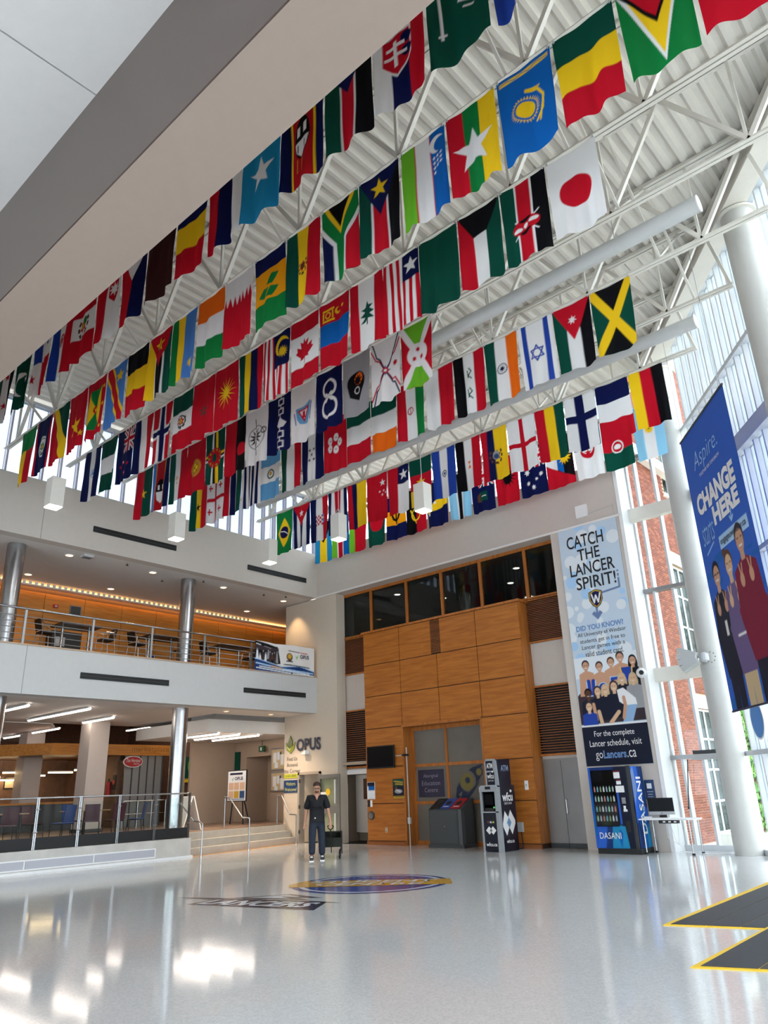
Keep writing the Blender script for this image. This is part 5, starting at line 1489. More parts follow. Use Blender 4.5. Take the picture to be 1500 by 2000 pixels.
for x0, z0, x1, z1, m_, nm in ((.70, 1.68, .85, 1.84, PUREW, 'calendar_notice'), (.70, 1.82, .85, 1.85, RED, 'red_header'), (.75, 1.54, .86, 1.64, PUREW, 'small_notice'), (.75, 1.62, .86, 1.65, RED, 'red_header'), (.71, 1.36, .92, 1.51, PUREW, 'white_notice'), (.84, .93, .93, .98, PUREW, 'card_reader'), (.85, .98, .90, 1.06, PUREW, 'card_reader'), (.86, .48, .96, .72, BLACK, 'delivery_slot')):
    MB().box(a+x0, f+0.055, z0, a+x1, f+0.074, z1).build(nm, m_, dr)
kp = MB().box(a+.82, f+.06, 1.1, a+.93, f+.074, 1.25).build('keypad', BLACK, dr)
for i in range(3):
    for j in range(4):
        MB().box(a+.83+i*.033, f+.055, 1.11+j*.035, a+.855+i*.033, f+.06, 1.135+j*.035).build('key', LGREY, kp)
text('lettering', 'DASANI', PUREW, t, (a+0.14, f+0.07, 0.33), 0.55, 0.14)
flat_print('side_print', 'f b;p u .35 0 .78 0 .78 1.0 .5 .9;p T 0 1.5 .4 .9 .78 1.4 .78 1.83 0 1.83;p t .5 1.4 .78 1.2 .78 1.83 .45 1.83;p u .1 1.2 .3 1.6 .2 1.83 0 1.83 0 1.3;p q 0 .1 .15 0 .22 .5 .05 .9', 0.78-0.12, 1.82, 40, 100, (b-0.095, f+0.14, 1.94), (0, 1, 0), (0, 0, 1), PRINT, t)
text('lettering', 'DASANI', PUREW, t, (b-0.09, f+0.62, 0.42), 1.28, 0.26, (0, 0, 1), (0, -1, 0), depth=0.004, bold=0.015)
MB().box(b-0.18, f+0.08, 0.1, b-0.1, f+0.14, 1.96).build('corner_post', VK, t)

# ------------------------------------------------------------------ computer table by the glass
t = thing('computer_table', 'small white table on thin steel legs beside the vending machine', 'table', (-7.55, 18.3, 0))
MB().prism([(-8.2, 18.02), (-7.05, 18.02), (-6.9, 18.1), (-6.85, 18.3), (-6.9, 18.55), (-7.05, 18.62), (-8.2, 18.62)], 0.735, 0.765).build('table_top', PUREW, t, fix=True)
for x, y in ((-8.14, 18.1), (-8.1, 18.56), (-7.05, 18.1), (-7.0, 18.54)):
    lg = MB().cyl((x, y, 0.03), (x, y, 0.735), 0.018, 10).build('leg', STAIN, t, smooth=True)
    MB().cyl((x, y, 0.0), (x, y, 0.04), 0.035, 12).build('foot', BLACK, lg)
MB().box(-7.75, 18.1, 0.66, -7.3, 18.22, 0.735).build('cable_tray', BLACK, t)
for i in range(3):
    MB().box(-7.65+i*.13, 18.095, 0.68, -7.59+i*.13, 18.1, 0.71).build('socket', PUREW, t)
MB().tube([(-7.5, 18.15, 0.66), (-7.45, 18.2, 0.3), (-7.3, 18.3, 0.05), (-7.1, 18.4, 0.015), (-6.4, 18.6, 0.012)], 0.008, 5).tube([(-7.6, 18.16, 0.66), (-7.62, 18.2, 0.35), (-7.4, 18.25, 0.2), (-7.35, 18.2, 0.66)], 0.007, 5).build('cable', PUREW, t)
t = thing('desktop_computer', 'white all-in-one computer with black screen on the small table', 'computer', (-7.75, 18.35, 0.765))
MB().box(-8.05, 18.33, 0.84, -7.43, 18.36, 1.21).build('casing', LGREY, t)
MB().box(-8.05, 18.327, 0.91, -7.43, 18.33, 1.21).build('screen', mat('screen_black', '#05060a'), t)
MB().cyl((-7.74, 18.326, 0.873), (-7.74, 18.330, 0.873), 0.012, 10).build('logo', BLACK, t)
MB().prism([(18.36, 0.9), (18.40, 0.77), (18.42, 0.77), (18.37, 0.95)], -7.83, -7.65, 'x').build('stand', STAIN, t, fix=True)
MB().box(-7.85, 18.28, 0.765, -7.63, 18.45, 0.775).build('stand_foot', STAIN, t)
t = thing('keyboard', 'flat white keyboard in front of the computer', 'keyboard', (-7.7, 18.15, 0.765))
MB().box(-7.95, 18.1, 0.765, -7.5, 18.22, 0.78).build('base', PUREW, t)
MB().box(-7.93, 18.115, 0.78, -7.52, 18.21, 0.784).build('keys', LGREY, t)
t = thing('paper_holder', 'small white paper tray on the computer table', 'tray', (-7.85, 18.25, 0.765))
MB().box(-8.14, 18.235, 0.765, -7.98, 18.31, 0.80).build('tray', PUREW, t)
MB().box(-8.13, 18.24, 0.80, -7.99, 18.30, 0.81).build('sheet', LGREY, t)
t = thing('print_sign', 'small blue printing sign on the wall above the computer', 'sign', (-7.98, 18.69, 1.15))
MB().box(-8.22, 18.68, 1.18, -7.98, 18.70, 1.62).build('plate', mat('sign_blue', '#1d3c66'), t)
MB().box(-8.16, 18.675, 1.42, -8.04, 18.68, 1.54).build('pictogram', PUREW, t)
MB().box(-8.18, 18.675, 1.34, -8.02, 18.68, 1.355).box(-8.16, 18.675, 1.28, -8.04, 18.68, 1.295).box(-8.17, 18.675, 1.23, -8.03, 18.68, 1.24).build('text_line', LGREY, t)
t = thing('door_brace', 'thin dark cable running down the glass beside the computer', 'cable', (-7.5, 19.2, 0.8))
MB().cyl((-7.42, 19.2, 0.95), (-7.26, 19.22, 2.05), 0.012, 6).build('rod', DARK, t)
MB().ball((-7.42, 19.2, 0.95), 0.025, 8, 6).build('clip', DARK, t)
t = thing('air_curtain', 'grey and dark bar fixed to the glazing rail beside the round column', 'fixture', (-6.9, 19.1, 2.1))
MB().box(-7.05, 19.08, 2.17, -6.45, 19.26, 2.25).build('top_bar', DGREY, t)
MB().box(-7.1, 19.05, 2.03, -6.42, 19.26, 2.16).build('body', LGREY, t)
# loudspeaker fan and camera
t = thing('speaker_cluster', 'fan of four pale grey loudspeaker boxes on the corner column', 'speaker', (-6.35, 18.15, 4.2))
for i in range(4):
    a0 = math.radians(22-17*i)
    c0 = Vector((-6.02, 17.98, 4.28))
    d = Vector((-math.cos(a0), -0.15, math.sin(a0))).normalized()
    MB().bar(c0+d*0.14, c0+d*0.56, 0.3, 0.13, up=(math.sin(a0), 0, math.cos(a0))).build('speaker_box', mat('speaker_grey', '#a9abab', 0.5), t)
MB().lathe((-6.02, 18.08, 4.15), [(0.02, 0.0), (0.1, 0.05), (0.1, 0.2), (0.02, 0.25)], 12).build('bracket', LGREY, t)
for i in range(8):
    q = i*math.pi/4
    MB().ball((-5.9+0.1*math.cos(q), 18.16, 4.27+0.12*math.sin(q)), 0.014, 6, 4).build('bolt', DGREY, t)
t = thing('security_camera', 'small white security camera with black lens at the foot of the glazing beam', 'camera', (-7.85, 18.6, 4.15))
MB().ball((-7.82, 18.6, 4.18), 0.13, 14, 10).build('dome', PUREW, t, smooth=True)
MB().cyl((-7.79, 18.53, 4.18), (-7.76, 18.46, 4.17), 0.06, 12).build('lens', BLACK, t, smooth=True)
MB().box(-7.9, 18.6, 4.12, -7.76, 18.71, 4.26).build('mount', PUREW, t)

# ------------------------------------------------------------------ blue hanging banner in front of the glass
uu = (UYW[0], UYW[1], 0)
o1 = wpt(0, 5.9)
def bp_(t_):
    return wpt(t_, 5.9)
# left edge of the banner on its plane
TL = (-4.97, 15.98)
bl = ['f b']
for i in range(60):
    bl.append('e %s %s' % (rng.choice(list('bbTb')), P(rng.uniform(0, 2.66), rng.uniform(2.6, 5.9), rng.uniform(.1, .5), rng.uniform(.03, .12))))
bl += ['r c 1.03 2.60 2.48 2.86', 'l c .04 1.8 2.5 1.85 2.3 1.98 2.2 2.1 2.3', 'l c .04 1.8 2.5 1.74 2.4', 'l c .04 1.8 2.5 1.9 2.42', 'l c .03 .3 2.75 .75 2.6']
def stud(x, y, s, skin, hair, top, leg, w=.36, cap=0):
    o = ['p %s %s' % (leg, P(x-.26*s, y+1.6*s, x+.26*s, y+1.6*s, x+.22*s, y+3.3*s, x+.03*s, y+3.3*s, x, y+1.9*s, x-.05*s, y+3.3*s, x-.24*s, y+3.3*s)),
         'p %s %s' % (top, P(x-.1*s, y+.28*s, x+.1*s, y+.28*s, x+w*s, y+.42*s, x+(w+.08)*s, y+1.1*s, x+.3*s, y+1.75*s, x-.3*s, y+1.75*s, x-(w+.08)*s, y+1.1*s, x-w*s, y+.42*s)),
         'r %s %s' % (skin, P(x-.07*s, y+.15*s, x+.07*s, y+.32*s)), 'e %s %s' % (hair, P(x, y-.05*s, .165*s, .2*s)), 'e %s %s' % (skin, P(x, y+.02*s, .135*s, .185*s)),
         'l w %s' % P(.02*s, x-.09*s, y-.02*s, x-.04*s, y-.02*s), 'l w %s' % P(.02*s, x+.04*s, y-.02*s, x+.09*s, y-.02*s), 'l W %s' % P(.025*s, x-.05*s, y+.1*s, x+.05*s, y+.1*s), 'l k %s' % P(.02*s, x, y-.01*s, x+.01*s, y+.05*s)]
    for sx in (-1, 1):
        hx, hy = x+sx*.17*s, y+.58*s
        o += ['l %s %s' % (top, P(.16*s, x+sx*(w+.02)*s, y+1.0*s, hx, hy+.22*s)), 'e %s %s' % (skin, P(hx, hy, .075*s, .11*s)), 'l %s %s' % (skin, P(.035*s, hx, hy, hx-.05*s, hy-.24*s)), 'l %s %s' % (skin, P(.035*s, hx, hy, hx+.06*s, hy-.23*s))]
    return o
bl += stud(.55, 3.25, 1.18, 'k', 'K', 'n', 'n') + ['l n .02 .38 3.24 .74 3.24'] + stud(1.25, 3.22, 1.2, 'f', 'h', 'j', 'l', .34) + ['c h 1.12 2.95 .09', 'l W .05 1.05 4.6 1.4 4.6'] + stud(1.96, 2.93, 1.28, 'k', 'w', 'm', 'n', .4)
bl += ['r v .5 4.2 .62 4.5']
t = thing('hanging_banner', 'large royal blue banner with three smiling students hanging before the glass wall', 'banner', (TL[0], TL[1], 2.8))
flat_print('sheet', ';'.join(bl), 2.66, 5.92, 150, 330, (TL[0], TL[1], 8.76), uu, (0, 0, 1), PRINT, t)
ns = Vector((NYW[0], NYW[1], 0))
E1 = Vector((TL[0], TL[1], 0)); E2 = E1+Vector(uu)*2.66
MB().cyl(tuple(E1+Vector((0, 0, 8.77))), tuple(E2+Vector((0, 0, 8.77))), 0.025, 10).build('top_pole', DGREY, t)
MB().cyl(tuple(E1+Vector((0, 0, 2.83))), tuple(E2+Vector((0, 0, 2.83))), 0.02, 10).build('bottom_pole', NAVY, t)
for q in (0.15, 2.5):
    p_ = E1+Vector(uu)*q
    MB().cyl(tuple(p_+Vector((0, 0, 8.77))), tuple(p_+Vector((0, 0, 12.2))), 0.006, 5).build('hanging_wire', ALU, t)
MB().quad(E1+ns*.006+Vector((0, 0, 8.76)), E2+ns*.006+Vector((0, 0, 8.76)), E2+ns*.006+Vector((0, 0, 2.84)), E1+ns*.006+Vector((0, 0, 2.84))).build('back_sheet', BLUEP, t)
def bt(s, u, z, w, h, m_, bold=0.0, shear=0.0):
    p_ = E1+Vector(uu)*u-ns*0.004+Vector((0, 0, z))
    text('lettering', s, m_, t, tuple(p_), w, h, uu, (0, 0, 1), depth=0.004, bold=bold, shear=shear)
SKYL = mat('banner_sky', '#9cc8f0'); 
bt('Aspire.', .52, 7.72, 1.4, .50, SKYL, -0.012, 0.25)
bt('TOGETHER FOR TOMORROW', .72, 7.62, 1.17, .07, PUREW)
bt('CHANGE', .28, 6.86, 2.1, .46, PUREW, 0.05)
bt('HERE', 1.0, 6.42, 1.35, .40, PUREW, 0.05)
bt('starts', .25, 6.2, .66, .42, SKYL, -0.012, 0.25)
bt('engageuwindsor.ca', 1.1, 5.94, 1.3, .17, NAVY, 0.01)
# ------------------------------------------------------------------ pendant lights
PL = lamp_mat('pendant_diffuser', '#fff6e6', 9.0)
for i, (x, y, lab) in enumerate(((-17.0, 7.17, 'white square pendant light nearest the left edge'), (-17.1, 10.68, 'white square pendant light second along the left wall'), (-17.15, 14.05, 'white square pendant light at the far left beside the back wall'), (-14.1, 14.05, 'white square pendant light left of the two before the back wall'), (-11.0, 14.05, 'white square pendant light right of the two before the back wall'))):
    t = thing('pendant_light', lab, 'light', (x, y, 8.3), 'square pendant lights')
    MB().box(x-0.165, y-0.165, 8.32, x+0.165, y+0.165, 9.05).build('housing', mat('pendant_white', '#dedbd3', 0.5), t)
    MB().box(x-0.15, y-0.15, 8.30, x+0.15, y+0.15, 8.32).build('diffuser', PL, t)
    MB().cyl((x, y, 9.05), (x, y, 10.95), 0.01, 6).build('cable', LGREY, t)
    MB().bar((x, (7.0 if y < 8 else 10.55 if y < 12 else 14.1)-0.08, 10.94), (x, y+0.03, 10.94), 0.03).build('hanger_arm', LGREY, t)
    L = bpy.data.lights.new('pendant_beam', 'AREA'); L.shape = 'SQUARE'; L.size = 0.28; L.energy = 8; L.color = (1, 0.93, 0.82)
    lo = bpy.data.objects.new('pendant_beam', L); COL.objects.link(lo); lo.location = (x, y, 8.28)

# ------------------------------------------------------------------ floor graphics
th = math.radians(31.5)
RD = Vector((math.cos(th), math.sin(th), 0)); UD = Vector((-math.sin(th), math.cos(th), 0))
cc = Vector((-10.42, 11.1, 0))
t = thing('floor_emblem', 'round blue and gold STUDENT CENTRE emblem on the floor', 'decal', tuple(cc))
def disc(r0, r1, z, nm, m_, a0=0, a1=360, n=72):
    mb = MB()
    q = []
    for i in range(n+1):
        a = math.radians(a0+(a1-a0)*i/n)
        q.append((cc+RD*(r1*math.cos(a))+UD*(r1*math.sin(a))+Vector((0, 0, z)), cc+RD*(r0*math.cos(a))+UD*(r0*math.sin(a))+Vector((0, 0, z))))
    for (p, b), (p2, b2) in zip(q[:-1], q[1:]):
        mb.quad(b, p, p2, b2) if r0 else mb.quad(cc+Vector((0, 0, z)), p, p2)
    return mb.build(nm, m_, t)
disc(0, 1.46, 0.002, 'blue_disc', mat('decal_blue', '#1f3f8f', 0.15))
disc(1.24, 1.34, 0.004, 'white_ring', mat('decal_white', '#d6dbe2', 0.15))
DG = mat('decal_gold', '#d49f25', 0.15)
MB().quad(*[cc+RD*a+UD*b+Vector((0, 0, 0.005)) for a, b in ((-1.55, -0.1), (-1.42, -0.52), (1.55, -0.30), (1.42, 0.52), (-1.4, 0.42))]).build('gold_band', DG, t)
DW = mat('decal_white', '#d6dbe2', 0.15)
text('lettering', 'STUDENT', DW, t, tuple(cc-RD*1.2+UD*0.08+Vector((0, 0, 0.006))), 2.4, 0.34, RD, UD, depth=0.002, bold=0.03, shear=0.1)
text('lettering', 'CENTRE', DW, t, tuple(cc-RD*1.0-UD*0.34+Vector((0, 0, 0.006))), 2.0, 0.34, RD, UD, depth=0.002, bold=0.03, shear=0.1)
text('lettering', 'WINDSOR', mat('decal_pale', '#7f93bd', 0.2), t, tuple(cc-RD*0.55+UD*0.72+Vector((0, 0, 0.005))), 1.1, 0.2, RD, UD, depth=0.002)
th = math.radians(17)
RD2 = Vector((math.cos(th), math.sin(th), 0)); UD2 = Vector((-math.sin(th), math.cos(th), 0))
c2_ = Vector((-10.45, 8.42, 0))
t = thing('floor_wordmark', 'navy and white LANCERS wordmark with a lance on the floor', 'decal', tuple(c2_))
DN = mat('decal_navy', '#12183a', 0.15)
def fq(pts, z, nm, m_):
    return MB().quad(*[c2_+RD2*a+UD2*(b*1.5)+Vector((0, 0, z)) for a, b in pts]).build(nm, m_, t)
fq([(-1.0, -0.30), (1.42, -0.40), (1.2, 0.12), (-0.85, 0.16)], 0.002, 'navy_panel', DN)
fq([(-1.75, 0.14), (-1.0, 0.20), (1.0, 0.16), (1.5, 0.1), (1.0, 0.08), (-1.0, 0.08)], 0.004, 'lance', DN)
fq([(-0.7, 0.22), (0.1, 0.62), (0.9, 0.40), (0.35, 0.38), (0.8, 0.24)], 0.003, 'crest_panel', DN)
fq([(-0.45, 0.27), (0.08, 0.54), (0.5, 0.42), (0.1, 0.4), (0.4, 0.28)], 0.005, 'crest_inset', DW)
text('lettering', 'LANCERS', DW, t, tuple(c2_-RD2*0.88-UD2*0.42+Vector((0, 0, 0.004))), 2.05, 0.52, RD2, UD2, depth=0.002, bold=0.04, shear=0.2)

# ------------------------------------------------------------------ rubber mat with yellow border
t = thing('rubber_mat', 'black rubber floor mat with yellow edging at the right', 'mat', (-3.2, 9.5, 0))
outl = [(-4.34, 15.2), (-4.19, 9.46), (-3.15, 9.74), (-3.14, 7.54), (0.4, 8.73), (0.4, 10.2), (-1.95, 13.2), (-2.95, 13.2), (-2.95, 15.2)]
MATB = mat('mat_black', '#2d3036', 0.55, var=0.1, scale=14, bump=0.1, bscale=90)
MB().prism(outl, 0.0, 0.010).build('border', YEL, t, fix=True)
def clip_strip(x0, x1):
    # strip of the outline between two near-parallel lines x = x0.., x1.. ; simple column polygons
    return x0, x1
def ylow(x):
    if x < -3.145:
        return 9.46+(x+4.19)*0.27
    return 7.54+(x+3.14)*0.337
cols_ = [-4.15, -3.72, -3.2, -2.75, -2.25, -1.75, -1.25, -0.75, -0.25, 0.25, 0.6]
edges = [-4.13, -3.75, -3.40, -3.145, -3.08, -2.62, -2.12, -1.62, -1.12, -0.62, -0.12, 0.36]
for a, b in zip(edges[:-1], edges[1:]):
    if b-a < 0.1:
        continue
    g = 0.006
    ya, yb = ylow(a+g)+0.06, ylow(b-g if b != -3.145 else -3.2)+0.06
    ta, tb = (15.1, 15.1) if b < -3.1 else (min(13.1, (6.5-NYW[0]*a)/NYW[1]), min(13.1, (6.5-NYW[0]*b)/NYW[1]))
    MB().prism([(a+g, ya), (b-g, yb), (b-g-0.1*(tb-yb)/6, tb), (a+g-0.1*(ta-ya)/6, ta)], 0.002, 0.015).build('mat_strip', MATB, t, fix=True)

# ------------------------------------------------------------------ man with a folding wagon
SKIN = mat('skin', '#c08e74', 0.5, var=0.06)
HAIR = mat('hair_brown', '#3a2218', 0.7)
SHIRT = mat('shirt_black', '#0b0d14', 0.8)
JEAN = mat('jeans_navy', '#1e2738', 0.8, var=0.15, scale=20)
def skin_mesh(name, verts, edges, radii, root, m_, parent, sub=2):
    me = bpy.data.meshes.new(name)
    me.from_pydata(verts, edges, [])
    o = bpy.data.objects.new(name, me)
    COL.objects.link(o)
    md = o.modifiers.new('skin', 'SKIN')
    md.use_smooth_shade = True
    for i, r_ in enumerate(radii):
        sv = me.skin_vertices[0].data[i]
        sv.radius = (r_, r_) if not isinstance(r_, tuple) else r_
        sv.use_root = (i == root)
    s2 = o.modifiers.new('sub', 'SUBSURF')
    s2.levels = sub
    s2.render_levels = sub
    dg = bpy.context.evaluated_depsgraph_get()
    dg.update()
    m2 = bpy.data.meshes.new_from_object(o.evaluated_get(dg))
    bpy.data.objects.remove(o)
    m2.materials.clear()
    return link(name, m2, m_, parent, True)
man = thing('person', 'man in a black polo shirt and dark jeans looking down, pulling a folding wagon', 'person', (0, 0, 0), world=False)
# local frame: faces -Y, +X is the viewer's right
V = []; R0 = []; Ed = []
def jv(p, r_, par=None):
    V.append(p); R0.append(r_)
    if par is not None:
        Ed.append((par, len(V)-1))
    return len(V)-1
pel = jv((0, 0, 0.96), 0.125)
wai = jv((0, 0.0, 1.10), 0.13, pel)
che = jv((0, 0.0, 1.30), 0.15, wai)
upc = jv((0, 0.01, 1.43), 0.10, che)
nek = jv((0, 0.0, 1.52), 0.056, upc)
jaw = jv((0, -0.05, 1.60), 0.068, nek)
hed = jv((0, -0.045, 1.69), 0.088, jaw)
crn = jv((0, -0.02, 1.75), 0.07, hed)
nos = jv((0, -0.135, 1.645), 0.012, jaw)
for sx, hx, hy in ((-1, -0.30, -0.02), (1, 0.33, -0.10)):
    sh = jv((sx*0.19, 0.01, 1.43), 0.07, upc)
    el = jv((sx*0.26 if sx < 0 else 0.28, 0.02 if sx < 0 else -0.02, 1.14), 0.046, sh)
    wr = jv((hx, hy, 0.89), 0.030, el)
    pa = jv((hx+sx*0.005, hy-0.012, 0.82), (0.022, 0.036), wr)
    for k, (dx, L1) in enumerate(((-0.026, 0.07), (-0.009, 0.085), (0.009, 0.08), (0.025, 0.06))):
        f1 = jv((hx+sx*0.005+dx*0.9, hy-0.02, 0.785), 0.010, pa)
        f2 = jv((hx+sx*0.005+dx, hy-0.035, 0.785-L1*0.5), 0.009, f1)
        f3 = jv((hx+sx*0.005+dx, hy-0.028, 0.785-L1*0.9), 0.008, f2)
    t1 = jv((hx-sx*0.035, hy-0.03, 0.825), 0.011, pa)
    t2 = jv((hx-sx*0.045, hy-0.045, 0.79), 0.009, t1)
kn = {}
for sx, ky, fy_ in ((-1, -0.10, -0.08), (1, 0.0, 0.06)):
    hp = jv((sx*0.10, 0.0, 0.88), 0.095, pel)
    k_ = jv((sx*0.115, ky*0.8, 0.50), 0.062, hp)
    an = jv((sx*0.125, fy_, 0.09), 0.042, k_)
    to = jv((sx*0.135, fy_-0.15, 0.04), 0.03, an)
skin_mesh('body', V, Ed, R0, 0, SKIN, man, 2)
# clothing
sV = [(0, 0, 0.90), (0, 0, 1.05), (0, 0.0, 1.18), (0, 0.0, 1.32), (0, 0.01, 1.43), (0, 0.01, 1.485), (-0.19, 0.01, 1.435), (-0.245, 0.015, 1.27), (-0.26, 0.018, 1.16), (0.19, 0.01, 1.435), (0.25, 0.0, 1.27), (0.268, -0.01, 1.16)]
sE = [(0, 1), (1, 2), (2, 3), (3, 4), (4, 5), (4, 6), (6, 7), (7, 8), (4, 9), (9, 10), (10, 11)]
sR = [(0.19, 0.165), (0.195, 0.17), (0.195, 0.165), (0.2, 0.165), (0.125, 0.125), (0.074, 0.074), 0.098, 0.09, 0.092, 0.098, 0.09, 0.092]
skin_mesh('polo_shirt', sV, sE, sR, 1, SHIRT, man, 2)
pV = [(0, 0, 1.02), (0, 0, 0.90), (-0.10, 0, 0.82), (-0.118, -0.08, 0.50), (-0.125, -0.085, 0.12), (0.10, 0, 0.82), (0.118, 0.0, 0.50), (0.125, 0.055, 0.10)]
pE = [(0, 1), (1, 2), (2, 3), (3, 4), (1, 5), (5, 6), (6, 7)]
pR = [(0.17, 0.15), (0.175, 0.155), 0.122, 0.092, 0.085, 0.122, 0.092, 0.085]
skin_mesh('jeans', pV, pE, pR, 0, JEAN, man, 2)
for sx, fy_ in ((-1, -0.10), (1, 0.03)):
    x = sx*0.132
    sh_ = MB().prism([(fy_+0.09, 0.0), (fy_-0.20, 0.0), (fy_-0.21, 0.04), (fy_-0.12, 0.085), (fy_-0.02, 0.12), (fy_+0.09, 0.10)], x-0.05, x+0.05, 'x').build('shoe', DGREY, man, fix=True)
    MB().box(x-0.055, fy_-0.215, 0.0, x+0.055, fy_+0.095, 0.022).build('sole', PUREW, sh_)
    MB().box(x-0.03, fy_-0.14, 0.085, x+0.03, fy_-0.06, 0.11).build('laces', PUREW, sh_)
hr = MB().ball((0, -0.012, 1.745), 0.098, 16, 10, (0.98, 1.05, 0.82)).build('hair', HAIR, man, smooth=True)
bd = MB().ball((0, -0.082, 1.585), 0.058, 12, 8, (1.05, 0.85, 0.75)).build('beard', mat('beard_brown', '#6d4a38', 0.8), man, smooth=True)
MB().ball((-0.09, -0.03, 1.655), 0.02, 8, 6, (0.5, 1, 1.5)).build('ear', SKIN, man, smooth=True)
MB().ball((0.09, -0.03, 1.655), 0.02, 8, 6, (0.5, 1, 1.5)).build('ear', SKIN, man, smooth=True)
MB().box(-0.075, -0.132, 1.665, 0.075, -0.126, 1.672).box(-0.07, -0.134, 1.635, -0.015, -0.13, 1.64).box(0.015, -0.134, 1.635, 0.07, -0.13, 1.64).box(-0.072, -0.134, 1.635, -0.067, -0.13, 1.67).box(0.067, -0.134, 1.635, 0.072, -0.13, 1.67).box(-0.018, -0.134, 1.635, -0.014, -0.13, 1.67).box(0.014, -0.134, 1.635, 0.018, -0.13, 1.67).build('glasses', DARK, man)
for sx in (-1, 1):
    MB().ball((sx*0.035, -0.122, 1.655), 0.011, 8, 6).build('eye', DARK, man)
MB().box(-0.025, -0.133, 1.598, 0.025, -0.125, 1.606).build('mouth', mat('lips', '#9a5a50', 0.5), man)
MB().prism([(-0.05, 1.50), (0.05, 1.50), (0.0, 1.38)], -0.155, -0.10, 'y').build('neckline', SKIN, man, fix=True)
MB().box(-0.06, -0.165, 0.955, -0.03, -0.145, 0.985).build('key_tag', PUREW, man)
facing = math.atan2(0-14.06, 0+15.09)      # towards the camera
man.location = (-15.09, 14.1, 0)
man.rotation_euler = (0, 0, facing+math.pi/2)
man.scale = (1.03, 1.03, 1.03)
wg = thing('folding_wagon', 'black folding wagon behind the man, its handle in his hand', 'wagon', (0, 0, 0), world=False)
WGF = mat('wagon_fabric', '#23281f', 0.9)
for sx in (-1, 1):
    MB().box(0.37+sx*0.27-0.012, 0.2, 0.30, 0.37+sx*0.27+0.012, 1.1, 0.62).build('side_panel', WGF, wg)
    for y in (0.2, 1.08):
        MB().cyl((0.37+sx*0.27, y, 0.12), (0.37+sx*0.27, y, 0.64), 0.014, 8).build('frame_post', BLACK, wg)
    MB().cyl((0.37+sx*0.27, 0.2, 0.64), (0.37+sx*0.27, 1.1, 0.64), 0.014, 8).build('top_rail', BLACK, wg)
MB().box(0.10, 0.19, 0.30, 0.64, 0.205, 0.50).build('front_panel', WGF, wg)
MB().box(0.10, 1.09, 0.30, 0.64, 1.105, 0.62).build('rear_panel', WGF, wg)
MB().box(0.10, 0.2, 0.28, 0.64, 1.1, 0.31).build('floor_panel', WGF, wg)
MB().cyl((0.10, 0.2, 0.64), (0.64, 0.2, 0.64), 0.014, 8).build('top_rail', BLACK, wg)
for x, y in ((0.16, 0.24), (0.58, 0.24), (0.12, 1.05), (0.62, 1.05)):
    MB().cyl((x-0.022, y, 0.09), (x+0.022, y, 0.09), 0.09, 18).build('wheel', BLACK, wg, smooth=True)
MB().bar((0.37, 0.17, 0.16), (0.345, -0.10, 0.70), 0.022).build('pull_bar', BLACK, wg)
MB().tube([(0.345, -0.10, 0.70), (0.29, -0.11, 0.74), (0.27, -0.12, 0.79), (0.30, -0.12, 0.81), (0.39, -0.12, 0.81), (0.42, -0.12, 0.79), (0.40, -0.11, 0.74), (0.345, -0.10, 0.70)], 0.012, 8).build('handle', BLACK, wg)
for s in (-1, 1):
    MB().bar((0.37+s*0.1, 0.185, 0.52), (0.37+s*0.05, 0.185, 0.3), 0.03, 0.012).build('strap', BLACK, wg)
wg.location = man.location
wg.rotation_euler = man.rotation_euler

# ------------------------------------------------------------------ outside: brick building, windows, ivy, trees
XB = -8.5
bwall = thing('brick_building', 'red brick building with white window lintels outside the glass', 'building', (XB, 24, -0.1))
MORT = mat('mortar', '#b2947c', 0.9)
WINS = [(24.05, 25.75, 5.25, 8.35), (24.05, 25.75, 0.05, 3.66), (24.6, 26.2, 11.0, 14.2), (28.9, 30.5, 5.25, 8.35), (28.9, 30.5, .05, 3.66)]
TOPZ, Y0B, Y1B = 17.6, 21.5, 46.0
ys = sorted({Y0B, Y1B} | {w[0] for w in WINS} | {w[1] for w in WINS})
wallm = MB()
for a, b in zip(ys[:-1], ys[1:]):
    holes = sorted([(w[2], w[3]) for w in WINS if w[0] < (a+b)/2 < w[1]])
    z = -0.12
    for h0, h1 in holes+[(TOPZ, None)]:
        if h0 > z:
            wallm.box(XB-0.4, a, z, XB-0.012, b, h0)
        z = h1
wallm.build('wall_core', MORT, bwall)
BRK = []
for c in ('#7c4029', '#6d3623', '#8a4c36', '#753c2a'):
    BRK.append(mat('brick'+c, c, 0.85, var=0.12, scale=9))
bl_, bh = 0.235, 0.068
stuff = [MB() for _ in BRK]
protos = []
for m_ in BRK:
    me = MB().box(XB-0.02, 0.005, 0.006, XB, bl_-0.006, bh-0.006).mesh('brick', (XB, 24, -0.1))
    me.materials.append(m_)
    protos.append(me)
cnt = 0
row = 0
z = -0.1
cells = []
while z < TOPZ-0.1:
    y = Y0B-(bl_/2 if row % 2 else 0)
    while y < 30.5:
        y0_, y1_ = max(y, Y0B), y+bl_
        if not any(y1_ > w[0]+.02 and y0_ < w[1]-.02 and z+bh > w[2]-.1 and z < w[3]+.42 for w in WINS):
            cells.append((y0_, y1_, z))
        y += bl_
    z += bh
    row += 1
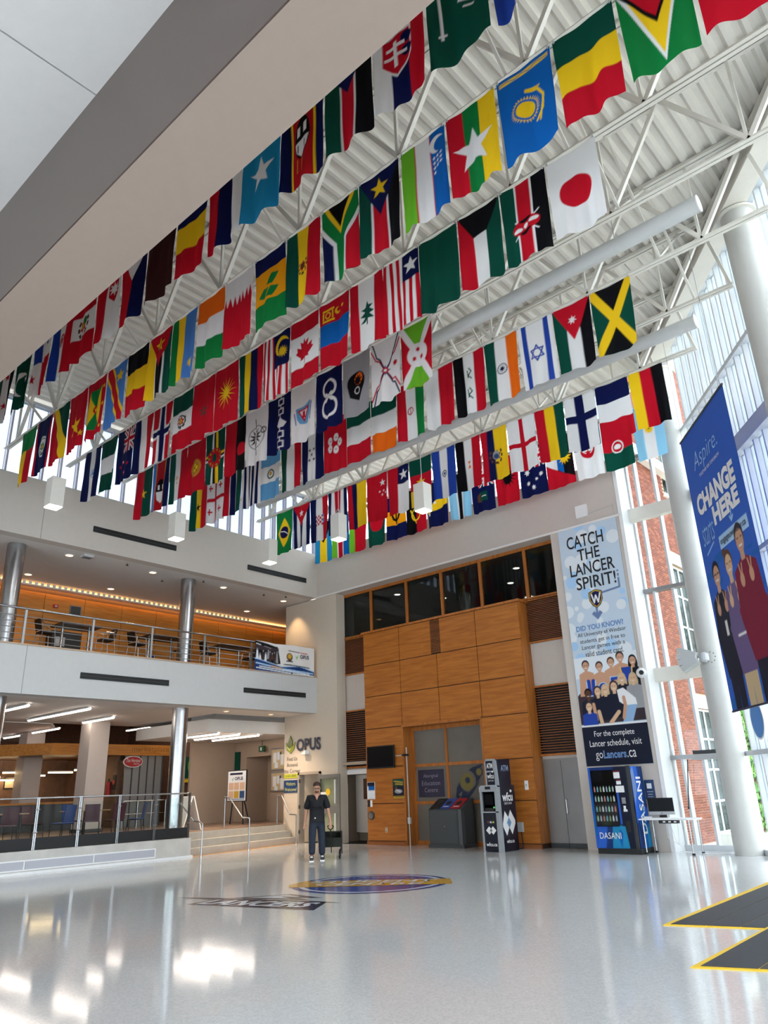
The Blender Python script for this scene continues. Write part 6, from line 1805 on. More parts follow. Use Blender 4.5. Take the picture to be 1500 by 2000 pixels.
for (y0_, y1_, z) in cells:
    k = rng.integers(0, 4)
    if cnt < 296 and y0_ > Y0B+.25 and y1_ < 24.0 and 0.4 < z < 2.9:
        o = bpy.data.objects.new('brick', protos[k]); COL.objects.link(o); o.parent = bwall
        o.location = (0, y0_, z)
        cnt += 1
    else:
        n = len(stuff[k].v)
        x_, a_, b_, c_, d_ = XB, y0_+.005, y1_-.006, z+.006, z+bh-.006
        stuff[k].v += [(x_, a_, c_), (x_, b_, c_), (x_, b_, d_), (x_, a_, d_), (x_-.02, a_, c_), (x_-.02, b_, c_), (x_-.02, b_, d_), (x_-.02, a_, d_)]
        stuff[k].f += [(n, n+1, n+2, n+3), (n+4, n+5, n+1, n), (n+3, n+2, n+6, n+7), (n+4, n, n+3, n+7), (n+1, n+5, n+6, n+2)]
for s_, m_ in zip(stuff, BRK):
    tag(s_.build('brickwork', m_, bwall), kind='stuff')
STONE = mat('pale_stone', '#e6e1da', 0.7)
DGL = mat('painted_tree_reflection', '#1d2e2b', 0.25, var=0.6, scale=2.5, spec=0.08)  # mottled dark green paints the reflection of trees into the panes
for (y0_, y1_, z0_, z1_) in WINS:
    w_ = MB().box(XB-0.02, y0_-0.15, z1_, XB+0.03, y1_+0.15, z1_+0.40).build('lintel', STONE, bwall)
    MB().box(XB-0.02, y0_-0.1, z0_-0.12, XB+0.06, y1_+0.1, z0_).build('sill', STONE, bwall)
    fr = MB().box(XB-0.2, y0_, z0_, XB-0.12, y0_+.06, z1_).box(XB-0.2, y1_-.06, z0_, XB-0.12, y1_, z1_).box(XB-0.2, y0_, z1_-.06, XB-0.12, y1_, z1_).box(XB-0.2, y0_, z0_, XB-0.12, y1_, z0_+.06).build('window_frame', PUREW, bwall)
    ym = (y0_+y1_)/2
    MB().box(XB-0.19, ym-.035, z0_, XB-0.13, ym+.035, z1_).build('mullion', PUREW, fr)
    nz = max(2, round((z1_-z0_)/0.93))
    for k in range(nz):
        za, zb = z0_+(z1_-z0_)*k/nz, z0_+(z1_-z0_)*(k+1)/nz
        if k:
            MB().box(XB-0.19, y0_, za-.03, XB-0.13, y1_, za+.03).build('glazing_bar', PUREW, fr)
        for ya, yb in ((y0_+.06, ym-.035), (ym+.035, y1_-.06)):
            MB().box(XB-0.17, ya, za+.03, XB-0.16, yb, zb-.03).build('pane', DGL, fr)
MB().box(XB-0.5, Y0B-.1, TOPZ, XB+0.1, Y1B, TOPZ+0.35).build('coping', STONE, bwall)
MB().box(XB-0.02, 21.5, 11.6, XB+0.25, 26, 11.95).build('string_course', STONE, bwall)
# metal cladding strip between the glazing and the brick
t = thing('metal_cladding', 'blue-grey metal cladding strip beside the brick building', 'cladding', (-8.4, 19.9, 0))
for i in range(4):
    MB().box(-8.6, 19.58+i*0.48, -0.1, -8.49, 19.58+i*0.48+0.47, 13.5).build('panel', mat('cladding', '#66747b', 0.5), t)
MB().box(-8.7, 19.56, -0.1, -8.6, 21.5, 13.5).build('backing', DGREY, t)

LEAFS = [mat('ivy_a', '#5f9a2c', 0.6), mat('ivy_b', '#7fb83a', 0.6), mat('ivy_c', '#3f7a22', 0.6)]
def leaf_cloud(name, pts, size, parent, mats, flat=None):
    for k, m_ in enumerate(mats):
        mb = MB()
        for p in pts[k::len(mats)]:
            d = Vector(rng.normal(size=3))
            if flat is not None:
                d = Vector(flat)*1.2+d*0.5
            d.normalize()
            a_ = d.orthogonal().normalized()
            b_ = d.cross(a_)
            s = size*rng.uniform(0.6, 1.3)
            p = Vector(p)
            mb.quad(p-a_*s, p+b_*s*0.6, p+a_*s, p-b_*s*0.6)
        tag(mb.build(name, m_, parent), kind='stuff')
t = thing('ivy', 'light green ivy climbing the brick building beside the round column', 'ivy', (XB, 27, 0))
pts = []
for i in range(9000):
    y_, z_ = 26.3+19*rng.uniform(0, 1)**1.3, rng.uniform(-0.1, 8.5)*rng.uniform(0.6, 1)
    pts.append((XB+0.02+rng.uniform(0, 0.18), y_, z_))
leaf_cloud('leaves', pts, 0.13, t, LEAFS, (1, 0, 0))
MB().tube([(XB+.03, 27.5, -0.1), (XB+.03, 27.8, 2.5), (XB+.03, 28.4, 5)], 0.03, 6).tube([(XB+.03, 30, -0.1), (XB+.03, 29.6, 2.5)], 0.03, 6).build('stem', mat('bark', '#5a4632', 0.9), t)
t = thing('creeper', 'thin creeper trailing across the upper brick window', 'creeper', (XB, 25.4, 4))
pts = []
for i in range(420):
    q = rng.uniform(0, 1)
    pts.append((XB+0.05+rng.uniform(0, .1), 25.1+0.6*math.sin(q*5)*.4+rng.normal()*.09+q*.3, 3.9+q*3.2))
leaf_cloud('leaves', pts, 0.07, t, LEAFS, (1, 0, 0))
MB().tube([(XB+.03, 25.1, 3.7), (XB+.03, 25.3, 5.3), (XB+.03, 25.5, 7.0)], 0.015, 6).build('stem', mat('bark', '#5a4632', 0.9), t)
for i, (x, y, h, lab) in enumerate(((-3.6, 31.5, 5.5, 'leafy tree outside beyond the corner column'), (9.0, 33.0, 7.0, 'leafy tree far outside the slanted glass'))):
    t = thing('tree', lab, 'tree', (x, y, -0.1))
    MB().cyl((x, y, -0.15), (x, y, h*0.55), 0.16, 10, 0.09).build('trunk', mat('bark', '#5a4632', 0.9), t, smooth=True)
    pts = []
    for k in range(1800):
        d = rng.normal(size=3); d /= np.linalg.norm(d)
        rr_ = rng.uniform(0.55, 1.0)
        pts.append((x+d[0]*2.0*rr_, y+d[1]*2.0*rr_, h*0.66+d[2]*h*0.34*rr_))
    leaf_cloud('foliage', pts, 0.2, t, LEAFS[::2])
tag(MB().box(-7.6, 21.2, -0.12, -5.2, 21.7, 0.25).build('stone_kerb', STONE, None), 'pale stone kerb outside the foot of the glazing', 'kerb')
t = thing('round_sign', 'round blue sign fixed outside the slanted glass at the right edge', 'sign', (-4.6, 17.9, 2.6))
pc = Vector(wpt(2.35, CW-0.17)+(2.75,))
uv = Vector(uu)
mb = MB(); mb.quad(*[pc+uv*(0.34*math.cos(q*math.pi/16))+Vector((0, 0, 0.42*math.sin(q*math.pi/16))) for q in range(32)]); mb.build('rim', PUREW, t)
mb = MB(); mb.quad(*[pc-ns*0.004+uv*(0.30*math.cos(q*math.pi/16))+Vector((0, 0, 0.38*math.sin(q*math.pi/16))) for q in range(32)]); mb.build('face', mat('sign_cyan', '#1f7ac8', 0.4), t)
# ------------------------------------------------------------------ rows of hanging flags
FLAGS = {
 'A': (5.19, -16.03, 0.888, 'row nearest bulkhead', [
  ('green, white and black upright bands with red stars', 'v DWK;s R 1.5 1.2 .35;s R 1.5 3.6 .35'),
  ('dark green with a long white crescent', 'f D;r W 0 0 3 1.1;m W 1.35 3.0 .95 .38 .15;s W 2.1 2.7 .32'),
  ('blue, white and red quarters with stars', 'f W;r B 0 0 1.5 2.5;r R 1.5 2.5 3 5;s R .6 3.7 .45;s B 2.25 1.2 .4'),
  ('blue, white and red upright bands with a small ring emblem', 'v BWR;i R 1.5 2.2 .5 .12;c R 1.5 2.2 .25;i K 1.5 2.2 .36 .05'),
  ('red, white, red level bands with a coat of arms', 'h RWR;x R 1.5 2.5 .8;e G 1.8 2.2 .2 .3'),
  ('red and white upright halves with a red crest', 'v RW;p R 1.75 1.0 2.65 1.0 2.65 2.1 2.2 2.5 1.75 2.1;s W 2.2 1.6 .5 8 .45'),
  ('red and navy upright halves with a white wedge at the top', 'v RN;p W 0 0 3 0 1.5 2.3;s Y 1.5 .8 .35 8;s Y 1.5 2.0 .12'),
  ('plain dark brown', 'f M'),
  ('navy, yellow and red level bands, mostly yellow and red', 'h NYR'),
  ('red, navy and white upright bands', 'v RNW'),
  ('sky blue with one large white star', 'f t;s W 1.5 2.4 1.0'),
  ('crimson with blue and yellow edges and a black and white shield', 'v N5Y1C13Y1N5;e K 1.5 2.3 .6 1.25;p W .95 2.5 2.05 2.5 1.9 3.1 1.5 3.5 1.1 3.1;r W 1.1 1.6 1.35 2.2;r W 1.65 1.6 1.9 2.2;l K .07 1.2 2.7 1.2 3.1;l K .07 1.75 2.7 1.75 3.1;l g .05 1.5 3.4 1.5 4.3;l g .05 1.15 3.5 1.1 4.2'),
  ('green, red and black upright bands edged white under a navy wedge', 'v D5W.6R5W.6K5;p N 0 0 3 0 1.5 2.0'),
  ('white, navy and red upright bands with a double cross shield', 'v WNR;p W .5 1.0 2.2 1.0 2.2 2.6 1.35 3.4 .5 2.6;p R .6 1.1 2.1 1.1 2.1 2.55 1.35 3.25 .6 2.55;c N 1.9 1.5 .3;c N 1.9 2.2 .3;r W 1.2 1.4 1.4 2.8;r W .8 1.6 1.8 1.78;r W .7 2.1 1.9 2.28'),
  ('deep green with white script and a sword', 'f D;r W .6 .6 .72 3.6;r W .5 3.3 .85 3.42;l W .13 2.0 .3 2.5 .7 1.8 1.1 2.5 1.5 1.9 1.9 2.5 2.2;l W .12 1.7 .4 1.6 1.2 1.9 1.6 1.6 2.2 2.2 2.6;l W .1 2.6 .5 2.3 1.3 2.6 1.9;l W .08 1.8 2.7 2.3 3.0'),
  ('blue, white and green upright bands', 'v IWG')]),
 'B': (6.94, -18.93, 0.895, 'second row from bulkhead', [
  ('green top over yellow and red upright halves', 'f R;r G 0 0 3 1.9;r Y 0 1.9 1.3 5'),
  ('royal blue with red edges and a white round crest', 'f N;r R 0 0 .25 5;r R 2.75 0 3 5;c W 1.5 2.6 .95;i G 1.5 2.6 .8 .1;x G 1.5 2.6 .6'),
  ('green and red split by a yellow diagonal', 'f R;p Y 0 0 1 0 3 3.5 3 5 2.5 5;p D .9 0 3 0 3 3.5'),
  ('red with a large yellow star low down', 'f R;s Y 1.5 2.9 1.0;s Y 2.6 3.9 .3'),
  ('red bordered with green and yellow triangles and stars', 'f R;r Y .5 .8 2.5 4.2;p G .5 .8 2.5 .8 1.5 2.5;p G .5 4.2 2.5 4.2 1.5 2.5;c R 1.5 2.5 .35;s Y 1.5 2.5 .28;s Y .25 2.5 .2;s Y 2.75 2.5 .2;s Y .25 4.5 .2;s Y 2.75 1.0 .2;s Y 2.75 4.4 .2'),
  ('mid blue with yellow-edged red diagonal and one yellow star', 'f J;p Y 0 0 1.0 0 3 4.1 3 5 2.4 5 0 .8;p R .0 0 .75 0 3 4.5 3 5 2.65 5 0 .4;s Y 2.15 1.1 .6'),
  ('black, yellow and red level bands', 'h KYR'),
  ('yellow, black, green upright bands under starred red wedge', 'v Y5W.6K5W.6D5;p R 0 0 3 0 1.5 2.7;s Y 1.5 .95 .65;l K .14 1.15 1.4 1.85 .55'),
  ('green, yellow and blue upright bands with a small sun', 'v G3Y4J6;s Y 2.35 3.9 .42 16 .6'),
  ('orange, white and green level bands', 'h OWG'),
  ('white top with saw teeth over red', 'f R;z W 1.3 .75 7'),
  ('navy, orange and green level bands with green diamonds', 'h N1o2G1.4;p G 1.75 1.55 2.35 1.7 1.85 2.35 1.25 2.2;p G 1.0 2.35 1.6 2.5 1.1 3.1 .5 2.95;p G 1.75 2.5 2.35 2.65 1.85 3.25 1.25 3.1'),
  ('dark green, yellow and red upright bands with a crest', 'v DYR;x R 1.5 2.6 .5;c h 1.5 2.6 .2'),
  ('black wedge over a green Y with red and navy sides', 'f G;p W 0 1.1 0 5 1.15 5 1.15 2.6;p N 0 1.6 0 5 .95 5 .95 2.75;p W 3 1.1 3 5 1.85 5 1.85 2.6;p R 3 1.6 3 5 2.05 5 2.05 2.75;p Y .25 0 2.75 0 1.5 2.1;p K .6 0 2.4 0 1.5 1.65'),
  ('green, red, black upright bands under navy wedge with yellow star', 'v D5W.6R5W.6K5;p N 0 0 3 0 1.5 2.7;s Y 1.5 .95 .65'),
  ('lime, white and blue upright bands with a small crescent', 'v L10R.5W10R.5T10;m W 2.45 .85 .5 .22 .1;' + ';'.join('s W %.2f %.2f .13' % (2.2+.25*(i % 3), 1.6+.3*(i//3)) for i in range(10))),
  ('red, green and yellow upright bands with a large white star', 'v RGY;s W 1.5 2.6 1.3'),
  ('bright blue with a yellow sun and ornament', 'f T;r Y .15 .2 2.85 .42;l T .05 .2 .31 .6 .25 1.0 .37 1.4 .25 1.8 .37 2.2 .25 2.8 .35;s Y 1.4 2.5 .78 30 .7;c T 1.4 2.5 .58;c Y 1.4 2.5 .46;l Y .12 1.5 1.5 2.1 1.7 2.4 2.3 2.3 3.0 1.9 3.4;l Y .1 1.5 1.4 2.2 1.6;l Y .1 2.35 2.6 2.1 3.5'),
  ('dark green, yellow and red level bands', 'h DYR'),
  ('green with a yellow arrowhead and a red wedge', 'f G;p W 0 0 3 0 1.55 4.8;p Y .2 0 2.85 0 1.55 4.4;p K 0 0 3 0 1.5 2.7;p R .2 0 2.8 0 1.5 2.35'),
  ('rose red with a dark green oval crest', 'f R;e g 1.6 2.3 .85 1.1;e D 1.6 2.3 .77 1.0;e g 1.6 2.5 .25 .4;l Y .07 1.2 2.2 1.9 2.0')]),
 'C': (8.71, -18.88, 0.878, 'third row from bulkhead', [
  ('navy, white and navy upright bands with a small triangle', 'v NWN;p S 1.2 2.5 1.8 2.5 1.5 2.0;i S 1.5 2.35 .4 .07'),
  ('green, white and green level bands', 'h DWD'),
  ('navy with the union emblem and small red stars', 'f N;u 1.2 0 3 2.3;s R 1.4 3.2 .25;s W 1.4 3.2 .12;s R 1.6 4.2 .3;s W 1.6 4.2 .14;s R .6 3.4 .2;s R 2.3 3.5 .2'),
  ('navy, white and red upright bands', 'v NWR'),
  ('red with a navy cross edged white', 'f R;r W 1.05 0 2.0 5;r W 0 1.9 3 2.85;r N 1.28 0 1.78 5;r N 0 2.13 3 2.62'),
  ('green, white and red level bands with an eagle crest', 'h DWR;x R 1.5 2.5 .6;i D 1.5 2.5 .55 .12'),
  ('red with a small dark star', 'f R;s D 1.5 2.6 .55;s R 1.5 2.6 .25'),
  ('red with a yellow many-rayed sun', 'f R;s Y 1.5 2.3 1.3 16 .28;c Y 1.5 2.3 .36'),
  ('green, yellow, navy and red upright bands', 'v DYNR'),
  ('red and white stripes with navy corner, crescent and sun', 'v RWRWRWRWRWRW;r N 1.15 0 3 2.7;m Y 2.05 1.1 .75 .25 .2;s Y 2.2 1.6 .5 14 .5'),
  ('white with a red maple leaf between red level bands', 'h R1W2R1;p R 1.5 1.55 1.65 1.95 2.0 1.75 1.9 2.3 2.35 2.1 2.3 2.45 2.5 2.6 2.0 3.0 2.05 3.2 1.57 3.1 1.57 3.6 1.43 3.6 1.43 3.1 .95 3.2 1.0 3.0 .5 2.6 .7 2.45 .65 2.1 1.1 2.3 1.0 1.75 1.35 1.95'),
  ('red, blue and red level bands with a yellow symbol', 'h RTR;r Y .35 .5 1.5 .65;r Y .35 1.35 1.5 1.5;i Y .9 1.0 .28 .1;r Y 1.3 .7 1.42 1.3;c Y 1.8 .9 .25;c R 1.9 .85 .17;c Y 2.3 .75 .12;r Y .35 .7 .5 1.3'),
  ('red, white and red upright bands with a cedar', 'v R1W2R1;p D 1.5 1.6 1.7 2.0 2.1 2.1 1.8 2.3 2.2 2.6 1.8 2.7 2.2 3.1 1.6 3.0 1.6 3.4 1.4 3.4 1.4 3.0 .8 3.1 1.2 2.7 .8 2.6 1.2 2.3 .9 2.1 1.3 2.0'),
  ('red and white stripes with one star on navy corner', 'v RWRWRWRWRWR;r N 1.65 0 3 1.9;s W 2.35 .95 .62'),
  ('plain dark green', 'f D'),
  ('red, white and green upright bands under a black block', 'v RWD;p K 0 0 3 0 2 1.7 1 1.7'),
  ('green, red and black upright bands with a shield and spears', 'v D5W.7R5W.7K5;l W .08 .8 2.4 2.3 3.5;l W .08 .7 3.5 2.4 2.3;e R 1.5 2.9 .95 .48;e W .95 3.0 .32 .13;e W 2.05 2.8 .32 .13;e K 1.5 2.52 .4 .12;e K 1.5 3.28 .4 .12;c W 1.5 2.9 .16'),
  ('white with a large red disc', 'f W;c R 1.5 2.5 .95')]),
 'D': (10.49, -19.15, 0.881, 'middle row', [
  ('red and green upright halves with a yellow star', 'v RD;s Y 1.5 2.6 .6'),
  ('orange-red with blue and yellow edges and a long shield', 'v J5o1C12o1N5;e K 1.5 3.0 .55 1.2;p W .95 3.1 2.05 3.1 1.9 3.9 1.5 4.3 1.1 3.9;r W 1.15 2.4 1.35 2.9;r W 1.65 2.4 1.85 2.9'),
  ('green, white and red upright bands with a faint gold crest', 'v DWR;s f 1.5 2.7 .3 7 .5;s f 1.5 3.2 .2'),
  ('red with a golden sun emblem', 'f R;s g 1.5 2.6 .95 30 .75;c R 1.5 2.6 .62;c Y 1.5 2.6 .55;l h .08 1.2 2.3 1.8 2.9;l h .08 1.8 2.3 1.2 2.9;i h 1.5 2.6 .5 .08'),
  ('green with crossing stripes and a red round emblem', 'f D;r W 1.05 0 1.3 5;r K 1.3 0 1.55 5;r Y 1.55 0 1.85 5;r Y 0 2.2 3 2.45;r K 0 2.45 3 2.65;r W 0 2.65 3 2.85;c R 1.45 2.5 .95;e D 1.4 2.5 .3 .45;' + ';'.join('c L %.2f %.2f .09' % (1.45+.75*math.cos(i*.63), 2.5+.75*math.sin(i*.63)) for i in range(10))),
  ('red and black upright halves with a red disc', 'f R;r K 1.7 0 3 5;c R 2.5 3 .6'),
  ('white with a black feathered emblem', 'f W;i K 1.5 2.6 1.05 .06;s K 1.4 2.6 .9 11 .45;l K .12 1.3 .9 1.6 4.3;e v 1.4 2.6 .3 .5;s K 1.4 2.6 .35 7 .4;i K 2.45 2.2 .3 .1'),
  ('deep blue with linked white squares', 'f N;l W .1 1.7 0 1.7 5;' + ';'.join('r W %.2f %.2f %.2f %.2f;r N %.2f %.2f %.2f %.2f' % (1.35, y, 2.05, y+.62, 1.45, y+.1, 1.95, y+.52) for y in (.2, 1.1, 3.2, 4.1)) + ';p W 1.1 2.5 1.5 2.2 1.7 1.95 1.9 2.2 2.3 2.5 2.0 2.9 1.5 2.9'),
  ('white with a red and blue shield emblem', 'f W;p S .5 2.0 1.4 1.9 2.4 1.7 2.3 2.8 1.9 3.5 1.0 3.4 .6 2.9;p R .7 2.2 2.2 2.0 1.5 3.3;p W .95 2.3 1.9 2.2 1.5 3.0;r R 1.3 2.3 1.6 2.9;l B .12 2.5 1.9 2.4 3.4;l B .1 .35 2.4 .5 3.4'),
  ('navy with a white upright figure of eight', 'f N;i W 1.5 1.55 .82 .22;i W 1.5 3.2 .95 .24;p N 1.2 2.15 1.8 2.15 1.75 2.5 1.25 2.5;l W .22 1.15 2.0 1.9 2.6;l W .22 1.85 2.0 1.1 2.6'),
  ('grey with a dark and orange round crest', 'f A;c K 1.5 2.3 .95;c O 1.7 2.0 .5;s K 1.6 2.1 .6 9 .5;p K .6 2.6 2.4 2.6 1.7 3.8 .8 3.4;i v 1.5 2.9 .3 .07'),
  ('white with red, black and blue wavy rays from a star', 'f W;l R .13 1.5 2.5 .9 1.6 .5 1.4 0 .5;l N .13 1.5 2.5 1.0 1.5 .6 1.2 .2 0;l R .13 1.5 2.5 2.1 1.6 2.5 1.4 3 .4;l N .13 1.5 2.5 2.2 1.5 2.5 1.0 2.9 0;l R .13 1.5 2.5 .9 3.4 .5 3.6 0 4.6;l N .13 1.5 2.5 1.0 3.6 .5 3.9 .2 5;l R .13 1.5 2.5 2.1 3.4 2.5 3.5 3 4.4;l N .13 1.5 2.5 2.1 3.6 2.5 3.9 2.9 4.9;s B 1.5 2.5 .45 4 .35;c R 1.5 2.5 .25;c W 1.5 2.5 .12;s R 2.5 2.3 .25 6 .7'),
  ('red and green with a white saltire and three red stars', 'f R;p L 0 0 3 0 1.5 2.5;p L 0 5 3 5 1.5 2.5;l W .5 0 0 3 5;l W .5 3 0 0 5;c W 1.5 2.5 .95;s R 1.5 2.05 .24 6 .55;s R 1.15 2.75 .24 6 .55;s R 1.85 2.75 .24 6 .55')]),
 'E': (12.26, -18.92, 0.869, 'third row from wall', [
  ('green, yellow and red upright bands with a black star', 'v DYR;s K 1.5 2.7 .55'),
  ('white with a red cross and four small red crosses', 'f W;r R 1.3 0 1.7 5;r R 0 2.3 3 2.7;' + ';'.join('r R %.2f %.2f %.2f %.2f;r R %.2f %.2f %.2f %.2f' % (x-.07, y-.35, x+.07, y+.35, x-.3, y-.09, x+.3, y+.09) for x, y in ((.65, 1.2), (2.35, 1.2), (.65, 3.8), (2.35, 3.8)))),
  ('red, navy and green upright bands edged white', 'v R5W.7N5W.7D5'),
  ('navy and white upright stripes', 'v WNWNWNWNW'),
  ('light blue, white and light blue level bands with a wreath', 'h SWS;i D 1.5 2.5 .5 .14;c g 1.5 2.45 .22'),
  ('plain green, white and red upright bands', 'v DWR'),
  ('navy, white and navy upright bands with five small stars', 'v NWN;' + ';'.join('s N %.2f %.2f .2' % p for p in ((1.2, 2.0), (1.8, 2.0), (1.5, 2.5), (1.2, 3.0), (1.8, 3.0)))),
  ('red with a white five-petal flower', 'f R;' + ';'.join('e W %.2f %.2f .26 .38' % (1.5+.62*math.sin(i*1.2566+.3), 2.4-.62*math.cos(i*1.2566+.3)) for i in range(5)) + ';' + ';'.join('c R %.2f %.2f .07' % (1.5+.6*math.sin(i*1.2566+.3), 2.4-.6*math.cos(i*1.2566+.3)) for i in range(5))),
  ('green, white and red level bands', 'h DWR'),
  ('green, white and orange level bands', 'h DWO'),
  ('red, white and green upright bands with a small red mark', 'v RWG;i R 1.4 2.5 .34 .09;r R 1.36 2.2 1.44 2.9;l v .06 1.0 0 1.0 5;l v .06 2.0 0 2.0 5'),
  ('white and red upright halves', 'v WR'),
  ('black, white and red upright bands with dark script', 'v KWR;l D .1 1.5 1.2 1.7 1.5 1.4 1.8 1.7 2.1;l D .09 1.35 1.4 1.4 2.0;l D .1 1.5 2.9 1.7 3.2 1.4 3.5 1.7 3.8;l D .09 1.35 3.0 1.4 3.7'),
  ('green, white and orange upright bands with a navy wheel', 'v DWO;i N 1.5 2.5 .44 .07;s N 1.5 2.5 .4 12 .3'),
  ('white with blue side bars and a six-pointed star', 'f W;r I .35 0 .75 5;r I 2.25 0 2.65 5;p I 1.5 1.8 2.1 2.85 .9 2.85;p I 1.5 3.2 .9 2.15 2.1 2.15;p W 1.5 2.0 1.93 2.75 1.07 2.75;p W 1.5 3.0 1.07 2.25 1.93 2.25;l I .1 1.5 1.85 2.05 2.82;l I .1 1.5 1.85 .95 2.82;l I .1 .95 2.82 2.05 2.82;l I .1 1.5 3.15 .95 2.18;l I .1 1.5 3.15 2.05 2.18;l I .1 .95 2.18 2.05 2.18'),
  ('green, white and black upright bands under a red wedge', 'v DWK;p R 0 0 3 0 1.5 2.8;s W 1.5 1.2 .36 7 .45'),
  ('black and green with a yellow saltire', 'f D;p K 0 0 3 0 1.5 2.5;p K 0 5 3 5 1.5 2.5;l Y .62 0 0 3 5;l Y .62 3 0 0 5')]),
 'F': (15.84, -19.0, 0.876, 'second row from wall', [
  ('green with a yellow diamond and blue globe', 'f G;p Y 1.5 .7 2.7 2.5 1.5 4.3 .3 2.5;c N 1.5 2.5 .72;l W .1 .9 2.3 1.5 2.4 2.1 2.8'),
  ('navy and white stripes under red wedge with white star', 'v NWNWN;p R 0 0 3 0 1.5 2.5;s W 1.5 .95 .45'),
  ('navy, white and red upright bands with a checked shield', 'v NWR;g R 1.0 2.0 2.0 3.2 5;r J 2.0 2.0 2.3 3.0;r Y 2.05 2.3 2.25 2.5'),
  ('navy, white and broad red upright bands with a round crest', 'v N1W1R2W1N1;c W 1.5 2.5 .4;c d 1.5 2.5 .32;c L 1.5 2.55 .15'),
  ('red, navy and broad yellow upright bands', 'v R1N1Y2'),
  ('glowing red with small pale stars at one corner', 'f R;s W 2.3 1.0 .4;s W 1.9 1.9 .16;s W 2.4 1.9 .16;s W 2.2 2.3 .16;s W 2.7 2.2 .16'),
  ('red beside a navy block with a white star over white', 'f R;r N 1.5 0 3 1.9;r W 1.5 1.9 3 5;s W 2.25 .95 .6'),
  ('green, red and yellow level bands with a yellow star', 'h DRY;s Y 1.5 2.5 .55'),
  ('blue, white and blue upright bands with a small round seal', 'v IWI;i D 1.5 2.5 .36 .1;c d 1.5 2.5 .16'),
  ('black, white and red upright bands with an orange mark', 'v KWR;p O 1.3 2.2 1.75 2.2 1.5 2.5 1.75 2.9 1.3 2.9 1.5 2.5'),
  ('red, navy and broad yellow upright bands with a large crest', 'v R1N1Y2;x h 1.6 2.6 .75;e A 1.6 2.6 .35 .45;e d 1.6 2.7 .25 .25'),
  ('white with a red cross', 'f W;r R 1.28 0 1.72 5;r R 0 2.3 3 2.72'),
  ('red, yellow and green upright bands', 'v RYD'),
  ('white with a navy cross', 'f W;r N 1.0 0 1.85 5;r N 0 1.75 3 2.45'),
  ('navy, white and red level bands', 'h NWR'),
  ('yellow, red and black upright bands', 'v YRK')]),
 'G': (17.60, -18.9, 0.877, 'row nearest wall', [
  ('aqua, yellow and aqua upright bands with a black wedge', 'v tYt;p K 0 0 3 0 1.5 2.6'),
  ('green, red and blue upright bands edged white', 'v L5W.7R5W.7T5'),
  ('narrow green beside broad red', 'v L1R2.4'),
  ('dark green with a red disc', 'f D;c R 1.5 2.2 1.15'),
  ('gold level band with a black trident over navy', 'h N1o1N1;l K .28 .9 2.1 1.1 2.6 1.5 2.8 1.9 2.6 2.1 2.1;l K .28 1.5 1.8 1.5 3.1'),
  ('black and red upright halves with a yellow wheel', 'v KR;i Y 1.4 2.9 .75 .16;s Y 1.8 2.5 .28;l Y .16 .6 2.3 1.4 3.9'),
  ('navy with a yellow triangle and a line of white stars', 'f N;p Y 3 0 3 2.9 0 3.4;' + ';'.join('s W %.2f %.2f .24' % (2.4-.42*i, .5+.6*i) for i in range(6))),
  ('light blue, black and light blue upright bands edged white', 'v s5W1K3W1s5'),
  ('navy with the union emblem and a dark crest', 'f N;u 1.0 0 3 2.4;p h .7 3.2 1.3 2.9 1.3 4.0 .7 3.9;r D 1.2 2.9 2.1 3.9;l W .12 1.4 3.4 1.9 3.4'),
  ('red with a black two-headed eagle', 'f R;s K 1.6 2.2 1.25 15 .35;e K 1.6 2.2 .5 .8'),
  ('navy with white stars', 'f N;u 1.2 0 3 2.2;s W .8 2.5 .35 7 .5;s W 1.5 4.2 .28 7 .5;s W 2.4 3.0 .26 7 .5;s W .8 3.6 .26 7 .5;s W 1.9 3.4 .18 7 .5'),
  ('red corner triangle beside white, blue and black bands with a sun', 'f R;p K 0 2.6 3 4.4 3 0 0 0;p T .2 2.5 1.9 3.7 1.9 1.6 0 1.6;p W 0 2.6 1.2 3.3 1.2 1.9 0 1.9;s Y 2.1 2.2 .75 12 .55'),
  ('green top over white with a red crescent and star', 'h D1W1.3;m R 1.5 2.3 .75 0 -.3;s R 1.5 2.5 .38'),
  ('red over green with a white round seal', 'h K1R1.2D1.2;c W 1.4 2.9 .62;c R 1.4 2.9 .5;e W 1.4 2.9 .35 .25'),
  ('pale blue, white and pale blue upright bands with a yellow sun', 'v sWs;s Y 1.5 2.2 .5 16 .6;c Y 1.5 2.2 .3;c h 1.5 2.2 .07')]),
}
CLIP = mat('flag_clip', '#c9c9c9', 0.4)
clipme = MB().box(-0.012, -0.01, -0.02, 0.012, 0.05, 0.03).mesh('clip'); clipme.materials.append(CLIP)
FH, FWD = 1.52, 0.852
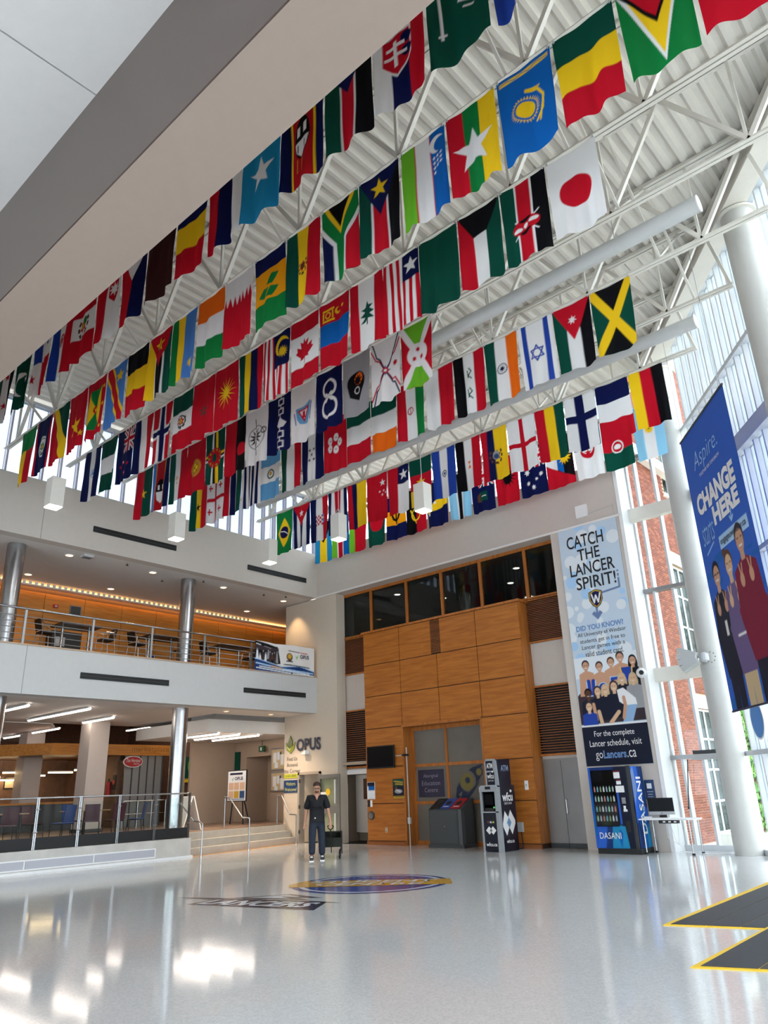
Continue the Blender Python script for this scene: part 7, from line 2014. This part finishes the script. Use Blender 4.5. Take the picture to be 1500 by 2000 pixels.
for key, (fy, x0, pitch, rowlab, items) in FLAGS.items():
    nx, ny = (64, 108) if key in 'ABC' else (48, 82)
    for i, (desc, spec) in enumerate(items):
        u = np.linspace(0, 1, nx+1); v = np.linspace(0, 1, ny+1)
        U, Vv = np.meshgrid(u, v)
        ph = rng.uniform(0, 6.28, 4)
        k1, k2 = rng.uniform(0.8, 1.9), rng.uniform(2.0, 3.6)
        depth = (Vv**0.8)*(0.045*np.sin(2*np.pi*k1*U+ph[0])+0.018*np.sin(2*np.pi*k2*U+ph[1]+1.2*Vv))+0.006*np.sin(2*np.pi*(U*2+Vv*1.4)+ph[2])
        pinch = 1-rng.uniform(0.0, 0.10)*Vv**1.3
        sway = rng.uniform(-0.02, 0.02)*Vv
        sag = 0.035*np.sin(np.pi*U)*(1-Vv*0.4)                       # the top edge hangs between its two clips
        edge = 0.012*np.sin(2*np.pi*U*1.5+ph[3])*Vv
        X = (U-0.5)*FWD*pinch+sway
        Z = -Vv*FH-sag+edge
        Pp = np.stack([X, depth, Z], -1)
        me = grid_mesh('flag', Pp, print_grid(spec, 3.0, 5.0, nx, ny, 2 if key in 'FG' else 3))
        o = link('flag', me, CLOTH)
        o.location = (x0+pitch*i+pitch/2, fy, 10.885)
        tag(o, 'flag, '+desc+', '+rowlab, 'flag', 'hanging flags, '+rowlab)
        for cx in (-0.40, 0.40):
            c = bpy.data.objects.new('clip', clipme); COL.objects.link(c); c.parent = o; c.location = (cx, 0, -0.005)
